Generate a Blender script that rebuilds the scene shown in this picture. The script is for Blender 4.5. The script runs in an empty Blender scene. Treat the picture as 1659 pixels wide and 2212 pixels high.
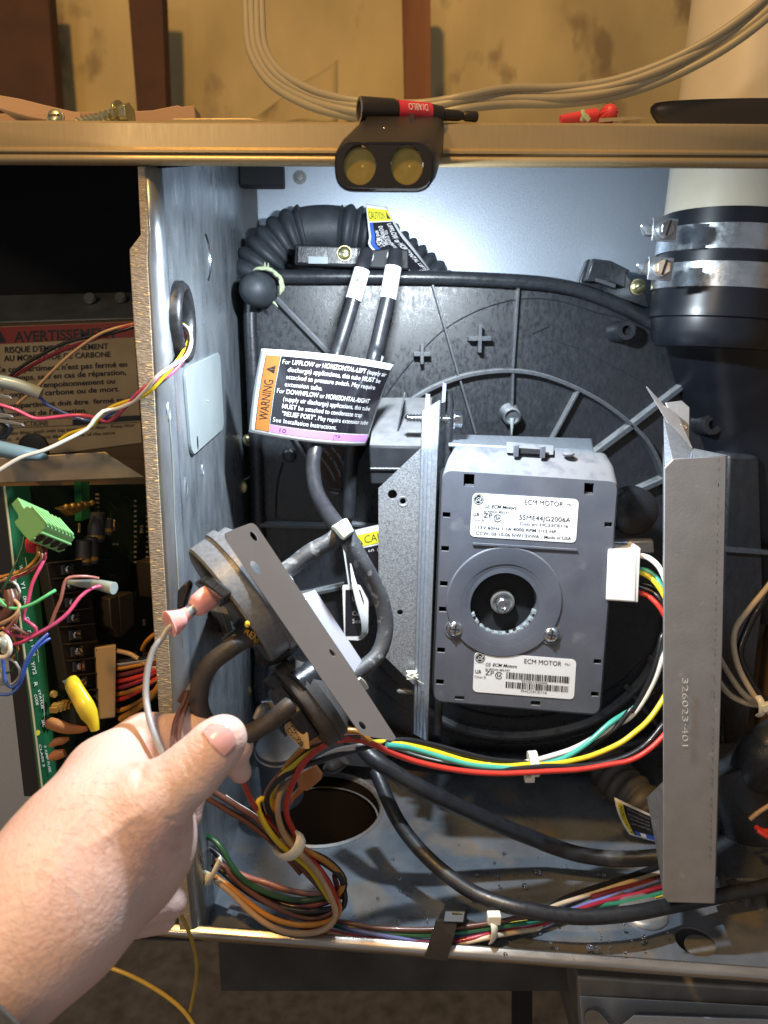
import bpy, bmesh, math, random
import numpy as np
from mathutils import Vector, Matrix
from mathutils.geometry import tessellate_polygon
R = math.radians
random.seed(7)
S = bpy.context.scene
COL = S.collection

# ---------------------------------------------------------------- camera, world, lamps, exposure
TH = R(12); CT, ST = math.cos(TH), math.sin(TH)
F, CX, CY = 1597.6, 829.5, 1106.0
cam = bpy.data.cameras.new('camera'); cam.sensor_fit = 'VERTICAL'; cam.sensor_height = 36; cam.lens = 26
cam.clip_start = 0.01; cam.clip_end = 20
cam.dof.use_dof = True; cam.dof.focus_distance = 0.43; cam.dof.aperture_fstop = 11
co = bpy.data.objects.new('camera', cam); COL.objects.link(co); co.rotation_euler = (R(90) - TH, 0, 0); S.camera = co
w = bpy.data.worlds.new('World'); S.world = w; w.use_nodes = True
bg = w.node_tree.nodes['Background']; bg.inputs[0].default_value = (0.74, 0.73, 0.76, 1); bg.inputs[1].default_value = 0.27
S.view_settings.view_transform = 'Standard'; S.view_settings.look = 'None'; S.view_settings.exposure = 0.12; S.view_settings.gamma = 1

def P(x, y, d):
    u = (x - CX) / F; v = (CY - y) / F
    dy = CT + v * ST; dz = -ST + v * CT
    s = d / dy
    return Vector((u * s, d, dz * s))
def zc(p): return p.y * CT - p.z * ST
def U(p, r): return r * zc(p) / F          # length at p of r picture units
def lamp(name, kind, loc, tgt, power, col, size=.02, size_y=None):
    l = bpy.data.lights.new(name, kind); l.energy = power; l.color = col
    if kind == 'AREA':
        l.size = size
        if size_y: l.shape = 'RECTANGLE'; l.size_y = size_y
    else: l.shadow_soft_size = size
    o = bpy.data.objects.new(name, l); COL.objects.link(o); o.location = loc
    o.rotation_euler = (Vector(tgt) - Vector(loc)).to_track_quat('-Z', 'Y').to_euler()
    return o
# work light under the clipped flashlight, shining into the blower compartment
LL = P(866, 392, .376)
lamp('work_light', 'AREA', LL, LL + Vector((.10, .42, -.88)), 2.35, (.82, .92, 1.0), .022, .012)
# room bulb above and behind the photographer's left shoulder
lamp('room_bulb', 'POINT', (-.28, -.10, .95), (0, 0, 0), 42, (1.0, .57, .17), .05)
# second warm room bulb, lower and further back on the photographer's left
lamp('room_bulb', 'POINT', (-.52, -.75, .50), (0, 0, 0), 10, (1.0, .77, .52), .09)

class Fr:
    def __init__(s, x, y, k): s.x, s.y, s.k = x, y, k
    def __call__(s, x, y): return s.x + x * s.k, s.y + y * s.k
FV = Fr(0, 0, 1); A = Fr(0, 0, .3646); B = Fr(518.4, 0, .3646); C = Fr(1054.1, 0, .3646); D = Fr(0, 561.6, .3385)
E = Fr(475.2, 414.7, .3646); G = Fr(1054.1, 518.4, .3646); H = Fr(0, 993.6, .3385); I = Fr(345.6, 1080, .3385)
J = Fr(794.9, 907.3, .3646); L = Fr(1140.5, 1512, .3163); M = Fr(518.4, 1555.2, .4167); N = Fr(0, 1468.8, .3646)
RR = Fr(1347.9, 1080, .3126); Q = Fr(535.7, 907.3, .2604); SS = Fr(0, 1296, .2187); UU = Fr(414.7, 1555.2, .2604)
VV = Fr(0, 734.4, .1823); W = Fr(0, 1062.7, .2187); YY = Fr(553, 1425.6, .25); ZZ = Fr(1002.3, 1944, .3958)
def pt(fr, t, d=None):
    x, y = fr(t[0], t[1]); return P(x, y, t[2] if len(t) > 2 else d)
def pts(fr, l, d=None): return [pt(fr, t, d) for t in l]
XP = -.1145                                  # plane of the partition
def PP(x, y, xp=XP):
    p = P(x, y, 1.0); s = xp / p.x; return p * s
ZF = -.363                                   # shelf height
def shz(x, y): return ZF - max(0, min(1.3, (x + .1145) / .4395)) * .0125 * max(0, min(1, (.639 - y) / .25))
def lift(p, r=.0015):                        # keep a point on or above the shelf, sliding it along the line of sight
    p = Vector(p)
    for _ in range(4):
        m_ = shz(p.x, p.y) + r
        if p.z < m_ and p.x > -.1145 and p.y > .395: p = p * (m_ / p.z)
    return p
def PZ(x, y, z=ZF):
    p = P(x, y, 1.0); q = p * (z / p.z)
    if z == ZF:
        for _ in range(4): q = p * (shz(q.x, q.y) / p.z)
    return q

# ---------------------------------------------------------------- materials
def mat(name, col, rough=.5, metal=0., col2=None, ns=60, namt=.5, bump=0., bs=400, bkind='NOISE', stretch=(1, 1, 1), spec=.5,
        rvar=0., sss=0., trans=0., alpha=1., emit=None, est=1., coat=0., det=4, col3=None, s3=20, thr=.6, dust=None, sheen=0):
    m = bpy.data.materials.new(name); m.use_nodes = True; nt = m.node_tree; n = nt.nodes; b = n['Principled BSDF']; lk = nt.links.new
    b.inputs['Base Color'].default_value = (*col, 1); b.inputs['Roughness'].default_value = rough; b.inputs['Metallic'].default_value = metal
    b.inputs['Specular IOR Level'].default_value = spec; b.inputs['Alpha'].default_value = alpha
    b.inputs['Transmission Weight'].default_value = trans; b.inputs['Coat Weight'].default_value = coat
    if sheen: b.inputs['Sheen Weight'].default_value = sheen
    if sss:
        b.inputs['Subsurface Weight'].default_value = sss; b.inputs['Subsurface Radius'].default_value = (1, .35, .2); b.inputs['Subsurface Scale'].default_value = .004
    if emit: b.inputs['Emission Color'].default_value = (*emit, 1); b.inputs['Emission Strength'].default_value = est
    tc = n.new('ShaderNodeTexCoord'); mp = n.new('ShaderNodeMapping'); mp.inputs['Scale'].default_value = stretch; lk(tc.outputs['Object'], mp.inputs[0])
    oi = n.new('ShaderNodeObjectInfo'); va = n.new('ShaderNodeVectorMath'); va.operation = 'ADD'; lk(tc.outputs['Object'], va.inputs[0]); lk(oi.outputs['Location'], va.inputs[1]); lk(va.outputs[0], mp.inputs[0])
    cur = None
    def noise(sc, de=det, src=mp):
        x = n.new('ShaderNodeTexNoise'); x.inputs['Scale'].default_value = sc; x.inputs['Detail'].default_value = de; lk(src.outputs[0], x.inputs['Vector']); return x
    if col2:
        nz = noise(ns); rp = n.new('ShaderNodeMapRange'); rp.inputs[1].default_value = .5 - .5 * (1 - namt) - .02; rp.inputs[2].default_value = .5 + .5 * (1 - namt) + .02
        lk(nz.outputs[0], rp.inputs[0]); mx = n.new('ShaderNodeMix'); mx.data_type = 'RGBA'; mx.inputs[6].default_value = (*col, 1); mx.inputs[7].default_value = (*col2, 1)
        lk(rp.outputs[0], mx.inputs[0]); cur = mx.outputs[2]
    if col3:
        nz = noise(s3, 6); rp = n.new('ShaderNodeMapRange'); rp.inputs[1].default_value = thr; rp.inputs[2].default_value = thr + .08
        lk(nz.outputs[0], rp.inputs[0]); mx = n.new('ShaderNodeMix'); mx.data_type = 'RGBA'; mx.inputs[7].default_value = (*col3, 1)
        if cur: lk(cur, mx.inputs[6])
        else: mx.inputs[6].default_value = (*col, 1)
        lk(rp.outputs[0], mx.inputs[0]); cur = mx.outputs[2]
    if dust:
        ge = n.new('ShaderNodeNewGeometry'); sx = n.new('ShaderNodeSeparateXYZ'); lk(ge.outputs['Normal'], sx.inputs[0])
        rp = n.new('ShaderNodeMapRange'); rp.inputs[1].default_value = .12; rp.inputs[2].default_value = .75; rp.inputs[4].default_value = dust[3]; lk(sx.outputs[2], rp.inputs[0])
        nz = noise(110, 8); ml = n.new('ShaderNodeMath'); ml.operation = 'MULTIPLY'; lk(rp.outputs[0], ml.inputs[0])
        r2 = n.new('ShaderNodeMapRange'); r2.inputs[1].default_value = .22; r2.inputs[2].default_value = .50; lk(nz.outputs[0], r2.inputs[0]); lk(r2.outputs[0], ml.inputs[1])
        mx = n.new('ShaderNodeMix'); mx.data_type = 'RGBA'; mx.inputs[7].default_value = (*dust[:3], 1)
        if cur: lk(cur, mx.inputs[6])
        else: mx.inputs[6].default_value = (*col, 1)
        lk(ml.outputs[0], mx.inputs[0]); cur = mx.outputs[2]
    if cur: lk(cur, b.inputs['Base Color'])
    if rvar:
        nz = noise(ns * 2.3 + 9); rp = n.new('ShaderNodeMapRange'); rp.inputs[1].default_value = .3; rp.inputs[2].default_value = .7
        rp.inputs[3].default_value = max(.03, rough - rvar); rp.inputs[4].default_value = min(1, rough + rvar); lk(nz.outputs[0], rp.inputs[0]); lk(rp.outputs[0], b.inputs['Roughness'])
    if bump:
        if bkind == 'VORONOI':
            tx = n.new('ShaderNodeTexVoronoi'); tx.inputs['Scale'].default_value = bs; lk(mp.outputs[0], tx.inputs['Vector'])
        elif bkind == 'WAVE':
            tx = n.new('ShaderNodeTexWave'); tx.inputs['Scale'].default_value = bs; tx.inputs['Distortion'].default_value = 6; tx.inputs['Detail'].default_value = 3; lk(mp.outputs[0], tx.inputs['Vector'])
        else: tx = noise(bs, 5)
        bp = n.new('ShaderNodeBump'); bp.inputs['Strength'].default_value = bump; bp.inputs['Distance'].default_value = .0008; lk(tx.outputs[0], bp.inputs['Height'])
        lk(bp.outputs[0], b.inputs['Normal'])
    return m
m_galv = mat('galvanised_steel', (.50, .55, .62), .40, .75, (.36, .41, .48), 420, .55, .10, 300, rvar=.12, det=6)
m_galvb = mat('galvanised_back', (.52, .58, .66), .46, .6, (.40, .46, .54), 900, .5, .12, 700, rvar=.10, det=5, col3=(.44, .49, .56), s3=14, thr=.66)
m_part = mat('partition_steel', (.44, .475, .51), .36, .7, (.22, .255, .30), 46, .5, .06, 300, stretch=(1, 1, .35), rvar=.14, det=8, col3=(.62, .66, .70), s3=260, thr=.72)
m_spang = mat('spangled_steel', (.52, .55, .59), .42, .7, (.20, .22, .25), 1100, .72, .12, 900, rvar=.15, det=5)
m_rail = mat('warm_rail_steel', (.46, .36, .20), .42, .5, (.42, .325, .18), 120, .5, .04, 260, stretch=(5, 1, .4), rvar=.04)
m_rough = mat('cut_insulation_edge', (.44, .37, .28), .7, .2, (.20, .18, .16), 420, .7, .7, 800, stretch=(.5, 1, 1.8), det=9, col3=(.80, .60, .30), s3=420, thr=.58)
m_floor = mat('shelf_steel', (.25, .28, .32), .32, .5, (.12, .14, .17), 24, .5, .14, 320, rvar=.16, det=10, col3=(.27, .24, .21), s3=19, thr=.57)
m_botrail = mat('bottom_rail_steel', (.52, .50, .47), .30, .9, (.34, .31, .28), 60, .5, .06, 300, stretch=(.2, 1, 1), rvar=.08)
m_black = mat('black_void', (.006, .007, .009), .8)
m_darkmetal = mat('dark_steel', (.085, .088, .095), .5, .4, (.04, .042, .046), 30, .6, .1, 200)
m_hous = mat('black_moulded_plastic', (.013, .015, .019), .34, 0, (.022, .025, .031), 200, .5, .22, 1900, stretch=(1, 1, .5), spec=.60, rvar=.12, det=3, dust=(.10, .11, .12, .4))
m_hous2 = mat('worn_black_plastic', (.012, .0135, .017), .32, 0, (.024, .027, .033), 90, .5, .14, 900, spec=.55, rvar=.1)
m_flatblack = mat('matt_black_plastic', (.010, .011, .014), .55, 0, (.018, .02, .024), 120, .5, .1, 800, spec=.25)
m_rib = mat('rib_plastic', (.045, .05, .058), .36, 0, (.08, .088, .10), 260, .5, .2, 500, dust=(.28, .30, .32, .9))
m_rubber = mat('black_rubber', (.010, .011, .014), .40, 0, (.022, .024, .029), 150, .55, .08, 700, spec=.55, rvar=.10, col3=(.06, .064, .07), s3=40, thr=.66)
m_rubberc = mat('chalky_rubber', (.024, .027, .033), .55, 0, (.055, .06, .068), 120, .55, .25, 800, det=10, col3=(.15, .16, .17), s3=190, thr=.55)
m_bell = mat('dusty_bellows_rubber', (.022, .026, .033), .55, 0, (.045, .052, .062), 80, .6, .2, 600)
m_motor = mat('dusty_grey_plastic', (.066, .072, .094), .55, 0, (.095, .102, .125), 45, .55, .12, 1100, det=9, rvar=.08, col3=(.13, .137, .155), s3=34, thr=.64, dust=(.19, .198, .215, .85))
m_dust = mat('dust_coat', (.20, .20, .205), .85, 0, (.12, .125, .135), 120, .5, .2, 900)
m_white = mat('white_plastic', (.82, .80, .76), .38, 0, sss=.15)
m_nylon = mat('nylon_tie', (.80, .78, .68), .35, 0, sss=.25)
m_paper = mat('white_label', (.72, .73, .74), .45, 0, (.67, .68, .70), 90, .5)
m_papero = mat('aged_label', (.62, .47, .27), .6, 0, (.43, .31, .16), 40, .5)
m_ink = mat('black_ink', (.012, .012, .014), .5)
m_inkg = mat('gloss_black_print', (.014, .013, .018), .22, 0, coat=.5, rvar=.05, ns=30)
m_winkw = mat('white_print', (.72, .72, .74), .4)
m_orange = mat('orange_print', (.50, .17, .03), .35)
m_purple = mat('purple_print', (.44, .20, .50), .35)
m_yelp = mat('yellow_print', (.66, .62, .03), .4)
m_bluep = mat('blue_print', (.03, .09, .40), .4)
m_redp = mat('red_print', (.34, .028, .018), .5)
m_brass = mat('zinc_yellow_screw', (.62, .56, .30), .28, .95, (.45, .40, .22), 500, .5)
m_chrome = mat('bright_steel', (.70, .72, .75), .20, 1., (.5, .52, .55), 300, .5, rvar=.08)
m_strip = mat('satin_steel_strip', (.74, .71, .69), .22, .85, (.68, .65, .63), 30, .5, .05, 30, rvar=.04, det=1)
m_purp = mat('cool_lit_zinc', (.60, .58, .76), .30, .35, (.52, .60, .68), 60, .5, rvar=.05)  # strip flange: cool light from above is put into the paler, bluish colour
m_chan = mat('channel_steel', (.42, .43, .45), .38, .5, (.34, .345, .36), 60, .5, .08, 700, rvar=.08, det=10, col3=(.47, .48, .49), s3=90, thr=.64)
m_dimsteel = mat('dim_steel', (.30, .30, .29), .45, .5, (.18, .175, .17), 50, .5, .1, 300, rvar=.1)
m_pvc = mat('pvc_pipe', (.56, .51, .42), .38, 0, (.50, .45, .34), 40, .5, col3=(.18, .14, .09), s3=55, thr=.71)
m_torch = mat('flashlight_body', (.014, .012, .012), .42, 0, bump=.06, bs=900, spec=.5)
m_lens = mat('flashlight_lens', (.30, .22, .03), .18, .35, (.38, .30, .08), 300, .5, coat=.6)
m_led = mat('led_chip', (.62, .48, .10), .3, 0, coat=.5)
m_tool = mat('black_oxide_steel', (.055, .045, .035), .38, .7)
m_redb = mat('red_band', (.55, .03, .05), .4)
m_nut = mat('red_wire_nut', (.62, .05, .05), .4, sss=.1)
m_wood = mat('pine_offcut', (.42, .27, .17), .8, 0, (.30, .18, .11), 30, .6, .3, 300, stretch=(.15, 1, 1))
m_stud = mat('timber_stud', (.27, .12, .045), .8, 0, (.13, .04, .018), 20, .6, .3, 120, stretch=(1, 1, .12))
m_studd = mat('shaded_timber_stud', (.08, .032, .013), .8, 0, (.05, .02, .009), 20, .6)  # left studs: the shadow on that side is put into the darker colour
m_poly = mat('vapour_barrier_sheet', (.60, .47, .21), .5, 0, (.26, .19, .075), 4.2, .45, .7, 13, det=10, spec=.45, col3=(.24, .175, .075), s3=9, thr=.57, stretch=(1.4, 1, .8))
m_cable = mat('beige_cable', (.30, .27, .18), .42, 0, (.30, .26, .18), 60, .5)
m_conc = mat('brown_ground', (.25, .21, .155), .9, 0, (.12, .10, .075), 70, .6, .8, 160, det=8)
m_pcbd = mat('shaded_board_green', (.004, .014, .008), .5, 0, (.007, .022, .012), 200, .5, .2, 400)
m_pcb = mat('green_circuit_board', (.016, .13, .05), .38, 0, (.012, .10, .04), 80, .5, coat=.3)
m_pcbedge = mat('board_edge', (.42, .40, .26), .7)
m_term = mat('dark_terminal_plastic', (.022, .018, .016), .5)
m_plug = mat('green_plug', (.22, .52, .20), .42, sss=.1)
m_beige = mat('beige_plastic', (.40, .29, .16), .55)
m_gold = mat('gold_component', (.42, .25, .06), .35, .5)
m_clear = mat('cloudy_sleeve', (.30, .36, .34), .25, 0, sss=.3, coat=.3)
m_pinkc = mat('pink_vinyl', (.82, .42, .40), .28, 0, sss=.5, coat=.3)
m_yelc = mat('yellow_vinyl', (.78, .58, .03), .22, 0, sss=.2, coat=.5)
m_orangec = mat('orange_vinyl', (.55, .22, .07), .3, 0, sss=.4, coat=.3)
m_brownsheet = mat('brown_board', (.17, .115, .06), .8, 0, (.12, .07, .03), 16, .6, .5, 40, stretch=(.25, 1, 1))
m_greylid = mat('grey_cover_plastic', (.27, .31, .32), .40, 0, (.22, .26, .27), 30, .5, spec=.5, rvar=.06)
m_gunk = mat('dried_sealant', (.46, .52, .34), .6, 0, (.32, .38, .22), 200, .5, .4, 500)
m_corr = mat('grey_corrugated', (.10, .095, .085), .55, 0, (.06, .055, .05), 60, .5)
m_coup = mat('rubber_coupling', (.006, .0075, .012), .34, 0, (.011, .013, .018), 60, .5, spec=.5)
m_band = mat('clamp_band', (.62, .66, .70), .30, .9, (.40, .44, .48), 90, .5, .08, 500, rvar=.1, det=8)
m_rust = mat('rusty_steel', (.40, .20, .08), .6, .4, (.55, .5, .42), 300, .5)
m_water = mat('water_film', (.10, .11, .12), .05, 0, spec=.8, alpha=.55)
m_bead = mat('water_bead', (.9, .95, 1), .03, 0, trans=1.)
m_brownpatch = mat('brown_shelf_patch', (.215, .18, .145), .7, 0, (.15, .13, .11), 60, .6, .3, 400)
m_sleeve = mat('grey_knit', (.10, .11, .12), .95, 0, (.06, .065, .07), 400, .6, .8, 900)
m_skin = mat('skin', (.79, .60, .54), .46, 0, (.73, .47, .42), 38, .5, .55, 560, sss=.18, spec=.42, det=9, rvar=.08, stretch=(1, .6, 1), col3=(.74, .44, .40), s3=75, thr=.64)
m_nail = mat('nail', (.80, .42, .42), .22, 0, sss=.3, coat=.5)
m_hair = mat('arm_hair_colour', (.10, .055, .03), .5)
WC = dict(red=(.62, .045, .03), white=(.80, .78, .74), yellow=(.80, .62, .03), black=(.014, .014, .016), green=(.03, .20, .12), teal=(.07, .42, .34), brown=(.13, .055, .04),
          tan=(.50, .34, .20), orange=(.58, .25, .035), blue=(.05, .12, .50), pink=(.72, .09, .22), crimson=(.38, .03, .06), grey=(.36, .38, .42), maroon=(.15, .025, .03),
          lgreen=(.12, .62, .26), dgreen=(.02, .075, .03), pinkbrown=(.36, .15, .12), oldyellow=(.52, .36, .06), cream=(.62, .52, .38), periwinkle=(.16, .20, .50))
m_wire = {k: mat('wire_' + k, v, .32, 0, tuple(c * .8 for c in v), 140, .5, spec=.5, coat=.15) for k, v in WC.items()}

# ---------------------------------------------------------------- mesh helpers
ROOT = {}
def thing(name, label, cat, loc=(0, 0, 0), group=None, kind=None):
    o = bpy.data.objects.new(name, None); COL.objects.link(o); o.location = loc; o.empty_display_size = .01
    o['label'] = label; o['category'] = cat
    if group: o['group'] = group
    if kind: o['kind'] = kind
    ROOT[o.name] = Vector(loc); return o
class MB:
    def __init__(s): s.v = []; s.f = []
    def add(s, v, f):
        k = len(s.v); s.v += [Vector(p) for p in v]; s.f += [tuple(i + k for i in q) for q in f]; return s
    def prism(s, loop, vec, holes=()):
        """flat outline (with holes) extruded by vec"""
        loops = [list(map(Vector, loop))] + [list(map(Vector, h)) for h in holes]; allp = [p for l in loops for p in l]
        n = len(allp); tr = tessellate_polygon(loops); vec = Vector(vec)
        f = [tuple(t) for t in tr]
        nn = Vector((0, 0, 0))
        for t in f: nn += (allp[t[1]] - allp[t[0]]).cross(allp[t[2]] - allp[t[0]])
        if nn.dot(vec) > 0: f = [t[::-1] for t in f]
        f2 = [tuple(i + n for i in t[::-1]) for t in f]
        k = 0; sd = []
        for l in loops:
            m_ = len(l)
            for i in range(m_): a, b_ = k + i, k + (i + 1) % m_; sd.append((a, b_, b_ + n, a + n))
            k += m_
        return s.add(allp + [p + vec for p in allp], f + f2 + sd)
    def box(s, c, ax, ay, az):
        c, ax, ay, az = map(Vector, (c, ax, ay, az))
        v = [c + i * ax + j * ay + k * az for i in (-1, 1) for j in (-1, 1) for k in (-1, 1)]
        return s.add(v, [(0, 1, 3, 2), (4, 6, 7, 5), (0, 4, 5, 1), (2, 3, 7, 6), (0, 2, 6, 4), (1, 5, 7, 3)])
    def hexa(s, a, b_):                       # two quads joined
        v = list(a) + list(b_); return s.add(v, [(0, 1, 2, 3), (7, 6, 5, 4)] + [(i, i + 4, (i + 1) % 4 + 4, (i + 1) % 4) for i in range(4)])
    def loft(s, rings, cap=True):
        n = len(rings[0]); v = [p for r in rings for p in r]; f = []
        for k in range(len(rings) - 1):
            for i in range(n): f.append((k * n + i, k * n + (i + 1) % n, (k + 1) * n + (i + 1) % n, (k + 1) * n + i))
        if cap: f.append(tuple(range(n))[::-1]); f.append(tuple(range((len(rings) - 1) * n, len(rings) * n)))
        return s.add(v, f)
    def lathe(s, c, axis, prof, n=28, up=None, cap=True, ell=(1, 1)):
        """prof: list of (t along axis, radius)"""
        c = Vector(c); a = Vector(axis).normalized(); u = Vector(up) if up else (Vector((0, 0, 1)) if abs(a.z) < .9 else Vector((1, 0, 0)))
        u = (u - a * u.dot(a)).normalized(); w_ = a.cross(u)
        rings = [[c + a * t + (u * math.cos(2 * math.pi * i / n) * ell[0] + w_ * math.sin(2 * math.pi * i / n) * ell[1]) * max(r, 1e-5) for i in range(n)] for t, r in prof]
        return s.loft(rings, cap)
    def tube(s, path, r, n=10, step=None, cap=True, flat=1.0):
        p, rr = smooth_path(path, r, step)
        rings = frames(p, rr, n, flat); return s.loft(rings, cap)
    def grid(s, f, nu, nv):
        k = [[Vector(f(i / nu, j / nv)) for i in range(nu + 1)] for j in range(nv + 1)]
        v = [p for row in k for p in row]; w_ = nu + 1
        return s.add(v, [(j * w_ + i, j * w_ + i + 1, (j + 1) * w_ + i + 1, (j + 1) * w_ + i) for j in range(nv) for i in range(nu)])
    def sphere(s, c, r, n=16, sc=(1, 1, 1)):
        prof = [(-math.cos(math.pi * i / n), math.sin(math.pi * i / n)) for i in range(n + 1)]
        k = len(s.v); s.lathe((0, 0, 0), (0, 0, 1), prof, n * 2)
        for i in range(k, len(s.v)): q = s.v[i]; s.v[i] = Vector(c) + Vector((q.x * r * sc[0], q.y * r * sc[1], q.z * r * sc[2]))
        return s
    def build(s, name, m, parent=None, smooth=30, bev=0, seg=2, label=None, kind=None, solid=0, sub=0):
        if not s.v: return None
        arr = np.array([tuple(p) for p in s.v]); c = (arr.min(0) + arr.max(0)) / 2; arr = arr - c
        me = bpy.data.meshes.new(name); me.from_pydata(arr.tolist(), [], s.f); me.materials.append(m); me.validate()
        bm = bmesh.new(); bm.from_mesh(me)
        if not kind == 'open': bmesh.ops.recalc_face_normals(bm, faces=bm.faces)
        bm.to_mesh(me); bm.free()
        if smooth: me.shade_smooth(); me.set_sharp_from_angle(angle=R(smooth))
        o = bpy.data.objects.new(name, me); COL.objects.link(o)
        pw = Vector((0, 0, 0))
        if parent: o.parent = parent; pw = ROOT[parent.name]
        cw = Vector(c); o.location = cw - pw; ROOT[o.name] = cw
        if bev:
            b_ = o.modifiers.new('bevel', 'BEVEL'); b_.width = bev; b_.segments = seg; b_.limit_method = 'ANGLE'; b_.angle_limit = R(35)
        if solid: q = o.modifiers.new('solid', 'SOLIDIFY'); q.thickness = solid; q.offset = 0
        if sub: q = o.modifiers.new('sub', 'SUBSURF'); q.levels = sub; q.render_levels = sub
        if label: o['label'] = label
        if kind and kind != 'open': o['kind'] = kind
        return o
def smooth_path(path, r, step=None):
    P_ = [Vector(p) for p in path]; n = len(P_)
    if isinstance(r, (int, float)): r = [r] * n
    if n == 2: return P_, list(r)
    out, ro = [], []
    ext = [2 * P_[0] - P_[1]] + P_ + [2 * P_[-1] - P_[-2]]
    for i in range(n - 1):
        a, b_, c, d = ext[i:i + 4]; L_ = (c - b_).length; k = max(2, min(14, int(L_ / (step or .004)) + 1)) if not step else max(1, int(L_ / step))
        for j in range(k):
            t = j / k; out.append(.5 * ((2 * b_) + (c - a) * t + (2 * a - 5 * b_ + 4 * c - d) * t * t + (3 * b_ - a - 3 * c + d) * t ** 3)); ro.append(r[i] * (1 - t) + r[i + 1] * t)
    out.append(P_[-1]); ro.append(r[-1]); return out, ro
def frames(p, rr, n, flat=1.0):
    rings = []; t0 = (p[1] - p[0]).normalized(); u = Vector((0, -1, 0)); u = (u - t0 * u.dot(t0)).normalized() if abs(t0.y) < .95 else Vector((1, 0, 0))
    for i, q in enumerate(p):
        t = (p[min(i + 1, len(p) - 1)] - p[max(i - 1, 0)]).normalized(); u = (u - t * u.dot(t)).normalized(); w_ = t.cross(u)
        rings.append([q + (u * math.cos(2 * math.pi * k / n) * flat + w_ * math.sin(2 * math.pi * k / n)) * rr[i] for k in range(n)])
    return rings
def circ(c, r, n=20, ax=None, az=None, e=1.0):
    c = Vector(c); ax = Vector(ax) if ax else Vector((1, 0, 0)); az = Vector(az) if az else Vector((0, 0, 1))
    return [c + ax * r * math.cos(2 * math.pi * i / n) + az * r * e * math.sin(2 * math.pi * i / n) for i in range(n)]
def rounded(quad, r, n=4):
    """rounded corners of a world-space polygon, r in metres"""
    out = []; m_ = len(quad)
    for i in range(m_):
        p, a, b_ = Vector(quad[i]), Vector(quad[i - 1]), Vector(quad[(i + 1) % m_]); u = (a - p); v = (b_ - p)
        rr = min(r, u.length * .45, v.length * .45); pa = p + u.normalized() * rr; pb = p + v.normalized() * rr
        for k in range(n + 1):
            t = k / n; out.append(pa.lerp(p, t).lerp(p.lerp(pb, t), t))
    return out
def quadmap(c, Wd, Hd, off=.0003):
    a, b_, c_, d = [Vector(q) for q in c]
    nrm = (b_ - a).cross(d - a).normalized()
    if nrm.y > 0: nrm = -nrm
    def f(x, y, z=0):
        u, v = x / Wd, y / Hd; return (a * (1 - u) + b_ * u) * (1 - v) + (d * (1 - u) + c_ * u) * v + nrm * (off + z)
    return f
_tc = {}
def tmesh(s, bold=0, shear=0):
    key = (s, bold, shear)
    if key not in _tc:
        cu = bpy.data.curves.new('t', 'FONT'); cu.body = s; cu.size = 1; cu.offset = bold; cu.shear = shear; cu.resolution_u = 3; cu.fill_mode = 'FRONT'
        ob = bpy.data.objects.new('t', cu); me = bpy.data.meshes.new_from_object(ob)
        v = [(q.co.x, q.co.y) for q in me.vertices]; f = [tuple(p.vertices) for p in me.polygons]
        bpy.data.objects.remove(ob); bpy.data.curves.remove(cu); bpy.data.meshes.remove(me); _tc[key] = (v, f)
    return _tc[key]
def tw(s, bold=0, shear=0):
    a = tmesh(s + '.', bold, shear)[0]; b_ = tmesh('.', bold, shear)[0]
    return (max(q[0] for q in a) - max(q[0] for q in b_)) if a else 0
def txt(mb, f, x, y, segs, cap, w_=None, ang=0, bold=0, shear=0, align='L', z=0, mirror=False):
    """text mapped through f; x,y baseline start, y grows downward; cap = capital height, w_ = wished width"""
    if isinstance(segs, str): segs = [(segs, bold)]
    nat = sum(tw(s, b_, shear) for s, b_ in segs); sy = cap / .73; sx = (w_ / nat) if w_ else sy
    ca, sa = math.cos(R(ang)), math.sin(R(ang)); o = {'L': 0, 'C': -nat * sx / 2, 'R': -nat * sx}[align]
    for s, b_ in segs:
        v, fc = tmesh(s, b_, shear)
        vs = []
        for a, c in v:
            lx = o + a * sx; ly = -c * sy
            if mirror: lx = nat * sx - lx
            vs.append(f(x + lx * ca - ly * sa, y + lx * sa + ly * ca, z))
        mb.add(vs, fc); o += tw(s, b_, shear) * sx
def rect(mb, f, x0, y0, x1, y1, z=0, nu=1, nv=1):
    mb.grid(lambda u, v: f(x0 + (x1 - x0) * u, y0 + (y1 - y0) * v, z), nu, nv)
def wire(name, fr, path, r, m, label, cat='wire', group=None, d=None, n=8, parent=None, taper=None):
    p = pts(fr, path, d); rr = U(p[len(p) // 2], r)
    if name in ('bundle_wire', 'harness_wire'): p = [lift(q, rr) for q in p]
    o = MB().tube(p, rr, n).build(name, m_wire[m] if isinstance(m, str) else m, parent, smooth=60)
    if not parent:
        o['label'] = label; o['category'] = cat
        if group: o['group'] = group
    return o
def tag(o, label, cat, group=None, kind=None):
    if label: o['label'] = label; o['category'] = cat
    if group: o['group'] = group
    if kind: o['kind'] = kind
    return o
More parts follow.
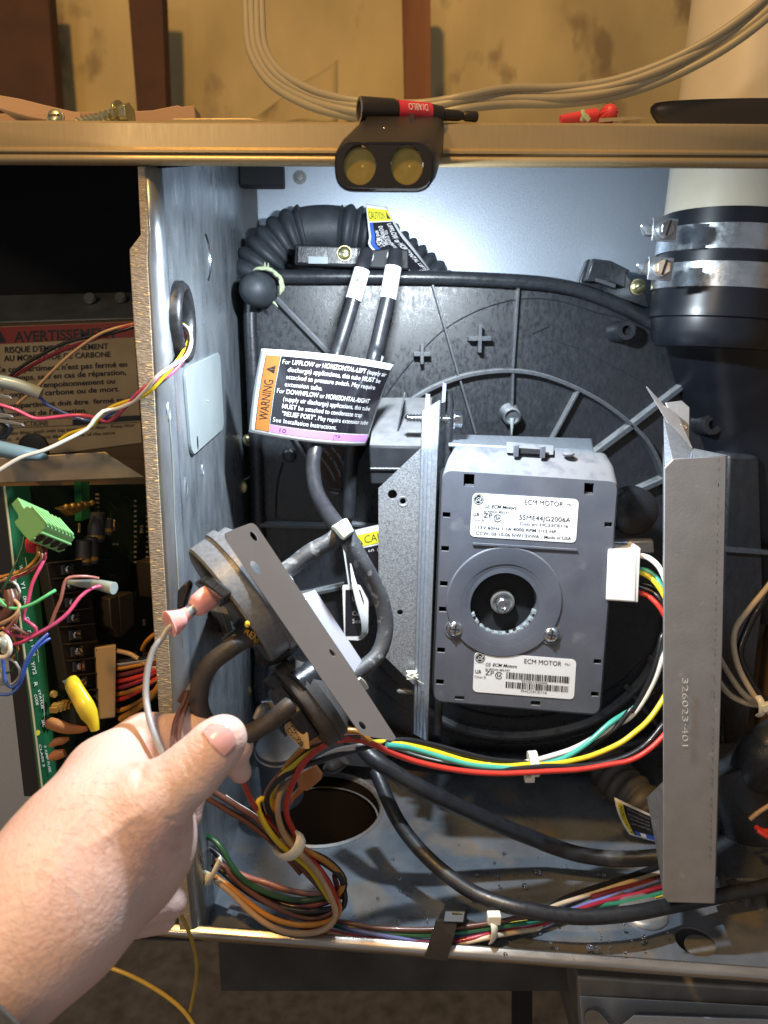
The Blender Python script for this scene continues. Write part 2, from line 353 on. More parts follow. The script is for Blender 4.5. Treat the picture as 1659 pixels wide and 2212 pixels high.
def screw(name, parent, c, r, axis=(0, -1, 0), m=None, slot=True, hexh=False, flange=True, ang=20, label=None, cross=False):
    """head of a screw seen from the front"""
    m = m or m_brass; a = Vector(axis).normalized(); mb = MB(); c = Vector(c)
    if flange: mb.lathe(c, a, [(-.0005, r * 1.0), (.0006, r), (.0008, r * .96)], 24)
    mb.lathe(c, a, [(0, r * .74), (r * .34, r * .74), (r * .48, r * .66), (r * .52, r * .3), (r * .52, 0)] if hexh else [(0, r * .9), (r * .25, r * .88), (r * .42, r * .68), (r * .5, r * .35), (r * .52, 0)], 6 if hexh else 24)
    o = mb.build(name, m, parent, label=label)
    if slot:
        u = Vector((math.cos(R(ang)), 0, math.sin(R(ang)))); u = (u - a * u.dot(a)).normalized(); v = a.cross(u)
        q = MB().box(c + a * r * .48, u * r * .62, v * r * .09, a * r * .08)
        if cross: q.box(c + a * r * .482, v * r * .5, u * r * .09, a * r * .08)
        q.build('slot', m_ink, o)
    return o
# ================================================================ room behind and below
wall = thing('wall', 'back wall of the room under a yellowed vapour barrier sheet, above the furnace', 'wall', (0, 1.3, 0), kind='structure')
rs = np.random.RandomState(3)
def wrink(u, v):
    x = -1.3 + 2.6 * u; z = -.3 + 1.9 * v
    dy = .009 * math.sin(5 * x + 3 * math.sin(4 * z)) + .004 * math.sin(13 * z + 8 * x + 2 * math.sin(7 * x)) + .003 * math.sin(24 * x - 17 * z + math.sin(9 * z)) + .01 * math.sin(3.1 * z + 1.7 * x)
    return (x, 1.30 + dy, z)
MB().grid(wrink, 120, 90).build('vapour_barrier_sheet', m_poly, wall, 60, kind='open')
# loose folded flap of sheet
MB().grid(lambda u, v: P(565 + 165 * u - 30 * v * (1 - u), 262 - (135 * v) * u + 4 * math.sin(9 * u), 1.16 + .02 * u + .02 * v), 12, 12).build('loose_sheet_fold', m_poly, wall, 60, kind='open', label='loose triangular fold of the plastic sheet', solid=.0008)
for a, b, m, lb in (((-60, -60, 100, -40), (-60, 300, 128, 300), m_studd, 'timber stud at the far left, shade in its colour'), ((272, -60, 348, -60), (300, 300, 362, 300), m_studd, 'timber stud left of the cable loop, shade in its colour'),
                    ((868, -60, 930, -60), (876, 300, 932, 300), m_stud, 'reddish timber stud behind the flashlight')):
    q0 = [P(a[0], -60, 1.2), P(a[2], -60, 1.2), P(b[2], 300, 1.2), P(b[0], 300, 1.2)]
    MB().prism(q0, (0, .03, 0)).build('stud', m, wall, 30, bev=.003, label=lb)
o = MB().grid(lambda u, v: (-1.2 + 2.4 * u, -.2 + 1.8 * v, -.64 + .006 * math.sin(30 * u) * math.sin(22 * v)), 40, 40).build('floor', m_conc, None, 60, kind='open'); tag(o, None, None, kind='structure')
o['label'] = 'brown basement floor under the furnace'

# ================================================================ furnace cabinet
cab = thing('furnace_cabinet', 'open galvanised furnace cabinet with blower compartment right and dark control compartment left', 'furnace', (0, .5, ZF))
# top rail: pressed steel profile swept across
prof = [(350, .640), (262.5, .420), (262, .404), (263, .4015), (266, .4), (317, .4), (320, .3988), (323, .3972), (326, .3972), (329, .3992), (333, .3992), (336, .3975), (342, .397), (347, .3975), (351, .399), (354.5, .402), (355, .420)]
def railp(x, t, i):
    py = prof[i][0] + 8 * (x / 1659) * (0 if i == 0 else 1); d = prof[i][1]
    return P(x, py, d)
xs = [-120, 300, 829, 1300, 1790]
mb = MB(); k = [[railp(x, 0, i) for i in range(1, len(prof))] for x in xs]
v = [p for r in k for p in r]; n_ = len(k[0])
mb.add(v, [(a * n_ + i, a * n_ + i + 1, (a + 1) * n_ + i + 1, (a + 1) * n_ + i) for a in range(len(xs) - 1) for i in range(n_ - 1)])
mb.build('top_rail', m_rail, cab, 50, kind='open', solid=.0008)
MB().hexa([P(-400, 263, .420), P(1900, 271, .420), P(1900, 350, .64) + Vector((0, 0, .005)), P(-400, 350, .64) + Vector((0, 0, .005))], [P(-400, 263, .420) - Vector((0, 0, .001)), P(1900, 271, .420) - Vector((0, 0, .001)), P(1900, 350, .64) + Vector((0, 0, .004)), P(-400, 350, .64) + Vector((0, 0, .004))]).build('top_panel', m_galvb, cab)
zt = P(829, 352, .64).z
MB().box((.1, .6405, (zt + ZF) / 2), (.23, 0, 0), (0, .0006, 0), (0, 0, (zt - ZF) / 2 + .01)).build('back_panel', m_galvb, cab)
MB().box((.327, .52, (zt + ZF) / 2), (.0006, 0, 0), (0, .12, 0), (0, 0, .25)).build('side_panel', m_brownsheet, cab, label='brownish right side panel')
# shelf with the drain hole
c0 = Vector((PZ(692, 1745).x, .543, ZF)); hr = .049
c1 = PZ(1555, 2050 + 12); xs2 = PZ(1640, 2100)
def fl(x, d): return Vector((x, d, ZF - .0000 - max(0, (x + .1145)) * .018 * (1 if d < .45 else .0)))
FLp = [Vector((x, y, shz(x, y))) for x, y in [(XP, .404), (.1, .396), (.325, .385), (.325, .639), (.1, .639), (XP, .639)]]
h1 = [c0 + Vector((math.cos(a) * hr, math.sin(a) * hr, 0)) for a in np.linspace(0, 2 * math.pi, 40)[:-1]]
c2 = pt(ZZ, (1262, 228), .42); c2 = PZ(*ZZ(1262, 228)); h2 = [Vector((q.x, q.y, shz(q.x, q.y))) for a in np.linspace(0, 2 * math.pi, 24)[:-1] for q in [c2 + Vector((math.cos(a) * .0125, math.sin(a) * .012, 0))]]; pass
MB().prism(FLp, (0, 0, -.001), [h1, h2]).build('shelf', m_floor, cab)
MB().lathe(c2 + Vector((.0035, -.002, -.0022)), (0, 0, 1), [(-.001, .0105), (0, .0105)], 24).build('knockout_disc', m_dimsteel, cab)
mb = MB(); rg = [[c0 + Vector((math.cos(a) * r_, math.sin(a) * r_, z_)) for a in np.linspace(0, 2 * math.pi, 41)[:-1]] for r_, z_ in ((hr + .003, .0004), (hr + .0015, .002), (hr, .0004), (hr, -.012), (hr - .002, -.012))]
mb.loft(rg, False).build('drain_hole_collar', m_dimsteel, cab, 50)
MB().lathe(c0 + Vector((0, 0, -.11)), (0, 0, 1), [(0, .0001), (0, hr * .985), (.108, hr * .985)], 40, cap=False).build('drain_hole_shade_cup', mat('hole_shade_brown', (.012, .007, .004), .9, spec=.05), cab)  # closed near-black cup added below the hole so it looks dark
# bottom rail
def brail(x, i):
    t = (x - 425) / (1659 - 425); top = 1998 + 92 * t
    y, dd = [(0, .0), (4, -.001), (12, -.0035), (20, -.005), (24, -.0048), (28, -.001), (28.5, .004)][i]
    dmain = .404 - .0165 * t
    return P(x, top + y * 1.0 + (3 if i > 1 else 0), dmain + dd)
xs = [-150, 240, 425, 700, 1000, 1300, 1659, 1800]; k = [[brail(x, i) for i in range(7)] for x in xs]
MB().add([p for r in k for p in r], [(a * 7 + i, a * 7 + i + 1, (a + 1) * 7 + i + 1, (a + 1) * 7 + i) for a in range(len(xs) - 1) for i in range(6)]).build('bottom_rail', m_botrail, cab, 60, kind='open', solid=.0008)
# partition
tp = P(325, 357, .404).z
prt = MB()
wq = [Vector((XP, .410, tp)), Vector((XP, .6395, zt)), Vector((XP, .6395, ZF)), Vector((XP, .410, ZF))]
gc = PP(*D(1140, 375)); ghole = circ(gc, 1, 24, (0, .0135, 0), (0, 0, .0145))
prt.prism(wq, (-.0009, 0, 0), [ghole]); part = prt.build('partition_panel', m_part, cab)
# rounded front corner and rough flange
ys = [(358, 312), (507, 320), (560, 318), (760, 329), (993, 340), (1250, 356), (1530, 372), (1780, 391), (2012, 415)]
def cor(i, j):
    y, x = ys[i]; base = P(x, y, .4015); r_ = .0075
    a = R(90) * j / 6
    return Vector((base.x + (XP + 0 - base.x) * math.sin(a), .4015 + .009 * (1 - math.cos(a)), base.z))
MB().add([cor(i, j) for i in range(len(ys)) for j in range(7)], [(i * 7 + j, i * 7 + j + 1, (i + 1) * 7 + j + 1, (i + 1) * 7 + j) for i in range(len(ys) - 1) for j in range(6)]).build('rounded_edge', m_part, cab, 80, kind='open', solid=.0006)
lo = [(297, 358), (304, 507), (279, 540), (280, 561), (288, 700), (300, 850), (311, 993), (325, 1250), (342, 1530), (365, 1780), (388, 2012)]
MB().prism([P(x, y, .401) for x, y in lo] + [P(x + 1, y, .401) for y, x in ys[::-1]], (0, .0035, 0)).build('front_flange', m_rough, cab, bev=.0006)
# grommet, blanking plate, embossed ring, dimples, corner strip
gr = thing('cable_grommet', 'black rubber grommet in the partition with four coloured wires coming out', 'grommet', gc)
rg = []
for sx, rr in ((-.001, 1.0), (.0035, 1.0), (.0055, .92), (.006, .8), (.0045, .66), (.001, .60), (-.004, .60)):
    rg.append(circ(gc + Vector((sx, 0, -.002 * (rr > .7))), rr, 28, (0, .0185, 0), (0, 0, .0225), 1))
MB().loft(rg, False).build('ring', m_rubber, gr, 60)
MB().lathe(gc + Vector((-.004, 0, 0)), (1, 0, 0), [(0, .012), (.0008, .012)], 20).build('inner_sleeve', m_black, gr)
cq = [PP(*D(x, y)) for x, y in ((1160, 690), (1385, 585), (1412, 1075), (1205, 1255))]
cp = thing('blanking_plate', 'grey plastic blanking plate with rounded corners on the left partition', 'cover plate', cq[3])
MB().prism(rounded(cq, .008), (.0022, 0, 0)).build('plate', m_greylid, cp, bev=.0009, seg=3)
ce = sum(cq, Vector()) / 4 + Vector((.0024, 0, 0)); MB().sphere(ce, .0007, 6).build('moulding_nub', m_greylid, cp)
q2 = PP(*D(1237, 1165)); MB().lathe(q2 + Vector((.0022, 0, 0)), (1, 0, 0), [(0, .0016), (.0002, .0016)], 12, ell=(2.6, .9)).build('release_slot', m_ink, cp)
c = PP(*A(1205, 1520)); mb = MB(); pa = [c + Vector((.0004, .016 * math.cos(a), .0155 * math.sin(a))) for a in np.linspace(-1.2, 1.25, 14)]; mb.tube(pa, .0008, 6).build('embossed_ring', m_chrome, cab)
for x, y, s in ((1075, 970, 1), (1185, 1455, 1.2), (1290, 1340, .7)):
    c = PP(*D(x, y)); MB().lathe(c, (1, 0, 0), [(0, .0038 * s), (.0007, .003 * s), (-.001, .001 * s)], 14, ell=(1.5, .7)).build('pierced_dimple', m_part, cab, 60)
MB().box((XP + .006, .6375, (zt + ZF) / 2), (.006, 0, 0), (0, .0018, 0), (0, 0, (zt - ZF) / 2)).build('corner_strip', m_darkmetal, cab)
MB().box((XP + .018, .630, P(0, 380, .63).z), (.017, 0, 0), (0, .008, 0), (0, 0, .0085)).build('corner_block', m_black, cab, bev=.001)
screw('panel_screw', cab, pt(B, (355, 1050, .6385)), .0052, hexh=True, m=m_dimsteel, slot=False)
# seam of old sealant down the front corner
mb = MB(); mb.tube([PP(x, y) + Vector((.0006, 0, 0)) for x, y in ((363, 900), (371, 1010), (374, 1110), (379, 1200), (384, 1290), (392, 1400))], [.0004, .0006, .0003, .0006, .0005, .0003], 6, step=.006); mb.build('sealant_seam', m_greylid, cab, 60)
# lower compartment
MB().hexa([P(150, 2040, .46), P(1230, 2090, .46), P(1230, 2400, .46), P(200, 2210, .46)][:4], [P(150, 2040, .463), P(1230, 2090, .463), P(1230, 2400, .463), P(200, 2210, .463)]).build('filter_door', m_darkmetal, None) if False else None
lc = MB().box((.10, .46, -.416), (.22, 0, 0), (0, .0008, 0), (0, 0, .042)).build('lower_back_panel', m_darkmetal, cab, label='dark lower panel')
MB().hexa([P(1105, 2060, .50), P(1150, 2065, .50), P(1150, 2300, .50), P(1105, 2300, .50)], [P(1105, 2060, .54), P(1150, 2065, .54), P(1150, 2300, .54), P(1105, 2300, .54)]).build('lower_upright', m_black, cab)
dt = thing('lower_duct', 'grey sheet metal duct end under the bottom rail at the lower right', 'duct', P(1400, 2200, .42))
MB().prism([P(1246, 2110, .425), P(1720, 2140, .425), P(1720, 2340, .425), P(1262, 2340, .425), P(1250, 2190, .425)], (0, .1, 0)).build('duct_body', m_dimsteel, dt, bev=.002)
MB().prism([P(1252, 2152, .424), P(1720, 2178, .421), P(1720, 2340, .421), P(1268, 2340, .423)], (0, .0008, 0)).build('front_plate', m_galvb, dt, bev=.0004)
MB().prism(rounded([P(1262, 2186, .415), P(1290, 2182, .413), P(1340, 2240, .41), P(1340, 2300, .41), P(1275, 2300, .412)], .004), (0, .002, 0)).build('bent_tab', m_dimsteel, dt, bev=.0006)
MB().prism([P(1345, 2215, .412), P(1370, 2194, .412), P(1720, 2205, .408), P(1720, 2330, .408), P(1345, 2330, .412)], (0, .0012, 0)).build('mounting_flange', m_galvb, dt, bev=.0005)

# ================================================================ items resting on the top rail
def onrail(name, label, cat, x, y, d, **k): return thing(name, label, cat, P(x, y, d), **k)
o = MB().prism(pts(A, [(-20, 560), (120, 585), (260, 620), (380, 648), (470, 668), (490, 716), (300, 716), (150, 690), (-20, 640)], .452), (0, .022, .0)).build('wood_shim', m_wood, None, bev=.0006); tag(o, 'pale splintered wood strip sloping down from the left frame edge on the cabinet top', 'wood strip', 'wood strips on the cabinet top')
o = MB().prism(pts(A, [(-20, 672), (400, 660), (700, 662), (900, 652), (1050, 622), (1075, 630), (1148, 624), (1165, 718), (-20, 718)], .478), (0, .016, 0)).build('wood_shim', m_wood, None, bev=.0006); tag(o, 'longer flat wood strip with a broken end behind the lying hex screw', 'wood strip', 'wood strips on the cabinet top')
t = onrail('cabinet_screw', 'short brass coloured slotted screw standing on its head on the rail, nearest the left edge', 'screw', *A(330, 700), .425, group='loose screws on the top rail')
c = pt(A, (330, 696, .425)); r_ = U(c, 19); screw('screw_head', t, c, r_, (0, -1, .25), m_brass, ang=4)
MB().lathe(c, (0, 1, -.2), [(0, r_ * .3), (.010, r_ * .28), (.012, .0003)], 12).build('shank', m_brass, t)
t = onrail('cabinet_screw', 'brass coloured hex head screw lying on its side with the thread pointing left', 'screw', *A(650, 690), .43, group='loose screws on the top rail')
c = pt(A, (715, 680, .425)); ax = (pt(A, (560, 712, .43)) - c).normalized()
MB().lathe(c, ax, [(-.006 * 1, .0052), (-.0005, .0052)], 6).build('hex_head', m_brass, t, bev=.0003)
MB().lathe(c, ax, [(-.0005, .0070), (.0008, .0070)], 22).build('washer_flange', m_brass, t, bev=.0002)
pr = []
for i in range(9): pr += [(.001 + i * .0031, .0024 - i * .00004), (.0022 + i * .0031, .0038 - i * .0001), (.0027 + i * .0031, .0024 - i * .00004)]
MB().lathe(c, ax, pr + [(.034, .0004)], 16).build('threaded_shank', m_brass, t)
o = MB().prism(pts(A, [(985, 716), (1035, 697), (1480, 695), (1580, 717)], .43), (0, .02, 0)).build('flat_plate', m_rail, None, bev=.0008); tag(o, 'thin flat metal plate lying on the rail left of the flashlight', 'metal plate')
# cables
cp4 = [(548, -60, .60), (549, 30, .58), (556, 105, .56), (592, 165, .53), (655, 205, .50), (730, 229, .48), (820, 240, .47), (915, 236, .465), (1000, 222, .46), (1100, 208, .47), (1220, 206, .47), (1330, 190, .465), (1440, 152, .46), (1545, 98, .455), (1640, 30, .45), (1720, -50, .45)]
for j, lb in enumerate(('outermost beige cable of the loop, nearest the rail', 'second beige cable from the rail in the loop above the furnace', 'third beige cable from the rail in the loop above the furnace', 'innermost beige cable of the loop above the furnace')):
    o_ = (j - 1.5) * 11.5
    path = []
    for i, (x, y, d) in enumerate(cp4):
        a = cp4[max(i - 1, 0)]; b = cp4[min(i + 1, len(cp4) - 1)]; tx, ty = b[0] - a[0], b[1] - a[1]; l_ = math.hypot(tx, ty)
        sq = 1 - .25 * (1 if 6 < i < 9 else 0)
        path.append((x + ty / l_ * o_ * sq * -1, y + tx / l_ * o_ * sq * 1, d + .0015 * math.sin(i * 1.3 + j * 2)))
    wire('electrical_cable', FV, path, 8.8, m_cable, lb, 'cable', 'beige cables looped above the furnace', n=12)
# wire nuts
t = onrail('wire_nut', 'red wire nut lying on its side with a wire sprig, left one of the pair', 'wire nut', *C(540, 725), .44, group='red wire nuts on the cabinet top')
c = pt(C, (430, 706, .442)); e_ = pt(C, (640, 682, .445)); ax = (e_ - c); L_ = ax.length; r_ = U(c, 13)
MB().lathe(c, ax, [(0, r_ * .62), (L_ * .08, r_ * .68), (L_ * .6, r_ * .9), (L_ * .75, r_ * .95), (L_ * .8, r_ * 1.05), (L_, r_ * 1.05), (L_, r_ * .7), (L_ * .7, r_ * .6)], 18).build('nut_body', m_nut, t, 40)
MB().tube(pts(C, [(560, 655, .435), (570, 690, .434), (600, 712, .434)]), .0012, 6).tube(pts(C, [(555, 715, .436), (572, 680, .434), (590, 700, .434)]), .0012, 6).build('wire_sprig', m_gunk, t)
t = onrail('wire_nut', 'red wire nut facing the camera with a ribbed round end, right one of the pair', 'wire nut', *C(720, 700), .45, group='red wire nuts on the cabinet top')
c = pt(C, (722, 668, .44)); r_ = U(c, 19); mb = MB(); rings = []
for tt, q in ((-.002, .6), (-.0045, .3), (-.003, .7), (0, .95), (.004, 1.0), (.014, .8)):
    rings.append([c + Vector((math.cos(a) * r_ * q * (1 + .06 * math.cos(12 * a)), tt, math.sin(a) * r_ * q * (1 + .06 * math.cos(12 * a)))) for a in np.linspace(0, 2 * math.pi, 49)[:-1]])
mb.loft(rings[1:]).build('nut_body', m_nut, t, 50); 
MB().hexa(pts(C, [(655, 725, .435), (660, 700, .435), (860, 690, .435), (960, 700, .435)]), pts(C, [(655, 725, .45), (660, 700, .45), (860, 690, .45), (960, 700, .45)])).build('packing_shim', m_rail, cab)
# PVC pipe + flange ring
axd = (P(1640, 0, .545) - P(1572, 470, .545)).normalized(); pc = P(1575, 474, .548); rp_ = U(pc, 134)
t = thing('vent_pipe', 'stained white plastic vent pipe rising through the cabinet top at the right', 'pipe', pc)
MB().lathe(pc, axd, [(0, rp_ * .93), (0, rp_), (.18, rp_), (.45, rp_)], 48).build('pipe_wall', m_pvc, t, 60)
fc = P(1640, 246, .475); rf = U(fc, 236)
o = MB().lathe(fc + Vector((0, 0, -.004)), (0, 0, 1), [(-.004, rf * .90), (-.001, rf * .93), (.002, rf * .97), (.005, rf), (.0075, rf), (.0095, rf * .97), (.010, rf * .6), (.006, rf * .58)], 56, up=(1, 0, 0), ell=(1, .16)).build('pipe_flange_ring', m_tool, None, 50); tag(o, 'wide dark rubber ring round the vent pipe on the cabinet top', 'flange ring')
# coupling + clamps
t = thing('rubber_coupling', 'dark blue-black rubber coupling under the white vent pipe', 'pipe coupling', pc)
MB().lathe(pc, axd, [(.001, rp_ * .98), (.0005, rp_ * 1.03), (-.060, rp_ * 1.03), (-.062, rp_ * 1.04), (-.068, rp_ * 1.04), (-.069, rp_ * .99), (-.078, rp_ * .985), (-.084, rp_ * .95), (-.088, rp_ * .88)], 48).build('sleeve', m_coup, t, 40)
for (yy, lab, rusty) in ((500, 'upper steel band clamp on the rubber coupling', 0), (584, 'lower steel band clamp with a rusty screw on the rubber coupling', 1)):
    k = (zc(P(1575, yy, .5)), )
    cc = pc - axd * (pc.z - P(1575, yy + 8, .50).z); 
    t = thing('hose_clamp', lab, 'hose clamp', cc, group='steel clamps on the vent coupling')
    hb = U(P(1575, yy, .5), 28)
    MB().lathe(cc, axd, [(-hb, rp_ * 1.035), (-hb * .95, rp_ * 1.065), (hb * .95, rp_ * 1.065), (hb, rp_ * 1.035)], 60).build('band', m_band, t, 50)
    y0 = yy - 500
    dx = -9 if rusty else 0
    tq = [(x + dx, y + y0, .492 - .0003 * 0) for x, y in ((1412, 469), (1466, 473), (1459, 523), (1408, 520))]
    MB().prism([P(*q) for q in tq], (0, .0016, 0)).build('screw_plate', m_band, t, bev=.0003)
    c = P(1436 + dx, 496 + y0, .490); r_ = U(c, 21)
    s_ = MB().lathe(c, (0, -1, 0), [(-.002, r_ * .95), (.002, r_ * .95), (.003, r_ * .8)], 24).build('screw_collar', m_band, t)
    s2 = MB().lathe(c, (0, -1, 0), [(.003, r_ * .78), (.006, r_ * .78), (.0065, r_ * .68)], 6).build('screw_head', m_rust if rusty else m_chrome, t, label='rusty hexagonal screw head' if rusty else None)
    MB().box(c + Vector((0, -.0066, 0)), Vector((.0012, 0, .0044)), Vector((.0006, 0, -.0002)), (0, .0003, 0)).build('slot', m_ink, s2)
    MB().tube([P(1412 + dx, 496 + y0, .497), P(1397 + dx, 492 + y0, .498), P(1386 + dx, 488 + y0, .498)], [.0045, .0052, .0016], 14).tube([P(1392 + dx, 490 + y0, .498), P(1384 + dx, 487 + y0, .498)], [.0024, .0008], 10).build('screw_end', m_band, t)
# flashlight
fl_ = thing('clip_light', 'black clip-on flashlight with two round lenses hanging on the top rail', 'flashlight', pt(B, (855, 985, .36)))
fq = rounded(pts(B, [(556, 838, .340), (1150, 838, .340), (1145, 1142, .348), (566, 1138, .348)]), .0085, 6)
bq = rounded(pts(B, [(712, 690, .392), (1214, 690, .392), (1200, 960, .398), (724, 950, .398)]), .006, 6)
cf = sum(fq, Vector()) / len(fq)
ins = lambda q, s, dy: [cf + (p - cf) * s + Vector((0, dy, 0)) for p in q]
mid = [a.lerp(b, .22) + (a - cf) * .04 for a, b in zip(fq, bq)]
def fhole(x): cc = pt(B, (x, 985, .343)); return circ(cc, U(cc, 36), 30, (1, 0, 0), (0, 0, 1.12))
mb = MB(); f2 = [Vector((p.x, p.y, p.z)) for p in ins(fq, .955, -.001)]
mb.loft([f2, fq, mid, bq], False)
body = mb.build('body', m_torch, fl_, 40, solid=.0)
f3 = [Vector((p.x, .3405 + (cf.z - p.z) * .12, p.z)) for p in ins(fq, .956, 0)]
hl = []
for x in (710, 988):
    cc = pt(B, (x, 985, .343)); hl.append([Vector((p.x, .3405 + (cf.z - p.z) * .12, p.z)) for p in circ(cc, U(cc, 35), 30, (1, 0, 0), (0, 0, 1.12))])
MB().prism(f3, (0, .0012, 0), hl).build('front_bezel', m_torch, fl_, bev=.0003)
for x in (710, 988):
    cc = pt(B, (x, 985, .3425)); r_ = U(cc, 35)
    ln = MB().lathe(cc, (0, 1, 0), [(.000, r_), (.0015, r_ * .97), (.0030, r_ * .75), (.0042, r_ * .4), (.0045, r_ * .02)], 30, ell=(1.12, 1)).build('reflector', m_lens, fl_, 60)
    MB().sphere(cc + Vector((.0012, .002, 0)), r_ * .30, 10).build('led_dome', m_led, ln)
for x, y in ((760, 768), (855, 763), (940, 768)):
    MB().sphere(pt(B, (x, y, .366)), .0011, 8, (1, 1, .5)).build('rivet', m_chrome, fl_)
MB().prism(rounded(pts(B, [(735, 745, .372), (750, 690, .385), (1030, 690, .385), (1012, 748, .372)]), .001), (0, .006, 0)).build('clip_hinge', m_tool, fl_, bev=.0005)
MB().prism(pts(B, [(1005, 670, .386), (1030, 675, .386), (1042, 760, .37), (1012, 764, .37)]), (0, .01, 0)).build('clip_arm', m_ink, fl_, bev=.0004)
MB().box(LL + Vector((0, .001, .0075)), Vector((.012, 0, 0)), Vector((0, .007, .0015)), Vector((0, .0002, -.0009))).build('side_lamp', mat('side_lamp_diffuser', (.8, .8, .8), .3, emit=(.85, .93, 1), est=2.0), fl_, bev=.0006)
# bit holder
bt = thing('bit_holder', 'black magnetic nut driver bit with a red band lying on the flashlight and rail', 'driver bit', pt(B, (900, 650, .40)))
a0 = pt(B, (708, 650, .388)); a1 = pt(B, (1405, 692, .405)); ax = (a1 - a0); LN = ax.length; u0 = U(a0, 26)
def seg(x): return (x - 708) / 697 * LN
MB().lathe(a0, ax, [(seg(716), u0 * .62), (seg(708), u0 * .72), (seg(708), u0), (seg(722), u0 * 1.02), (seg(900), u0 * 1.0), (seg(922), u0 * .86)], 30).build('socket', m_tool, bt, 30)
MB().lathe(a0, ax, [(seg(705), u0 * .70), (seg(703), u0 * .86), (seg(706), u0 * .99), (seg(712), u0)], 30, cap=False).build('socket_rim', m_chrome, bt, 60)
MB().lathe(a0, ax, [(seg(712), 0.0001), (seg(713), u0 * .7)], 6).build('socket_bore', m_ink, bt)
bd = MB().lathe(a0, ax, [(seg(922), u0 * .93), (seg(1118), u0 * .86)], 30).build('red_band', m_redb, bt)
def bandmap(x, y, z=0):
    a = ax.normalized(); c = a0 + a * (seg(922) + (seg(1118) - seg(922)) * x / 20); th = R(90 - 12 + (y - 3) * 14); rr = u0 * .905 + .00025
    up = (Vector((0, 0, 1)) - a * a.z).normalized(); fw = a.cross(up); fw = fw if fw.y < 0 else -fw
    return c + fw * rr * math.sin(th) + up * rr * math.cos(th)
mb = MB(); txt(mb, bandmap, 17, 1.6, 'DIABLO', 2.6, 12, ang=180); mb.build('printed_name', m_winkw, bd, 0, kind='open')
MB().lathe(a0, ax, [(seg(1118), u0 * .80), (seg(1190), u0 * .66), (seg(1200), u0 * .46), (seg(1285), u0 * .44), (seg(1300), u0 * .40), (seg(1318), u0 * .30), (seg(1335), u0 * .42), (seg(1398), u0 * .43), (seg(1405), u0 * .36)], 6 if False else 20).build('hex_shank', m_tool, bt, 30)
# ================================================================ inducer blower housing
DH = .590
hs = thing('blower_housing', 'large black moulded plastic blower housing with radial ribs and a rounded rim', 'blower housing', P(1100, 1300, DH))
rim = [(562, 597), (640, 598), (760, 598), (880, 599), (985, 601), (1054, 604), (1110, 607), (1163, 611), (1213, 618), (1258, 629), (1327, 655), (1400, 693), (1440, 722), (1473, 752), (1528, 806), (1572, 857), (1608, 914), (1637, 974), (1656, 1040), (1668, 1120), (1668, 1210), (1655, 1300), (1630, 1380), (1590, 1455), (1530, 1520), (1460, 1570), (1380, 1603), (1290, 1625), (1180, 1636), (1060, 1636), (950, 1620), (860, 1596), (790, 1560), (720, 1530), (640, 1520), (566, 1520), (560, 1400), (557, 1250), (553, 1100), (548, 950), (542, 800), (538, 660)]
outl = [P(x, y, DH) for x, y in rim]
MB().prism(outl, (0, .03, 0)).build('front_shell', m_hous, hs, bev=.001)
pth = [P(x, y, DH - .006) for x, y in rim[:36]]
MB().tube(pth, .0052, 14).build('rim_tube', m_hous2, hs, 70)
pth = [P(x + 4, y, DH - .004) for x, y in rim[34:] + rim[:1]]
MB().tube(pth, .0055, 12).build('left_rim', m_hous2, hs, 70)
o2 = [P(x + (1100 - x) * .035, y + (1290 - y) * .035, DH) for x, y in rim[5:30]]
# raised scroll step
st = [(760, 982), (800, 910), (847, 835), (900, 770), (960, 712), (1030, 672), (1100, 650), (1160, 645), (1220, 653), (1290, 676), (1345, 690), (1419, 737), (1492, 799), (1560, 890), (1600, 990)]
mb = MB(); mb.tube([P(x, y, DH - .0001) for x, y in st], .0005, 6); mb.build('scroll_step', m_hous2, hs, 60)
def rib(name, a, b, w1, w2=None, h=.006, d0=DH, m=None, par=hs, lab=None):
    """blade standing on the shell from a to b, with a visible front edge"""
    w2 = w2 or w1; p, q = P(*a, d0), P(*b, d0); t = (q - p).normalized(); s_ = Vector((t.z, 0, -t.x)); u1, u2 = U(p, w1), U(q, w2)
    return MB().hexa([p - s_ * u1, q - s_ * u2, q + s_ * u2, p + s_ * u1], [p - s_ * u1 * .6 - Vector((0, h, 0)), q - s_ * u2 * .6 - Vector((0, h, 0)), q + s_ * u2 * .6 - Vector((0, h, 0)), p + s_ * u1 * .6 - Vector((0, h, 0))]).build(name, m or m_rib, par, 0, bev=.0002, label=lab)
rib('radial_rib', (932, 610), (993, 823), 3.5); rib('radial_rib', (993, 823), (1026, 936), 3.5, h=.008)
rib('radial_rib', (1118, 612), (1105, 803), 4.5); rib('radial_rib', (1105, 803), (1101, 940), 4.0, h=.008)
rib('radial_rib', (1245, 845), (1188, 950), 4.0, h=.008)
rib('radial_rib', (1517, 796), (1360, 918), 8, h=.008); rib('radial_rib', (1360, 918), (1275, 982), 8.5, h=.009)
rib('radial_rib', (1623, 978), (1500, 1010), 7, h=.008); rib('radial_rib', (1430, 1032), (1335, 1074), 8.5, h=.009)
rib('radial_rib', (1630, 1170), (1470, 1175), 6, h=.007); rib('radial_rib', (1400, 1420), (1560, 1485), 6, h=.007); rib('radial_rib', (1350, 1480), (1430, 1580), 5, h=.007)
rib('diagonal_rib', (597, 646), (712, 765), 6.5); rib('diagonal_rib', (712, 765), (640, 950), .1) if False else None
rib('diagonal_rib', (626, 925), (668, 995), 5); rib('cross_rib', (562, 1130), (708, 1134), 6, h=.009); rib('cross_rib', (640, 1285), (745, 1262), 6, h=.009)
rib('cross_rib', (760, 1130), (830, 1138), 5, h=.007)
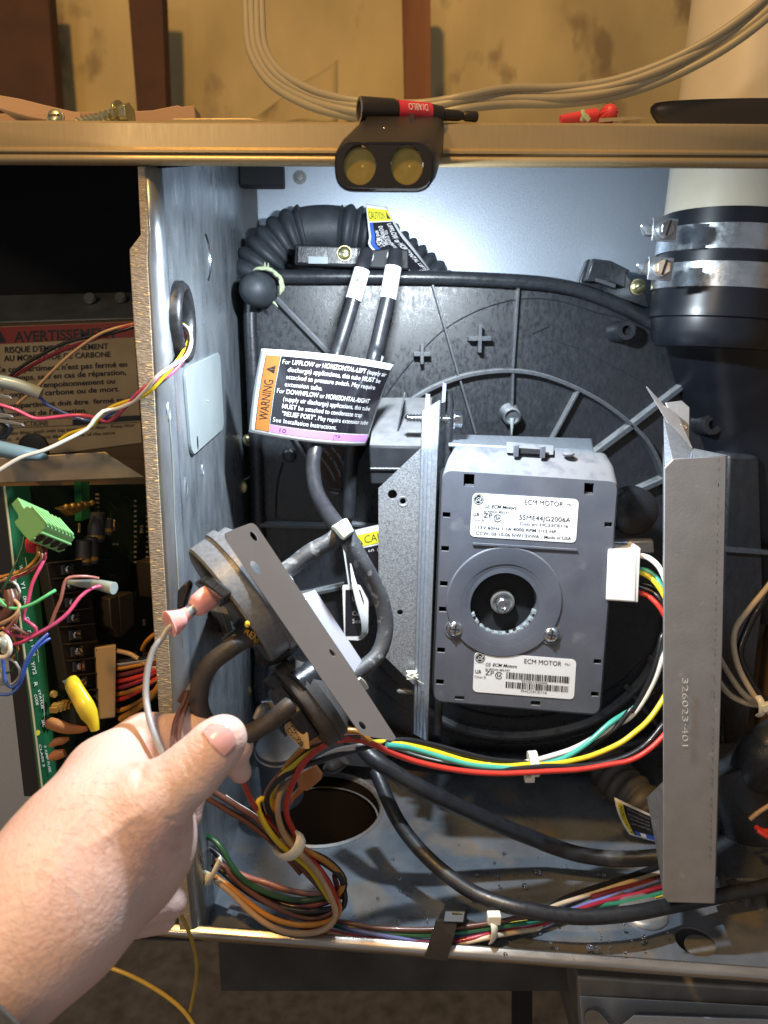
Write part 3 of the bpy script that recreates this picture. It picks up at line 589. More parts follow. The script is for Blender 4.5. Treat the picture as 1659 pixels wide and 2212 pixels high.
ring = [(857, 893), (876, 874), (925, 842), (986, 817), (1040, 805), (1101, 801), (1165, 810), (1236, 836), (1300, 871), (1360, 918), (1400, 963), (1428, 1029), (1446, 1100), (1452, 1200), (1445, 1300), (1420, 1400), (1370, 1480), (1290, 1545), (1200, 1575), (1100, 1585), (1000, 1570), (920, 1530)]
pr_ = [P(x, y, DH) for x, y in ring]; pr_, _ = smooth_path(pr_, .001)
mb = MB(); cc_ = P(1105, 1195, DH); rg = []
for p in pr_:
    s_ = (p - cc_).normalized(); s_.y = 0; rg.append([p - s_ * .0022, p - s_ * .0014 - Vector((0, .009, 0)), p + s_ * .0014 - Vector((0, .009, 0)), p + s_ * .0022])
mb.loft(rg).build('ring_rib', m_rib, hs, 60, bev=.0003)
for k in range(3):
    pa = [P(1120 + (420 - 34 * k) * math.cos(R(a)), 1195 + (400 - 30 * k) * math.sin(R(a)) + 14, DH - .0004) for a in range(40, 150, 6)]
    MB().tube(pa, .0010, 6).build('concentric_bead', m_hous2, hs, 60)
for (x, y, hx, hz) in ((1035, 732, 24, 29), (911, 765, 18, 21)):
    c = P(x, y, DH - .0055); a_ = U(c, hx); b_ = U(c, hz)
    MB().box(c, (a_, 0, 0), (0, .0065, 0), (0, 0, .0016)).box(c, (.0013, 0, 0), (0, .0068, 0), (0, 0, b_)).build('cross_boss', m_rib, hs, 0, bev=.0003)
for x, y, r_ in ((1333, 717, 21), (1515, 915, 22)):
    c = P(x, y, DH); q = U(c, r_); MB().lathe(c, (.10, -1, .04), [(-.001, q * 1.15), (.004, q * 1.02), (.017, q), (.018, q * .93), (.018, q * .48), (.013, q * .45), (.013, .0001)], 30).build('screw_boss', m_hous2, hs, 35)
    MB().lathe(c + Vector((.10, -1, .04)) * .0135, (.10, -1, .04), [(0, .0002), (.0002, q * .42)], 20).build('boss_hole', m_black, hs)
c = P(1100, 893, DH); q = U(c, 19)
o = MB().lathe(c, (0, -1, -.1), [(0, q * 1.2), (.008, q), (.014, q), (.015, q * .8), (.012, q * .6), (.012, .0001)], 26).build('screw_boss', m_rib, hs, 35, label='dusty boss with a drip below it')
MB().tube([c + Vector((0, -.013, -.003)), c + Vector((0, -.0145, -.008)), c + Vector((0, -.015, -.015))], [.0022, .0013, .0004], 12).build('drip', m_greylid, hs, 60)
# tabs
tq = pts(G, [(540, 245), (592, 112), (700, 128), (825, 188), (835, 215), (930, 290), (960, 405), (800, 350), (560, 300)], DH)
MB().prism(tq, (0, .01, 0)).build('mounting_ear', m_hous2, hs, bev=.001)
MB().prism(pts(G, [(560, 250), (600, 118), (705, 132), (822, 190), (795, 205), (790, 290), (700, 255)], DH), (0, -.010, 0)).build('ear_block', m_hous, hs, bev=.001)
MB().prism(pts(G, [(640, 225), (760, 262), (755, 285), (640, 245)], DH - .012), (0, .004, 0)).build('ear_slot', m_rib, hs, bev=.0003)
screw('housing_screw', hs, P(*G(888, 278), DH - .001), U(P(*G(888, 278), DH), 17), m=m_brass, ang=35)
eq = pts(E, [(440, 430), (445, 308), (830, 322), (850, 345), (880, 345), (1000, 332), (1118, 340), (1120, 460)], .575)
MB().prism(eq, (0, .02, 0)).build('tube_bracket', m_flatblack, hs, bev=.0012)
MB().prism(pts(E, [(458, 420), (462, 325), (820, 336), (820, 430)], .5745), (0, -.0022, 0)).build('bracket_face', m_hous, hs, bev=.0006)
MB().prism(pts(E, [(524, 382), (640, 384), (638, 426), (524, 424)], .572), (0, -.0006, 0)).build('bracket_window', m_greylid, hs, label='pale window in the tube bracket')
screw('bracket_screw', hs, pt(E, (738, 364, .571)), U(P(744, 547, .57), 16.5), m=m_brass, ang=-8)
for x in (865, 1035):
    MB().lathe(pt(E, (x, 380, .57)), (0, 1, 0), [(0, U(P(790, 550, .57), 17)), (.006, U(P(790, 550, .57), 17))], 20).build('hose_port', m_hous2, hs)
# corner stud with rubber cap
cb = thing('dust_boot', 'round dark rubber cap smeared with dried green sealant at the upper left corner of the blower housing', 'cap', P(558, 627, .57))
cb['label'] = 'round dark rubber cap with dried green sealant at the housing\'s upper left corner'
c = P(559, 626, .574); q = U(c, 37)
MB().lathe(c, (-.15, -1, -.05), [(-.006, q * 1.02), (.002, q * 1.02), (.010, q * .93), (.016, q * .7), (.019, q * .4), (.0198, .0001)], 32).build('dome', m_bell, cb, 60)
mb = MB(); c = P(570, 622, .572); random.seed(3)
for k in range(9):
    a0 = random.uniform(-.9, 1.3); pa = [c + Vector(((q * (1.05 + .05 * k / 3)) * math.cos(a0 + t), -.004 - .001 * random.random(), q * (1.05 + .04 * random.random()) * math.sin(a0 + t))) for t in np.linspace(0, random.uniform(.5, 1.1), 6)]; mb.tube(pa, [.0004, .0013, .0016, .0015, .0011, .0003], 6)
for a in (1.25, 1.4, -.95): mb.tube([c + Vector((q * math.cos(a), -.004, q * math.sin(a))), c + Vector((q * 1.35 * math.cos(a + .05), -.005, q * 1.4 * math.sin(a + .05)))], [.0012, .0003], 6)
mb.build('sealant_ring', m_gunk, cb, 60)
# embossed marks
def flat(fr, d, nx=(1, 0), ang=0):
    def f(x, y, z=0): p = pt(fr, (x, y, d)); return p + Vector((0, -z, 0))
    return f
def emboss(fr, x, y, s, cap, ang, d, par, m, name='embossed_text', w_=None, **k):
    mb = MB(); txt(mb, flat(fr, d), x, y, s, cap, w_, ang=ang, **k); return mb.build(name, m, par, 0, kind='open', solid=.0004)
emboss(G, 480, 508, 'NOI', 40, 20, DH - .0001, hs, m_hous2, w_=110); emboss(G, 600, 560, 'I', 40, 22, DH - .0001, hs, m_hous2)
emboss(G, 825, 1245, '18', 50, -6, DH - .0002, hs, m_hous2); emboss(G, 845, 1405, '492', 52, -8, DH - .0002, hs, m_hous2, w_=130)
mb = MB(); 
for a, b in (((262, 557), (365, 510)), ((262, 557), (340, 640)), ((365, 590), (340, 640)), ((365, 590), (560, 650)), ((560, 650), (760, 760)), ((760, 760), (930, 850))): mb.tube(pts(G, [a, b], DH - .0001), .00022 if b != (365, 510) else .0007, 5)
mb.build('embossed_arrow', m_hous2, hs)
# support box left of the bracket
MB().hexa([P(797, 963, .515), P(925, 966, .515), P(925, 1049, .515), P(800, 1047, .515)], [P(812, 862, .575), P(935, 862, .575), P(925, 1030, .575), P(812, 1030, .575)]).build('support_box', m_flatblack, hs, bev=.0015)
MB().hexa([P(799, 962, .5155), P(925, 965, .5155), P(925, 963, .5155), P(799, 960, .5155)], [P(814, 862, .574), P(933, 862, .574), P(933, 859, .574), P(814, 859, .574)]).build('box_dust', m_dust, hs)
MB().tube([P(800, 1013, .5145), P(925, 1014, .5145)], .0016, 8).build('box_ridge', m_hous2, hs, 60)
MB().hexa([P(858, 929, .530), P(861, 929, .530), P(876, 850, .530), P(873, 848, .530)], [P(858, 925, .545), P(861, 925, .545), P(876, 848, .56), P(873, 848, .56)]).build('support_fin', m_rib, hs, bev=.0003)
# exhaust elbow behind the scroll at the right
MB().tube([P(1568, 610, .565), P(1578, 700, .575), P(1590, 780, .592), P(1610, 900, .612), P(1640, 1100, .62), P(1660, 1300, .62)], [.046, .047, .050, .052, .054, .05], 28).build('exhaust_elbow', m_coup, hs, 60)
# left side lower body (dark) and round plug under the tag
MB().prism([P(560, 1525, .58), P(860, 1600, .58), P(820, 1660, .575), P(600, 1640, .572)], (0, .03, 0)).build('lower_apron', m_hous, hs, bev=.001)
c = pt(Q, (345, 290, DH)); MB().lathe(c, (0, -1, 0), [(0, U(c, 16)), (.006, U(c, 14)), (.007, U(c, 9)), (.007, .0001)], 22).build('plug', m_hous2, hs, 40)
MB().tube(pts(Q, [(290, 350), (250, 500), (235, 650), (232, 810)], DH - .0005), .0007, 5).build('mould_seam', m_hous2, hs, 60)
for (fr, x, y, d, r_, lb) in ((D, 1540, 1445, .592, 15, 'upper'), (D, 1582, 1148, .592, 12, 'top'), (I, 548, 1215, .585, 14, 'mid'), (N, 1345, 640, .575, 11, 'low')):
    c = pt(fr, (x, y, d)); screw('side_screw', hs, c, U(c, r_), (-.3, -1, 0), m_brass, ang=random.uniform(-60, 60))
mb = MB(); mb.tube(pts(D, [(1595, 1170, .588), (1605, 1240, .586), (1598, 1300, .587), (1612, 1350, .586), (1590, 1385, .588), (1545, 1410, .59)]), [.0006, .0012, .0005, .0013, .0007, .0004], 6); o = mb.build('lint_thread', m_greylid, None, 60); tag(o, 'thin pale thread of lint between two brass screws left of the housing', 'thread')
# dark canister on the shelf left (base behind the hand)
cn = thing('drain_cup', 'dark round plastic cup behind the thumb beside the orange connector', 'cup', pt(UU, (700, 300, .52)))
c = pt(UU, (720, 210, .50)); r_ = U(c, 52)
MB().lathe(c + Vector((0, 0, 0)), (0, -.25, 1), [(-.05, r_ * .9), (-.012, r_ * .92), (-.010, r_), (-.004, r_ * 1.02), (-.0035, r_ * .95), (0, r_ * .94), (.001, r_ * .85)], 36).build('cup_body', m_bell, cn, 40)

# ================================================================ corrugated drain hose with caution tag
bl = thing('corrugated_hose', 'dusty black corrugated rubber hose arching over the top of the blower housing', 'corrugated hose', P(680, 560, .62))
def ewob(path, d, r0, period, amp, skip=None, flatr=None, n=28):
    p, _ = smooth_path([pt(E, q, d) if len(q) == 2 else pt(E, q) for q in path], r0, .0009); s_ = 0; rr = []
    for i, q in enumerate(p):
        if i: s_ += (q - p[i - 1]).length
        v = r0 * (1 + amp * (abs(math.cos(math.pi * s_ / period)) ** .75 - .5) * 1.0)
        rr.append(v)
    if skip:
        x0, x1 = skip
        for i, q in enumerate(p):
            X = 829.5 + q.x / zc(q) * F
            if x0 < X < x1: rr[i] = flatr
    return frames(p, rr, n)
top = [(190, 620), (215, 480), (290, 360), (390, 270), (500, 228), (610, 215), (720, 222), (830, 240)]
MB().loft(ewob(top, .615, .0175, .0088, .24, (660, 733), .0172)).build('left_bend', m_bell, bl, 60)
top = [(800, 235), (900, 255), (980, 300), (1070, 370), (1160, 440), (1240, 510), (1310, 590)]
MB().loft(ewob(top, .622, .0150, .0088, .30)).build('right_bend', m_bell, bl, 60)
def polygridmap(L_, R_, Wd, Hd, d, nrm=Vector((0, -1, 0)), off=.0003):
    l, _ = smooth_path(L_, .001, .001); r, _ = smooth_path(R_, .001, .001)
    def at(a, t): x = max(0, min(1, t)) * (len(a) - 1); i = min(int(x), len(a) - 2); return a[i].lerp(a[i + 1], x - i)
    def f(x, y, z=0): return at(l, y / Hd).lerp(at(r, y / Hd), x / Wd) + nrm * (off + z)
    return f
ct = thing('caution_tag', 'curling caution tag with yellow heading wrapped on the corrugated hose at the top', 'tag', pt(E, (920, 200, .58)), group=None)
f = polygridmap([pt(E, q) for q in ((864, 68, .588), (872, 150, .586), (884, 260, .584), (900, 340, .583), (1130, 470, .583))], [pt(E, q) for q in ((990, 90, .590), (1020, 150, .590), (1075, 240, .592), (1150, 335, .594), (1245, 462, .595))], 12, 44, 0)
MB().grid(lambda u, v: f(12 * u, 44 * v), 6, 30).build('tag_sheet', m_paper, ct, 60, kind='open', solid=.0003)
mb = MB(); rect(mb, f, .7, 9.5, 11.0, 43.6, .0004, 6, 26); mb.build('black_field', m_inkg, ct, 60, kind='open')
mb = MB(); rect(mb, f, 0.7, 9.5, 2.2, 30, .0006, 2, 16); mb.build('blue_bar', m_bluep, ct, 60, kind='open')
mb = MB(); rect(mb, f, .5, 2.2, 11.3, 9, .0004, 4, 4); mb.build('yellow_heading', m_yelp, ct, 60, kind='open')
mb = MB(); txt(mb, f, .7, 7.8, 'CAUTION', 4.0, 8.0, z=.0006); txt(mb, f, 9.1, 7.8, '\u25B2', 4.5, 1.8, z=.0006); mb.build('heading_text', m_ink, ct, 0, kind='open')
mb = MB(); txt(mb, f, 8.2, 10.5, 'UPFLOW or HORIZONTAL LEFT', 1.9, 33, ang=90, z=.0007, bold=.01); txt(mb, f, 6.2, 14, 'to condensate trap', 1.5, 20, ang=90, z=.0007); txt(mb, f, 4.3, 11.5, 'DOWNFLOW', 1.8, 10.5, ang=90, z=.0007, bold=.01); txt(mb, f, 2.7, 13.5, 'and MUST', 1.6, 9, ang=90, z=.0007, bold=.01); mb.build('tag_text', m_winkw, ct, 0, kind='open')

# ================================================================ pressure hoses with sleeves
def hose(name, fr, path, r, m, label, group=None, n=18, endr=None):
    p = pts(fr, path); rr = [U(q, r) for q in p]
    if endr: rr = [U(q, e) for q, e in zip(p, endr)]
    rm = sorted(rr)[len(rr) // 2]; rr = [rm if not endr else x for x in rr]
    o = MB().tube(p, rr, n, .003).build(name, m, None, 60); tag(o, label, 'hose', group); return o
ha = [(868, 362, .545), (858, 400, .540), (836, 470, .534), (800, 600, .53), (765, 730, .527), (718, 880, .522), (680, 1010, .515)]
hA = hose('pressure_hose', E, ha + [(630, 1300, .505), (575, 1480, .495), (553, 1590, .487), (555, 1690, .475), (573, 1779, .462), (608, 1851, .445), (658, 1929, .42), (712, 1998, .400)], 15.5, m_rubber, 'left black hose with the blue stamped white sleeve, running under the warning tag')
hb = [(1040, 362, .545), (1033, 420, .540), (1018, 500, .534), (993, 640, .53), (960, 780, .527), (926, 930, .522), (905, 1010, .518)]
hB = hose('pressure_hose', E, hb + [(860, 1300, .53), (790, 1500, .540), (770, 1708, .545), (768, 1830, .545), (762, 1925, .545)], 16, m_rubber, 'right black hose with the white numbered sleeve, running under the warning tag')
def sleeve(name, fr, a, b, r, m, label, par, txts, tilt=-8):
    a, b = pt(fr, a), pt(fr, b); ax = b - a; L_ = ax.length; rr = U(a, r)
    t = thing(name, label, 'hose sleeve', a)
    MB().lathe(a, ax, [(0, rr * .9), (0, rr), (L_, rr), (L_, rr * .9)], 28).build('band', m_paper, t)
    d_ = ax.normalized(); sd = d_.cross(Vector((0, 1, 0))).normalized(); sd = -sd if sd.x < 0 else sd; fw = Vector((0, -1, 0)); fw = (fw - d_ * fw.dot(d_)).normalized()
    def f(x, y, z=0): th = y / 10; return a + d_ * (x / 40 * L_) + (fw * math.cos(th) - sd * math.sin(th)) * (rr + .0002)
    mb = MB()
    for (x, y, s, cap, w_) in txts: txt(mb, f, x, y, s, cap, w_, bold=.012)
    mb.build('stamped_text', m_bluep, t, 0, kind='open')
    return t
sleeve('hose_sleeve', E, (842, 462, .533), (790, 640, .529), 17.5, m_paper, 'white sleeve stamped ALL MODELS in blue on the left hose', None, [(3, 4.5, 'ALL MODELS', 7, 34), (14, -3.5, '714', 5, 12)])
sleeve('hose_sleeve', E, (1027, 446, .533), (995, 635, .529), 18, m_paper, 'white sleeve stamped with a blue number on the right hose', None, [(10, 6, '319873', 5.5, 17), (20, -3, 'V', 4, 3)])
# clear end collar of the right hose just above the warning tag
a, b = pt(E, (925, 962, .523)), pt(E, (905, 1015, .522)); o = MB().lathe(a, b - a, [(0, U(a, 16)), (0, U(a, 18)), ((b - a).length, U(a, 18))], 24).build('hose_collar', m_paper, None); tag(o, 'short white collar on the right hose at the top edge of the warning tag', 'collar')

# ================================================================ warning tag
wt = thing('warning_tag', 'black, orange and purple printed warning tag wrapped round the two upper hoses', 'tag', pt(E, (560, 1200, .49)))
Wt, Ht = 79.3, 50.0
def bez(a, b, c_, t): return [a[i] * (1 - t) ** 2 + 2 * c_[i] * t * (1 - t) + b[i] * t * t for i in range(3)]
def wmap(x, y, z=0):
    u, v = x / Wt, y / Ht
    top = bez((245, 928, .497), (1033, 1024, .520), (700, 952, .462), u); bot = bez((172, 1422, .497), (865, 1502, .520), (600, 1508, .462), u)
    X = top[0] + (bot[0] - top[0]) * v - 8 * math.sin(math.pi * v) * (1 - u) - 10 * math.sin(math.pi * v) * u; Y = top[1] + (bot[1] - top[1]) * v; Dd = top[2] + (bot[2] - top[2]) * v + .0015 * math.sin(5 * u + 4 * v)
    return pt(E, (X, Y, Dd - .0003 - z))
MB().grid(lambda u, v: wmap(Wt * u, Ht * v, -.0003), 40, 20).build('tag_sheet', m_paper, wt, 60, kind='open', solid=.0003)
mb = MB(); rect(mb, wmap, 11.3, 3.5, 78.4, 43, .0002, 30, 14); mb.build('black_field', m_inkg, wt, 60, kind='open')
mb = MB(); rect(mb, wmap, 3.2, 3.6, 10.8, 47.6, .0002, 4, 14); mb.build('orange_bar', m_orange, wt, 60, kind='open')
mb = MB(); rect(mb, wmap, 11.3, 43.5, 78.4, 47.6, .0002, 30, 2); mb.build('purple_strip', m_purple, wt, 60, kind='open')
mb = MB(); txt(mb, wmap, 9.6, 41.5, 'WARNING', 5.2, 24, ang=-90, z=.0004); 
mb.grid(lambda u, v: wmap(9.3 - 4.8 * v, 11.7 + (u - .5) * 4.8 * (1 - v), .0004), 3, 3)
rect(mb, wmap, 3.05, 3.45, 3.3, 47.8, .0003, 1, 10); rect(mb, wmap, 10.7, 3.45, 10.95, 47.8, .0003, 1, 10); rect(mb, wmap, 3.1, 47.5, 11, 47.75, .0003); mb.build('heading_text', m_ink, wt, 0, kind='open')
mb = MB(); txt(mb, wmap, 9.0, 11.9, '!', 2.6, .5, ang=-90, z=.0006, bold=.02); mb.build('exclamation_mark', m_orange, wt, 0, kind='open')
lines = [(12, 64.5, [('For ', -.004), ('UPFLOW', .01-.004), (' or ', -.004), ('HORIZONTAL-LEFT', .01-.004), (' (supply air', -.004)]), (15.8, 58.5, [('discharge) applications, this tube ', -.004), ('MUST', .01-.004), (' be', -.004)]), (15.8, 56.5, [('attached to pressure switch. May require', -.004)]),
         (15.8, 22.5, [('extension tube.', -.004)]), (12, 59.5, [('For ', -.004), ('DOWNFLOW', .01-.004), (' or ', -.004), ('HORIZONTAL-RIGHT', .01-.004)]), (16.2, 57.5, [('(supply air discharge) applications, this tube', -.004)]),
         (16.2, 53, [('MUST', .01-.004), (' be attached to condensate trap', -.004)]), (16.8, 58.5, [('"RELIEF PORT".', .01-.004), (' May require extension tube', -.004)]), (12, 41, [('See Installation Instructions.', -.004)])]
mb = MB()
for i, (x, w_, sg) in enumerate(lines): txt(mb, wmap, x + .3, 7.9 + 4.2 * i, sg, 2.75, w_, z=.0005)
mb.build('tag_text', m_winkw, wt, 0, kind='open')
mb = MB()
for x, s in ((16, '10'), (52, 'JTP')): txt(mb, wmap, x, 46.9, s, 2.4, 5, z=.0004)
mb.build('smudged_print', m_ink, wt, 0, kind='open')
# back of the tag: the dark printed flap seen under it
def bmap(x, y, z=0):
    u, v = x / 30, y / 25; a, b, c_, d = [pt(Q, q) for q in ((400, 150, .545), (1000, 200, .545), (760, 620, .56), (680, 610, .56))]; return (a * (1 - u) + b * u) * (1 - v) + (d * (1 - u) + c_ * u) * v + Vector((0, -z, 0))
fl3 = MB(); fl3.grid(lambda u, v: bmap(30 * u, 25 * v), 8, 8).build('hanging_flap', m_inkg, wt, 60, kind='open', solid=.0003)
mb = MB(); txt(mb, bmap, 3, 3, 'HORIZONTAL FLOW', 1.4, 20, ang=52, z=.0006, mirror=True); txt(mb, bmap, 9, 3, 'UPFLOW or HOR', 1.6, 18, ang=50, z=.0006, mirror=True); txt(mb, bmap, 14, 3, 'DOWNFLOW and', 1.5, 17, ang=48, z=.0006, mirror=True); mb.build('flap_text', m_greylid, wt, 0, kind='open')

# lower tags
t2 = thing('caution_tag', 'black tag with yellow CAUTION band half hidden behind the galvanised bracket', 'tag', pt(Q, (1000, 1000, .52)))
cq = pts(Q, [(770, 940, .545), (1330, 812, .545), (1400, 1480, .545), (860, 1560, .55)]); f = quadmap(cq, 56, 66)
MB().grid(lambda u, v: f(56 * u, 66 * v, -.0003), 4, 4).build('tag_sheet', m_paper, t2, 0, kind='open', solid=.0003)
mb = MB(); rect(mb, f, 1.5, 16, 56, 66, .0003); mb.build('black_field', m_inkg, t2, 0, kind='open')
mb = MB(); rect(mb, f, 1.5, 4.5, 56, 14.5, .0003); mb.build('yellow_heading', m_yelp, t2, 0, kind='open')
mb = MB(); txt(mb, f, 18.0, 12.5, 'CAUTION', 6.6, 36, z=.0005); mb.grid(lambda u, v: f(13 + (u - .5) * 8 * v, 5 + 8 * v, .0005), 2, 2); mb.build('heading_text', m_ink, t2, 0, kind='open')
mb = MB(); txt(mb, f, 20.5, 18.5, 'See Installation', 4.6, 38, ang=82, z=.0005); txt(mb, f, 27.5, 18, 'Cut tie when', 4.6, 30, ang=84, z=.0005); mb.build('tag_text', m_winkw, t2, 0, kind='open')
t3 = thing('looped_tag', 'looped black tag with white border and the words Use, Cut, See behind the hose', 'tag', pt(Q, (880, 1830, .535)))
rq = rounded(pts(Q, [(782, 1368, .535), (930, 1366, .535), (1000, 1500, .535), (996, 1770, .535), (935, 1830, .535), (800, 1822, .535)]), .002)
MB().prism(rq, (0, .0004, 0)).build('tag_sheet', m_paper, t3)
MB().prism(pts(Q, [(808, 1408, .5347), (930, 1408, .5347), (960, 1500, .5347), (955, 1790, .5347), (806, 1792, .5347)]), (0, .0002, 0)).build('black_field', m_inkg, t3)
MB().tube(pts(Q, [(850, 1190, .53), (880, 1350, .526), (925, 1520, .524), (965, 1660, .524), (965, 1770, .528), (925, 1815, .533)]), [.0004, .0018, .0026, .0027, .0024, .001], 10, flat=.15).build('turned_edge', m_paper, t3, 60)
mb = MB(); f = flat(Q, .5344)
for y, s, w_ in ((1500, 'Use', 66), (1622, 'Cut', 72), (1685, 'See', 78)): txt(mb, f, 864, y, s, 38, w_)
mb.build('tag_text', m_winkw, t3, 0, kind='open')
# ================================================================ galvanised mounting bracket (left of the motor)
br = thing('mounting_bracket', 'galvanised bracket with a drilled side plate and ribbed upright standing left of the motor', 'bracket', P(905, 1598, .497))
DB = .503
ol = [P(914, 964, DB), P(817.5, 1055, DB), (0, 0, 0), P(817.5, 1405, DB), P(899, 1485, DB), P(925, 1485, DB), P(935, 964, DB)]; ol.pop(2)
holes = []
for x, y, r_ in ((145, 440, 10), (207, 482, 6.4), (190, 1140, 6.4)):
    c = pt(J, (x, y, DB)); holes.append(circ(c, U(c, r_), 22))
MB().prism(ol, (0, .0015, 0), holes).build('side_plate', m_spang, br, bev=.0002)
c = pt(J, (207, 482, DB)); MB().lathe(c, (0, -1, 0), [(0, U(c, 12)), (.0006, U(c, 11)), (.0004, U(c, 8)), (0, U(c, 6.6))], 24, cap=False).build('pressed_ring', m_spang, br)
def up(x0t, x0b, y0, y1, t): return x0t + (x0b - x0t) * t
prof_ = [(0, 0), (2, -.0018), (5, -.0018), (6, 0), (9, 0), (10, -.0022), (14, -.0022), (15, -.0004), (24, -.0004), (26, -.004), (36, -.004), (38, -.001), (38, .012)]
rows = []
for t in np.linspace(0, 1, 8):
    yt0 = 880; yb = 1592
    row = []
    for i, (u, dd) in enumerate(prof_):
        x = (912 + u) * (1 - t) + (893 + u * .80) * t; y = (888 - u * .62 + (0 if i < 11 else 0)) * (1 - t) + (1584 + u * .45) * t; row.append(P(x, y, .500 + dd))
    rows.append(row)
n_ = len(prof_); MB().add([p for r in rows for p in r], [(a * n_ + i, a * n_ + i + 1, (a + 1) * n_ + i + 1, (a + 1) * n_ + i) for a in range(7) for i in range(n_ - 1)]).build('ribbed_upright', m_galv, br, 40, kind='open', solid=.0009)
MB().prism([P(918, 884, .51), P(920, 850, .51), P(928, 850, .51), P(928, 880, .51)], (0, .0012, 0)).prism([P(954, 866, .507), P(957, 826, .507), P(963, 828, .507), P(962, 866, .507)], (0, .0012, 0)).build('top_tabs', m_galv, br) if False else None
MB().prism([P(917, 890, .508), P(920, 850, .508), P(929, 852, .508), P(928, 885, .508)], (0, .0014, 0)).build('top_tab', m_galv, br); MB().prism([P(954, 870, .504), P(957, 826, .504), P(964, 829, .504), P(962, 868, .504)], (0, .0014, 0)).build('top_tab', m_galv, br)
MB().tube([P(958, 856, .513), P(965, 850, .514), P(971, 870, .514), P(968, 940, .514), P(960, 1250, .512), P(945, 1585, .510)], .0030, 12).build('edge_trim', m_rubber, br, 60)
bs = thing('bracket_bolt', 'upper hex bolt with washer passing through the bracket above the motor', 'bolt', P(985, 904, .51), group='bolts through the mounting bracket')
a, b = P(992, 906, .513), P(875, 903, .513); ax = b - a; k = ax.length
MB().lathe(a, ax, [(-.002, .0056), (.003, .0056), (.0035, .005)], 6).build('hex_head', m_chrome, bs, bev=.0003); MB().lathe(a, ax, [(.0032, .0072), (.0045, .0072)], 24).build('washer', m_chrome, bs, bev=.0002)
def threads(a, ax, t0, t1, r0, r1, pitch):
    pr = []; t = t0
    while t < t1: pr += [(t, r0), (t + pitch * .45, r1), (t + pitch * .55, r1), (t + pitch * .95, r0)]; t += pitch
    return MB().lathe(a, ax, pr + [(t + .001, r0 * .5)], 16)
threads(a, ax, .006, k - .002, .0021, .0031, .0022).build('threaded_shank', m_chrome, bs)
bs = thing('bracket_bolt', 'lower screw whose thread pokes out left of the bracket near its foot', 'bolt', P(875, 1494, .51), group='bolts through the mounting bracket')
a, b = P(905, 1496, .511), P(862, 1493, .511); threads(a, b - a, 0, (b - a).length, .0016, .0022, .0014).build('threaded_shank', m_dimsteel, bs)
mb = MB(); random.seed(5); c = pt(J, (260, 1505, .498))
for k in range(14): mb.tube([c + Vector((random.uniform(-.004, .004), -random.uniform(0, .003), random.uniform(-.003, .003))) for _ in range(4)], [.0003, .0009, .0007, .0003], 5)
mb.tube([c, c + Vector((.004, -.002, -.004)), c + Vector((.009, -.002, -.007))], [.0007, .0004, .0002], 5); o = mb.build('lint_tuft', m_nylon, None, 60, kind='stuff'); tag(o, 'small pale tuft of lint stuck on the lower edge of the bracket', 'lint', kind='stuff')

# ================================================================ motor
mt = thing('blower_motor', 'dusty grey rectangular motor module with two white labels and a round shaft opening', 'motor', P(1130, 1560, .48))
def mj(x, y, d): return pt(J, (x, y, d))
cor_f = [(447, 298), (1478, 366), (1368, 1742), (392, 1662)]
cor_m = [(440, 292), (1487, 360), (1372, 1752), (386, 1668)]
cor_t = [(470, 205), (1465, 262), (1378, 1745), (390, 1662)]
cor_b = [(502, 150), (1425, 196), (1378, 1735), (402, 1650)]
DM = .466
rg = [rounded([mj(x, y, d_) for x, y in cc_], .006, 5) for cc_, d_ in ((cor_f, DM), (cor_m, DM + .0022), (cor_t, DM + .016), (cor_b, DM + .024), (cor_b, DM + .055))]
MB().loft(rg[:], False).build('casing', m_motor, mt, 50)
ctr = mj(806, 1098, DM); rh = U(ctr, 73)
hl = [circ(ctr, rh, 48, (1, 0, 0), (0, 0, 1), 1.0)]
def rq(x0, y0, x1, y1, sk=.06):
    return [mj(x0, y0, DM), mj(x1, y0 + (x1 - x0) * sk, DM), mj(x1 - 2, y1 + (x1 - x0) * sk, DM), mj(x0 - 2, y1, DM)]
slots = [rq(568, 318, 632, 392), rq(1282, 372, 1340, 440)] + [rq(x, y - 15, x + 46, y + 16) for x, y in ((443, 560), (435, 760), (427, 968), (421, 1120), (411, 1362), (404, 1550))] + [rq(x, y - 16, x + 46, y + 12) for x, y in ((1402, 620), (1338, 1432), (1322, 1625))] + [rq(515, 1634, 572, 1656), rq(965, 1664, 1022, 1690)]
scr = [(515, 1240), (1083, 1274)]
MB().prism(rg[0], (0, .0018, 0), hl + slots).build('front_face', m_motor, mt, 0)
MB().prism([p + Vector((0, .012, 0)) for p in rg[1]], (0, .002, 0)).build('inner_board', m_black, mt)
# slot frames: ledges inside
for s_ in slots[:2]:
    a = [p + Vector((0, .0025, 0)) for p in s_]; MB().hexa([a[3], a[2], a[2] + Vector((0, 0, .0008)), a[3] + Vector((0, 0, .0008))], [a[3] + Vector((0, .006, 0)), a[2] + Vector((0, .006, 0)), a[2] + Vector((0, .006, .0008)), a[3] + Vector((0, .006, .0008))]).build('slot_ledge', m_motor, mt)
MB().tube([mj(640, 345, DM + .003), mj(1308 - 668 + 668, 372, DM + .003), mj(1335, 385, DM + .004)][1:], .0002, 4).build('thin_wire', m_chrome, mt)
fa = Vector((0, -1, 0))
MB().lathe(ctr + Vector((0, 0, .002)), fa, [(0, rh * 1.72), (.0008, rh * 1.70), (.0010, rh * 1.68), (.0008, rh * 1.22), (-.0002, rh * 1.02)], 64, cap=False).build('raised_ring', m_motor, mt, 25)
MB().lathe(ctr, fa, [(.0009, rh * 1.28), (.0004, rh * 1.24), (-.0016, rh * 1.01), (-.003, rh * .995), (-.012, rh * .99)], 64, cap=False).build('dished_ring', m_motor, mt, 25)
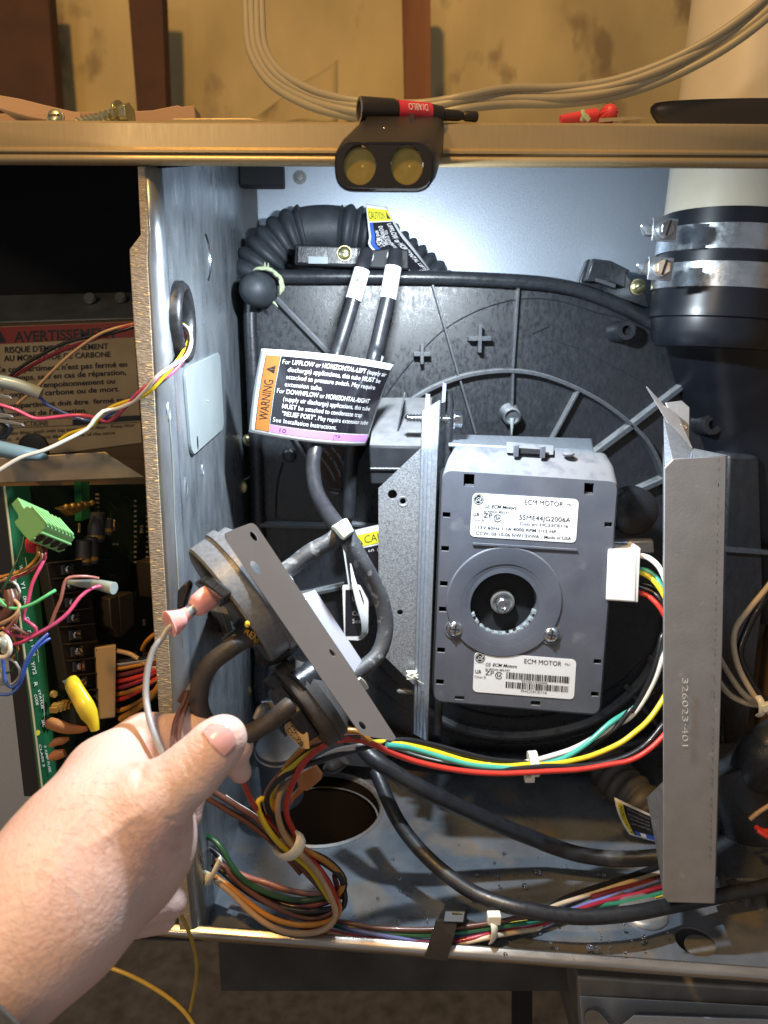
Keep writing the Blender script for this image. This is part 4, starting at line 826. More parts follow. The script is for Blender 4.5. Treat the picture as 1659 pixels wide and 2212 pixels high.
MB().lathe(ctr, fa, [(-.011, rh * .98), (-.0112, .0001)], 40).build('rear_wall', m_black, mt)
for k in range(11):
    a = R(198 + k * 14.5 + 2); rr = rh * .955; c = ctr + Vector((rr * math.cos(a), .0035, rr * math.sin(a))); t_ = Vector((-math.sin(a), 0, math.cos(a))); n_ = Vector((math.cos(a), 0, math.sin(a)))
    MB().box(c, t_ * .0014, n_ * .0013, Vector((0, .0022, 0))).build('winding_tooth', m_greylid, mt, bev=.0003)
MB().lathe(ctr + Vector((0, .010, 0)), fa, [(0, rh * .36), (.004, rh * .36), (.0045, rh * .30), (.003, rh * .24)], 30).build('bearing_housing', m_dimsteel, mt)
MB().lathe(ctr + Vector((-.0002, .008, -.0002)), fa, [(0, rh * .21), (.0078, rh * .21), (.0085, rh * .18), (.0086, rh * .10), (.0080, rh * .07), (.0080, .0001)], 30).build('shaft', m_chrome, mt, 40)
for x, y in scr:
    c = mj(x, y, DM); r_ = U(c, 22)
    MB().lathe(c, fa, [(0, r_), (.0006, r_), (.0006, r_ * .88), (.0001, r_ * .84)], 30, cap=False).build('screw_recess', m_motor, mt)
    screw('face_screw', mt, c + Vector((0, -.0004, .0008)), r_ * .78, (0, -1, .06), m_chrome, ang=82, cross=True)
MB().prism(rounded([mj(x, y, DM) for x, y in ((620, 726), (1238, 764), (1237, 774), (620, 738))], .0004), (0, -.0012, 0)).build('moulded_bar', m_motor, mt, bev=.0003)
MB().hexa([mj(820, 195, .482), mj(1100, 208, .482), mj(1105, 150, .492), mj(820, 128, .492)], [mj(820, 195, .495), mj(1100, 208, .495), mj(1105, 150, .50), mj(820, 128, .50)]).build('clip_seat', m_motor, mt, bev=.0006)
MB().prism([mj(895, 165, .4815), mj(1030, 174, .4815), mj(1028, 202, .4812), mj(893, 194, .4812)], (0, -.0002, 0)).build('clip_slot', m_black, mt)
for x, y in ((878, 183), (1035, 190)): MB().box(mj(x, y, .480), (.0017, 0, 0), (0, .0012, 0), (0, 0, .0040)).build('clip_prong', m_motor, mt, bev=.0005)
MB().sphere(mj(1188, 203, .482), .0040, 12, (1, .8, .45)).build('moulded_dome', m_motor, mt, 60)
# labels
def ge_header(f, lb, y0=0):
    mb = MB(); c_ = (5.5, 5.4)
    mb.add([f(c_[0] + 5 * math.cos(a), c_[1] + 5 * math.sin(a), .0001) for a in np.linspace(0, 6.283, 29)[:-1]], [tuple(range(28))])
    for c2_, r1, r2 in (((24.8, 22.2), 3.7, 3.0),):
        n = 28; v = [f(c2_[0] + r1 * math.cos(a), c2_[1] + r1 * math.sin(a), .0001) for a in np.linspace(.5, 5.8, n)] + [f(c2_[0] + r2 * math.cos(a), c2_[1] + r2 * math.sin(a), .0001) for a in np.linspace(.5, 5.8, n)]
        mb.add(v, [(i, i + 1, n + i + 1, n + i) for i in range(n - 1)])
    rect(mb, f, .1, 11.0, 10.5, 11.2, .0001)
    txt(mb, f, 11, 13.0, 'GE', 3.3, 5.2, shear=.15, z=.0001); txt(mb, f, 17.8, 13.0, 'ECM Motors', 3.3, 24, shear=.3, bold=.012, z=.0001); txt(mb, f, 11, 17.3, 'by REGAL-BELOIT', 2.1, 24, shear=.3, bold=.01, z=.0001); rect(mb, f, 11, 13.6, 16, 13.8, .0001)
    txt(mb, f, 1.5, 21.5, 'RU', 3.6, 6.0, shear=.2, bold=.02, z=.0001, mirror=True); txt(mb, f, .2, 21.5, '.', 3.6, .7, z=.0001); txt(mb, f, 11.2, 22.5, 'ZP', 4.8, 8.6, z=.0001); txt(mb, f, 22.6, 23.6, 'SA', 3.2, 5, bold=.01, z=.0001); txt(mb, f, .8, 26.2, 'Class B', 2.3, 11.4, z=.0001)
    txt(mb, f, 48.5, 7.6, 'ECM MOTOR', 4.9, 37, z=.0001); txt(mb, f, 88.5, 6.4, 'MLI', 2.3, 5.6, z=.0001)
    return mb
def gelogo(f, lb):
    mb = MB(); n = 36; c_ = (5.5, 5.4)
    v = [f(c_[0] + 4.4 * math.cos(a), c_[1] + 4.4 * math.sin(a), .0002) for a in np.linspace(0, 6.283, n)] + [f(c_[0] + 4.05 * math.cos(a), c_[1] + 4.05 * math.sin(a), .0002) for a in np.linspace(0, 6.283, n)]
    mb.add(v, [(i, i + 1, n + i + 1, n + i) for i in range(n - 1)]); txt(mb, f, 2.6, 7.3, 'GE', 3.6, 5.6, shear=.4, z=.0002)
    for a in range(4): mb.add([f(c_[0] + 3.7 * math.cos(a * 1.571 + .785 + e) * q, c_[1] + 3.7 * math.sin(a * 1.571 + .785 + e) * q, .0002) for e, q in ((-.35, 1), (0, .8), (.35, 1), (0, .95))], [(0, 1, 2, 3)])
    mb.build('logo_print', m_paper, lb, 0, kind='open')
q1 = [mj(x, y, DM - .0004) for x, y in ((622, 432), (1250, 470), (1232, 728), (603, 690))]; q2_ = [mj(x, y, DM - .0004) for x, y in ((632, 1374), (1235, 1420), (1220, 1656), (620, 1610))]
for qd, nm, two in ((q1, 'upper white rating label', 0), (q2_, 'lower white label with two barcodes', 1)):
    lb = MB().prism(rounded(qd, .0035, 5), (0, .0003, 0)).build('rating_label', m_paper, mt, 0, label=nm)
    f = quadmap(qd, 100, 41.3, .00012); mb = ge_header(f, lb)
    if not two:
        txt(mb, f, 44.5, 22.0, '5SME44JG2006A', 4.6, 49, z=.0001); txt(mb, f, 45.5, 27.2, 'Cust pn: HC23CE116', 2.9, 46, bold=.006, z=.0001)
        txt(mb, f, 3.6, 33.2, '115V 60Hz 1.1A 4000 RPM 1/15 HP', 3.1, 77, bold=.006, z=.0001); txt(mb, f, 5.2, 38.8, 'CCW  05-10-06 NW1 SVWA - Made in USA', 3.1, 90, bold=.006, z=.0001)
    else:
        for y0, y1, sd in ((18.0, 24.8, 4), (27.8, 34.2, 9)):
            random.seed(sd); x = 32
            while x < 94: w__ = random.choice((.5, .5, 1.0, 1.5)); rect(mb, f, x, y0, x + w__, y1, .0001); x += w__ + random.choice((.5, .6, 1.0))
        txt(mb, f, 47, 27.4, '9D05102006', 2.3, 26, z=.0001); txt(mb, f, 47, 37.6, 'PHC23CE116', 2.8, 26, z=.0001)
    mb.build('label_print', m_ink, lb, 0, kind='open'); gelogo(f, lb)
# rear mounting plate of the motor and side arm
MB().hexa([mj(476, 140, .508), mj(1336, 176, .508), mj(1336, 200, .508), mj(476, 160, .508)], [mj(480, 82, .535), mj(1326, 108, .535), mj(1336, 200, .535), mj(476, 160, .535)]).build('rear_plate', m_galv, mt, bev=.0008, label='galvanised plate behind the motor')
MB().hexa([P(1322, 1170, .50), P(1411, 1168, .50), P(1413, 1195, .50), P(1322, 1197, .50)], [P(1322, 1163, .53), P(1408, 1163, .53), P(1411, 1195, .53), P(1322, 1195, .53)]).build('side_arm', m_galv, mt, bev=.001, label='galvanised arm right of the motor')
MB().lathe(P(1360, 1100, .54), (0, -1, 0), [(0, .018), (.010, .018), (.012, .015), (.012, .0001)], 30).build('motor_can', m_hous2, mt, 40)
# white connector
cn = thing('wire_connector', 'white plastic connector plugged into the right side of the motor with five wires', 'connector', P(1345, 1300, .47))
MB().hexa([mj(1422, 765, .464), mj(1592, 772, .464), mj(1588, 1080, .464), mj(1408, 1068, .464)], [mj(1432, 735, .49), mj(1610, 742, .49), mj(1604, 1078, .49), mj(1416, 1066, .49)]).build('connector_body', m_white, cn, bev=.0010)
MB().prism([mj(1592, 772, .4645), mj(1616, 760, .4645), mj(1600, 1082, .4645), mj(1588, 1080, .4645)], (0, .02, 0)).build('locking_rib', m_white, cn, bev=.0005)
# motor harness: every wire leaves the connector, bends down behind the channel and returns left
gH = 'wires of the motor harness'
def rr_(l): return [(*RR(x, y), d) for x, y, d in l]
def ll_(l): return [(*L(x, y), d) for x, y, d in l]
def mm_(l): return [(*M(x, y), d) for x, y, d in l]
def uu_(l): return [(*UU(x, y), d) for x, y, d in l]
wire('harness_wire', FV, rr_([(108, 385, .48), (170, 400, .476), (240, 460, .47), (290, 570, .465), (330, 760, .46), (320, 960, .46), (262, 1110, .46), (210, 1240, .46), (130, 1390, .46), (40, 1500, .46)]) + ll_([(560, 195, .458), (330, 325, .45), (130, 392, .445), (0, 425, .44)]) + mm_([(1400, 226, .435), (1200, 238, .43), (1040, 225, .425), (900, 190, .42), (790, 150, .415), (690, 135, .41), (600, 140, .405)]), 6.2, 'white', 'white wire from the motor plug to the left bundle', group=gH)
wire('harness_wire', FV, rr_([(108, 500, .478), (165, 525, .474), (220, 575, .47), (275, 660, .465), (330, 800, .46), (340, 1050, .46), (310, 1280, .46), (255, 1400, .455), (170, 1520, .45), (70, 1610, .445)]) + ll_([(620, 300, .443), (450, 375, .44), (300, 415, .437), (150, 440, .434), (20, 440, .432)]) + mm_([(1350, 240, .428), (1180, 215, .423), (1000, 162, .418), (860, 130, .413), (750, 116, .41), (680, 118, .405)]), 5.8, 'yellow', 'yellow wire from the motor plug, turning orange in the lower loop', group=gH)
wire('harness_wire', FV, rr_([(108, 480, .482), (160, 490, .478), (215, 530, .475), (260, 600, .47), (310, 750, .466), (310, 960, .462), (250, 1120, .462), (190, 1260, .463), (90, 1420, .463), (0, 1480, .463)]) + ll_([(560, 160, .456), (400, 300, .450), (250, 395, .442), (100, 440, .436), (0, 458, .432)]) + mm_([(1480, 254, .43), (1350, 250, .426), (1200, 234, .422), (1080, 205, .418), (950, 165, .415), (850, 142, .41), (760, 132, .405)]), 6.0, 'teal', 'blue-green wire arcing under the motor through the nylon tie', group=gH)
wire('harness_wire', FV, rr_([(100, 600, .48), (190, 632, .476), (260, 700, .47), (320, 850, .468), (310, 900, .468), (262, 940, .465), (240, 1050, .462), (195, 1200, .46), (130, 1340, .46), (60, 1460, .46)]) + ll_([(700, 65, .458), (600, 190, .457), (450, 300, .455), (300, 390, .452), (200, 440, .448), (60, 452, .442)]) + mm_([(1480, 222, .436), (1300, 205, .43), (1150, 170, .425), (1000, 130, .42), (850, 105, .415), (720, 125, .408), (600, 155, .402), (480, 190, .398), (350, 232, .395), (230, 290, .393), (165, 350, .393), (138, 420, .394), (160, 490, .398), (205, 560, .402), (240, 620, .404), (330, 690, .406), (430, 740, .406), (510, 800, .404), (535, 850, .404)]), 6.0, 'black', 'black wire from the motor plug crossing over the bundle at left', group=gH)
wire('harness_wire', FV, rr_([(110, 575, .484), (200, 600, .48), (290, 700, .475), (350, 900, .47), (380, 1200, .465), (330, 1450, .458), (262, 1560, .45), (150, 1690, .445), (0, 1778, .44)]) + ll_([(500, 432, .438), (300, 455, .434), (100, 456, .43)]) + mm_([(1350, 262, .425), (1150, 252, .42), (950, 215, .415), (800, 170, .41)]), 6.2, 'black', 'black printed wire beside the red one under the motor', group=gH)
wire('harness_wire', FV, rr_([(100, 640, .476), (160, 660, .472), (220, 710, .468), (275, 790, .464), (340, 950, .46), (390, 1250, .458), (350, 1500, .452), (275, 1625, .445), (160, 1735, .44), (40, 1800, .438)]) + ll_([(560, 440, .436), (350, 475, .432), (120, 488, .428)]) + mm_([(1500, 272, .426), (1350, 278, .422), (1200, 270, .418), (1050, 248, .414), (900, 212, .41), (780, 168, .405), (680, 122, .40), (600, 102, .395), (520, 105, .392), (430, 138, .39), (350, 200, .39), (290, 290, .39), (248, 400, .392), (242, 490, .395), (280, 580, .398), (330, 680, .402), (410, 770, .404), (470, 860, .404), (500, 950, .403), (498, 1020, .403), (440, 1060, .404), (340, 1072, .407), (230, 1040, .412)]), 6.4, 'red', 'red wire from the motor plug leading the bundle at left', group=gH)
def tie(name, lab, c, r, axis, w_=2.0, boxo=None, boxs=None, grp='nylon ties on the wires', d=.43):
    t = thing(name, lab, 'cable tie', c, group=grp); a = Vector(axis).normalized()
    MB().lathe(c, a, [(-w_ / 2, r * 1.0), (-w_ / 2, r * 1.12), (w_ / 2, r * 1.12), (w_ / 2, r * 1.0)], 30).build('strap', m_nylon, t, 40, bev=.0003)
    if boxo: MB().box(c + Vector(boxo), (boxs[0], 0, 0), (0, boxs[1], 0), (0, 0, boxs[2])).build('tie_head', m_nylon, t, bev=.0005)
tie('cable_tie', 'white nylon tie round the harness below the motor', P(1152, 1650, .437), .0074, (1, 0, .08), .0056, (-.0030, -.004, -.0082), (.0032, .0022, .0018))

# ================================================================ U channel in front at the right
DC = .400
ch = thing('channel_bracket', 'tall grey steel channel stamped 326023-401 hanging in front of the blower', 'bracket', P(1490, 1950, DC))
ol = [P(1436, 1010, DC), P(1453, 992, DC), P(1569, 986, DC), P(1561, 1400, DC - .001), P(1544, 1953, DC - .002), P(1444, 1950, DC - .002), P(1433, 1938, DC - .002), P(1434, 1500, DC - .001)]
MB().prism(ol, (0, .0014, 0)).build('front_web', m_chan, ch, bev=.0006, seg=3)
MB().hexa([P(1435, 1008, DC + .0012), P(1434, 1695, DC + .0005), P(1434, 1695, DC + .0014), P(1435, 1008, DC + .0022)], [P(1432, 960, .455), P(1432, 1640, .455), P(1433.5, 1640, .456), P(1433.5, 960, .456)]).build('left_flange', m_galv, ch)
MB().prism([P(1434, 1690, DC + .002), P(1398, 1724, DC + .03), P(1415, 1812, DC + .03), P(1434, 1938, DC + .002)], (0, .0012, 0)).build('foot_tab', m_dimsteel, ch, bev=.0003)
MB().prism(pts(G, [(1040, 1050, .452), (1076, 1102, .446), (1212, 1238, .425), (1206, 1296, .412), (1095, 1302, .406), (1046, 1345, .404)]), (.0006, .001, 0)).build('inner_flange', m_galv, ch)
MB().hexa([P(1496, 971, .425), P(1570, 984, .4008), P(1568, 988, .4014), P(1496, 990, .4015)], [P(1496, 968, .43), P(1571, 983, .406), P(1570, 990, .41), P(1496, 992, .41)]).build('top_return', m_galv, ch)
MB().prism([P(1569, 988, DC + .001), P(1569, 987, .44), P(1546, 1950, .44), P(1544, 1951, DC)], (-.001, 0, 0)).build('right_flange', m_chan, ch)
MB().prism(pts(G, [(1050, 965, .462), (1150, 952, .462), (1195, 992, .462), (1192, 1190, .455), (1120, 1100, .457)]), (0, .001, 0)).build('rear_flange', m_chan, ch, bev=.0003)
MB().prism(pts(G, [(935, 868, .47), (942, 868, .47), (1000, 945, .465), (1130, 1040, .455), (1160, 1110, .448), (1214, 1236, .426), (1110, 1142, .438), (1075, 1102, .444), (1005, 985, .458)]), (.0004, .0012, 0)).build('bent_ear', m_chan, ch, bev=.0003)
mb = MB(); random.seed(8); c = pt(G, (1135, 1085, .452))
mb.tube([c + Vector((random.uniform(-.002, .004), -.001 - random.uniform(0, .002), -.0015 * k + random.uniform(-.001, .001))) for k in range(7)], [.0005, .001, .0008, .001, .0007, .001, .0004], 5); mb.build('rust_crumbs', m_rust, ch, 60)
mb = MB(); f = flat(FV, DC - .0022); txt(mb, f, 1474, 1463, '326023·401', 13.5, 156, ang=90, bold=-.012); mb.build('stamped_number', mat('stamped_bright_metal', (.72, .70, .68), .5, .1), ch, 0, kind='open', solid=.0002)
mb = MB(); 
for k in range(46):
    y = 1000 + k * 19 + random.uniform(-8, 8); x = 1553 - (y - 1000) * .021; mb.add([P(x - 1, y - 4, DC - .0026), P(x + 1, y - 4, DC - .0026), P(x + 1, y + 3, DC - .0026), P(x - 1, y + 3, DC - .0026)], [(0, 1, 2, 3)])
mb.build('scribe_marks', m_dimsteel, ch, 0, kind='stuff')

# ================================================================ background right of the channel
bx = thing('dark_side_housing', 'dark plastic housing edge standing behind the channel at the right', 'housing', P(1610, 1650, .56))
MB().prism([P(1572, 980, .56), P(1640, 985, .56), P(1650, 1300, .56), P(1632, 1440, .56), P(1608, 1650, .56), P(1560, 1662, .56), P(1556, 1300, .56)], (0, .03, 0)).build('housing_wall', m_hous, bx, bev=.003)
MB().hexa([P(1565, 1180, .557), P(1680, 1190, .557), P(1680, 1200, .557), P(1565, 1192, .557)], [P(1565, 1180, .565), P(1680, 1190, .565), P(1680, 1200, .565), P(1565, 1192, .565)]).build('housing_ledge', m_rib, bx)
o = MB().prism([P(1590, 1300, .60), P(1760, 1290, .60), P(1760, 1665, .60), P(1596, 1655, .60)], (0, .004, 0)).build('service_panel', m_brownsheet, cab, label='beige brown panel patch at the right edge')
gW = 'cream wires right of the channel'
wire('line_wire', RR, [(1040, 540, .47), (960, 640, .465), (860, 760, .46), (775, 880, .455), (757, 1000, .452), (790, 1150, .45), (860, 1290, .448), (940, 1400, .446), (1060, 1500, .445)], 6.2, 'cream', 'cream wire bowing left then back to the tie at the right edge', group=gW)
wire('line_wire', RR, [(620, 1010, .47), (670, 1110, .468), (730, 1210, .465), (800, 1310, .46), (880, 1385, .455), (960, 1430, .447), (1080, 1540, .445)], 6.2, 'cream', 'middle cream wire emerging from behind the channel', group=gW)
wire('line_wire', RR, [(620, 1200, .468), (672, 1275, .465), (740, 1352, .462), (850, 1405, .458), (960, 1425, .448), (1090, 1500, .44)], 6.2, 'cream', 'lowest cream wire emerging from behind the channel', group=gW)
wire('line_wire', RR, [(1040, 600, .475), (940, 730, .472), (850, 900, .47), (800, 1060, .466), (860, 1220, .462), (940, 1350, .458), (1060, 1440, .455)], 8, 'black', 'black wire following the cream wire at the right edge', group='black wires right of the channel')
wire('line_wire', RR, [(650, 1150, .475), (740, 1290, .472), (860, 1360, .468), (1000, 1400, .46)], 7, 'black', 'black wire between the two lower cream wires', group='black wires right of the channel')
t = thing('cable_tie', 'cream nylon tie gathering the wires at the right edge', 'cable tie', pt(RR, (960, 1430, .44)), group='nylon ties on the wires')
MB().tube(pts(RR, [(925, 1360, .441), (950, 1400, .437), (955, 1470, .437), (930, 1490, .442)]), .0022, 10, flat=.5).build('strap', m_nylon, t, 60); MB().box(pt(RR, (980, 1430, .437)), (.003, 0, .001), (0, .002, 0), (-.001, 0, .0024)).build('tie_head', m_nylon, t, bev=.0006)
wire('control_wire', L, [(1515, 815, .46), (1570, 770, .46), (1650, 720, .46), (1760, 660, .46)], 5, 'tan', 'short tan wire at the right edge above the red wires')
wire('control_wire', L, [(1560, 870, .46), (1600, 895, .455), (1700, 900, .45)], 6, 'red', 'upper red wire at the right frame edge', group='red wires at the right edge'); wire('control_wire', L, [(1570, 890, .455), (1620, 925, .452), (1700, 960, .45)], 6, 'red', 'lower red wire at the right frame edge', group='red wires at the right edge')
# dark trap body behind the channel foot, right corner
tr = thing('drain_trap', 'dark condensate drain trap body behind the foot of the channel at the lower right', 'drain trap', P(1640, 1900, .5))
MB().tube([P(1560, 1640, .52), P(1610, 1760, .51), P(1680, 1880, .50), P(1740, 1960, .49)], [.028, .026, .022, .02], 20).build('trap_arm', m_hous, tr, 60)
MB().tube([P(1700, 1600, .50), P(1640, 1640, .50), P(1600, 1720, .51)], [.02, .018, .012], 18).build('trap_neck', m_hous, tr, 60)
MB().prism([P(1544, 1900, .46), P(1720, 1905, .45), P(1720, 1935, .45), P(1640, 1945, .45), P(1540, 1965, .46)], (0, .06, .006)).build('trap_foot', m_hous, tr, bev=.002)
def corr(name, fr, path, r, period, amp, m, lab, cat='corrugated hose', n=22, grp=None):
    p, _ = smooth_path(pts(fr, path), .001, .0010); r0 = U(p[len(p) // 2], r); rr = []; s_ = 0
    for i, q in enumerate(p):
        if i: s_ += (q - p[i - 1]).length
        rr.append(r0 * (1 + amp * (abs(math.cos(math.pi * s_ / period)) ** .7 - .5)))
    o = MB().loft(frames(p, rr, n)).build(name, m, None, 60); tag(o, lab, cat, grp); return o
corr('drain_hose', L, [(540, 420, .58), (620, 560, .56), (760, 690, .54), (850, 800, .53)], 42, .0095, .26, m_corr, 'grey corrugated drain hose behind the small caution tag', grp='grey corrugated drain hoses')
corr('drain_hose', L, [(1250, 1310, .46), (1400, 1390, .455), (1540, 1440, .45), (1700, 1470, .445), (1850, 1450, .44)], 46, .0105, .26, m_corr, 'grey corrugated drain hose on the shelf at the lower right edge', grp='grey corrugated drain hoses')
t = thing('caution_tag', 'small tag with vertical yellow CAUTION strip left of the channel foot', 'tag', pt(L, (700, 800, .50)))
f = polygridmap(pts(L, [(588, 663, .50), (610, 760, .498), (650, 850, .498), (692, 917, .50)]), pts(L, [(832, 778, .50), (845, 840, .50), (855, 900, .50), (866, 966, .50)]), 26, 27, 0)
MB().grid(lambda u, v: f(26 * u, 27 * v), 6, 10).build('tag_sheet', m_paper, t, 60, kind='open', solid=.0003)
mb = MB(); rect(mb, f, 1.6, 2.0, 5.6, 25.5, .0004, 1, 8); mb.build('yellow_heading', m_yelp, t, 60, kind='open')
mb = MB(); rect(mb, f, 5.8, 2.0, 26, 25.5, .0004, 4, 8); mb.build('black_field', m_inkg, t, 60, kind='open')
mb = MB(); rect(mb, f, 8.5, 21.0, 26, 25.4, .0006, 4, 2); mb.build('blue_bar', m_bluep, t, 60, kind='open')
mb = MB(); txt(mb, f, 5.0, 21, 'CAUTION', 2.8, 17.5, ang=-90, z=.0006); txt(mb, f, 5.0, 24.5, '\u25B2', 2.4, 2.2, ang=-90, z=.0006); mb.build('heading_text', m_ink, t, 0, kind='open')
mb = MB(); rect(mb, f, 13, 21.4, 18, 25.0, .0008); mb.build('white_patch', m_paper, t, 0, kind='open')
mb = MB(); txt(mb, f, 8, 4.5, 'UPFLOW or HORIZONTAL', 1.5, 17, ang=4, z=.0006); txt(mb, f, 8, 8, 'to condensate trap', 1.5, 16, ang=4, z=.0006); txt(mb, f, 9, 11.5, 'DOWNFLOW MUST', 1.5, 15, ang=4, z=.0006); txt(mb, f, 9, 15, 'see installation', 1.5, 15, ang=4, z=.0006); mb.build('tag_text', m_greylid, t, 0, kind='open')

# ================================================================ floor of the compartment: hoses, wires, ties
gD = 'thick black drain hoses on the shelf'
hose('drain_tube', M, [(560, 90, .46), (625, 130, .452), (680, 190, .445), (740, 235, .442), (850, 305, .442), (1000, 385, .445), (1200, 480, .452), (1400, 568, .458), (1560, 630, .462)] + [((x * .3163 + 1140.5 - 518.4) / .4167, (y * .3163 + 1512 - 1555.2) / .4167, d) for x, y, d in ((100, 975, .462), (350, 1055, .462), (600, 1085, .46), (860, 1075, .458), (1100, 1040, .455))], 17, m_rubber, 'upper thick black drain hose running from the switches to the right', gD, 24)
hose('drain_tube', M, [(700, 260, .47), (735, 340, .462), (768, 420, .455), (830, 540, .446), (930, 670, .435), (1070, 800, .422), (1230, 905, .412), (1400, 965, .404), (1500, 985, .402)] + [((x * .3163 + 1140.5 - 518.4) / .4167, (y * .3163 + 1512 - 1555.2) / .4167, d) for x, y, d in ((150, 1462, .401), (400, 1482, .401), (700, 1458, .405), (950, 1410, .414), (1250, 1350, .428), (1550, 1290, .436), (1800, 1230, .44))], 15.5, m_rubber, 'lower thick black drain hose lying across the front of the shelf', gD, 24)
gB = 'wires of the bundle along the bottom rail'
def bw(path, m, lab, r=5.2, d=None): wire('bundle_wire', FV, path, r, m, lab, group=gB)
bw(mm_([(480, 1042, .412), (560, 1052, .408), (700, 1078, .405), (850, 1086, .404), (1000, 1086, .404), (1180, 1070, .404), (1350, 1045, .406), (1480, 1022, .41)]) + ll_([(300, 1500, .425), (520, 1380, .45), (760, 1270, .47), (960, 1180, .48)]), 'brown', 'brown wire topmost in the bottom bundle')
bw(mm_([(470, 1058, .414), (600, 1090, .408), (760, 1108, .405), (900, 1116, .404), (1010, 1114, .404), (1180, 1098, .404), (1360, 1070, .406), (1500, 1050, .41)]) + ll_([(330, 1460, .43), (500, 1405, .45), (700, 1375, .46), (960, 1310, .47)]), 'green', 'green wire in the bottom bundle')
bw(mm_([(540, 1075, .410), (620, 1095, .405), (720, 1115, .403), (850, 1135, .403), (960, 1148, .404), (1080, 1140, .405), (1250, 1112, .407), (1420, 1085, .412)]) + ll_([(250, 1450, .43), (420, 1390, .45), (640, 1320, .465), (960, 1210, .48)]), 'periwinkle', 'periwinkle blue wire in the bottom bundle')
bw(mm_([(440, 1090, .408), (560, 1118, .404), (700, 1140, .4015), (850, 1154, .401), (1000, 1158, .401), (1140, 1144, .401), (1270, 1116, .402), (1400, 1092, .408), (1540, 1070, .414)]) + ll_([(380, 1420, .43), (580, 1362, .45), (740, 1325, .46), (960, 1262, .475)]), 'crimson', 'crimson wire lowest in the bottom bundle')
bw(mm_([(1080, 1162, .401), (1180, 1152, .4005), (1300, 1124, .401), (1440, 1098, .408), (1560, 1075, .414)]) + ll_([(60, 1480, .42), (170, 1412, .43), (330, 1358, .44), (500, 1305, .455), (700, 1240, .47), (940, 1170, .48)]), 'cream', 'cream wire surfacing above the lower drain hose')
bw(mm_([(380, 1088, .407), (480, 1112, .403), (600, 1140, .4005), (700, 1158, .40)]), 'tan', 'short tan wire dipping to the bottom rail')
bw(mm_([(560, 1066, .408), (760, 1096, .406), (1000, 1101, .406), (1200, 1084, .406), (1380, 1058, .41)]) + ll_([(200, 1480, .44), (460, 1408, .452), (700, 1382, .462), (960, 1325, .472)]), 'yellow', 'thin yellow wire beside the green one', r=3)
bw(ll_([(100, 1452, .45), (250, 1360, .455), (420, 1295, .465), (640, 1225, .475), (960, 1110, .485)]), 'black', 'black wire above the cream one right of centre', r=6)
bw(ll_([(430, 1350, .455), (600, 1300, .465), (760, 1262, .47), (960, 1195, .48)]), 'maroon', 'maroon wire fading behind the channel', r=6)
t = thing('cable_tie', 'white nylon tie with square head on the bottom wire bundle', 'cable tie', pt(M, (1315, 1100, .40)), group='nylon ties on the wires')
MB().tube(pts(M, [(1300, 1020, .403), (1316, 1050, .3955), (1320, 1100, .3935), (1314, 1135, .395), (1305, 1150, .40)]), .0028, 10, flat=.35).build('strap', m_nylon, t, 60, bev=0); MB().box(pt(M, (1316, 1026, .397)), (.0042, 0, 0), (0, .0028, 0), (0, 0, .0034)).build('tie_head', m_nylon, t, bev=.0008)
t = thing('wire_clip', 'folded black metal clip holding the wire bundle to the bottom rail', 'clip', pt(M, (1060, 1150, .396)))
MB().prism(rounded(pts(M, [(1018, 1040, .397), (1125, 1052, .397), (1108, 1130, .392), (1072, 1252, .388), (955, 1236, .389), (985, 1150, .392)]), .0008), (0, .0015, 0)).build('front_strap', m_tool, t, bev=.0003)
MB().hexa(pts(M, [(1068, 950, .43), (1176, 962, .43), (1162, 1048, .4), (1020, 1038, .3985)]), pts(M, [(1068, 950, .433), (1176, 962, .433), (1162, 1056, .403), (1020, 1046, .401)])).build('top_fold', m_tool, t, bev=.0004)
MB().hexa(pts(M, [(1062, 988, .402), (1170, 990, .402), (1160, 1052, .396), (1052, 1048, .396)]), pts(M, [(1062, 988, .412), (1170, 990, .412), (1160, 1052, .404), (1052, 1048, .404)])).build('clip_jaw', m_ink, t, bev=.0006)
MB().tube(pts(M, [(1100, 997, .4005), (1152, 1003, .4005)]), .0006, 6).build('worn_edge', m_brass, t)
mb = MB(); mb.tube([P(934, 2063, .386), P(958, 2069, .3855)], .001, 6)
# brown patches and water beads on the shelf
random.seed(11)
def blob(name, cx, cy, rx, ry, m, lab, seed, n=26, h=.0004, cat='stain', hgt=None):
    rnd = random.Random(seed); ph = [rnd.uniform(0, 6.28) for _ in range(5)]; am = [.22, .14, .10, .07, .05]
    pl = []
    for i in range(n):
        a = 2 * math.pi * i / n; k = 1 + sum(am[j] * math.sin((j + 2) * a + ph[j]) for j in range(5)); x, y = cx + rx * k * math.cos(a), cy + ry * k * math.sin(a); p = PZ(x, y, ZF); pl.append(p + Vector((0, 0, .0003)))
    o = MB().prism(pl, (0, 0, h)).build(name, m, None, 60, bev=h * .45, seg=2); tag(o, lab, cat, kind='stuff'); return o
blob('brown_patch', 1190, 1890, 118, 38, m_brownpatch, 'brown patch on the shelf between the drain hoses', 2)
blob('brown_patch', 1330, 1800, 88, 42, m_brownpatch, 'brown triangular patch behind the upper drain hose', 9)
blob('water_patch', 870, 1930, 58, 26, m_water, 'wet shiny patch right of the wire loop', 3, cat='puddle')
blob('water_patch', 1105, 2020, 62, 15, m_water, 'shallow puddle near the bottom rail', 6, cat='puddle')
mb = MB(); rnd = random.Random(4)
for k in range(52):
    x, y = rnd.choice(((rnd.gauss(930, 70), rnd.gauss(1930, 45)), (rnd.gauss(1240, 110), rnd.gauss(2030, 16)), (rnd.gauss(1180, 90), rnd.gauss(1880, 25)))); p = PZ(x, y, ZF + .0004); r_ = abs(rnd.gauss(.0006, .0006)) + .0004; mb.sphere(p, r_, 5, (1, 1, .5))
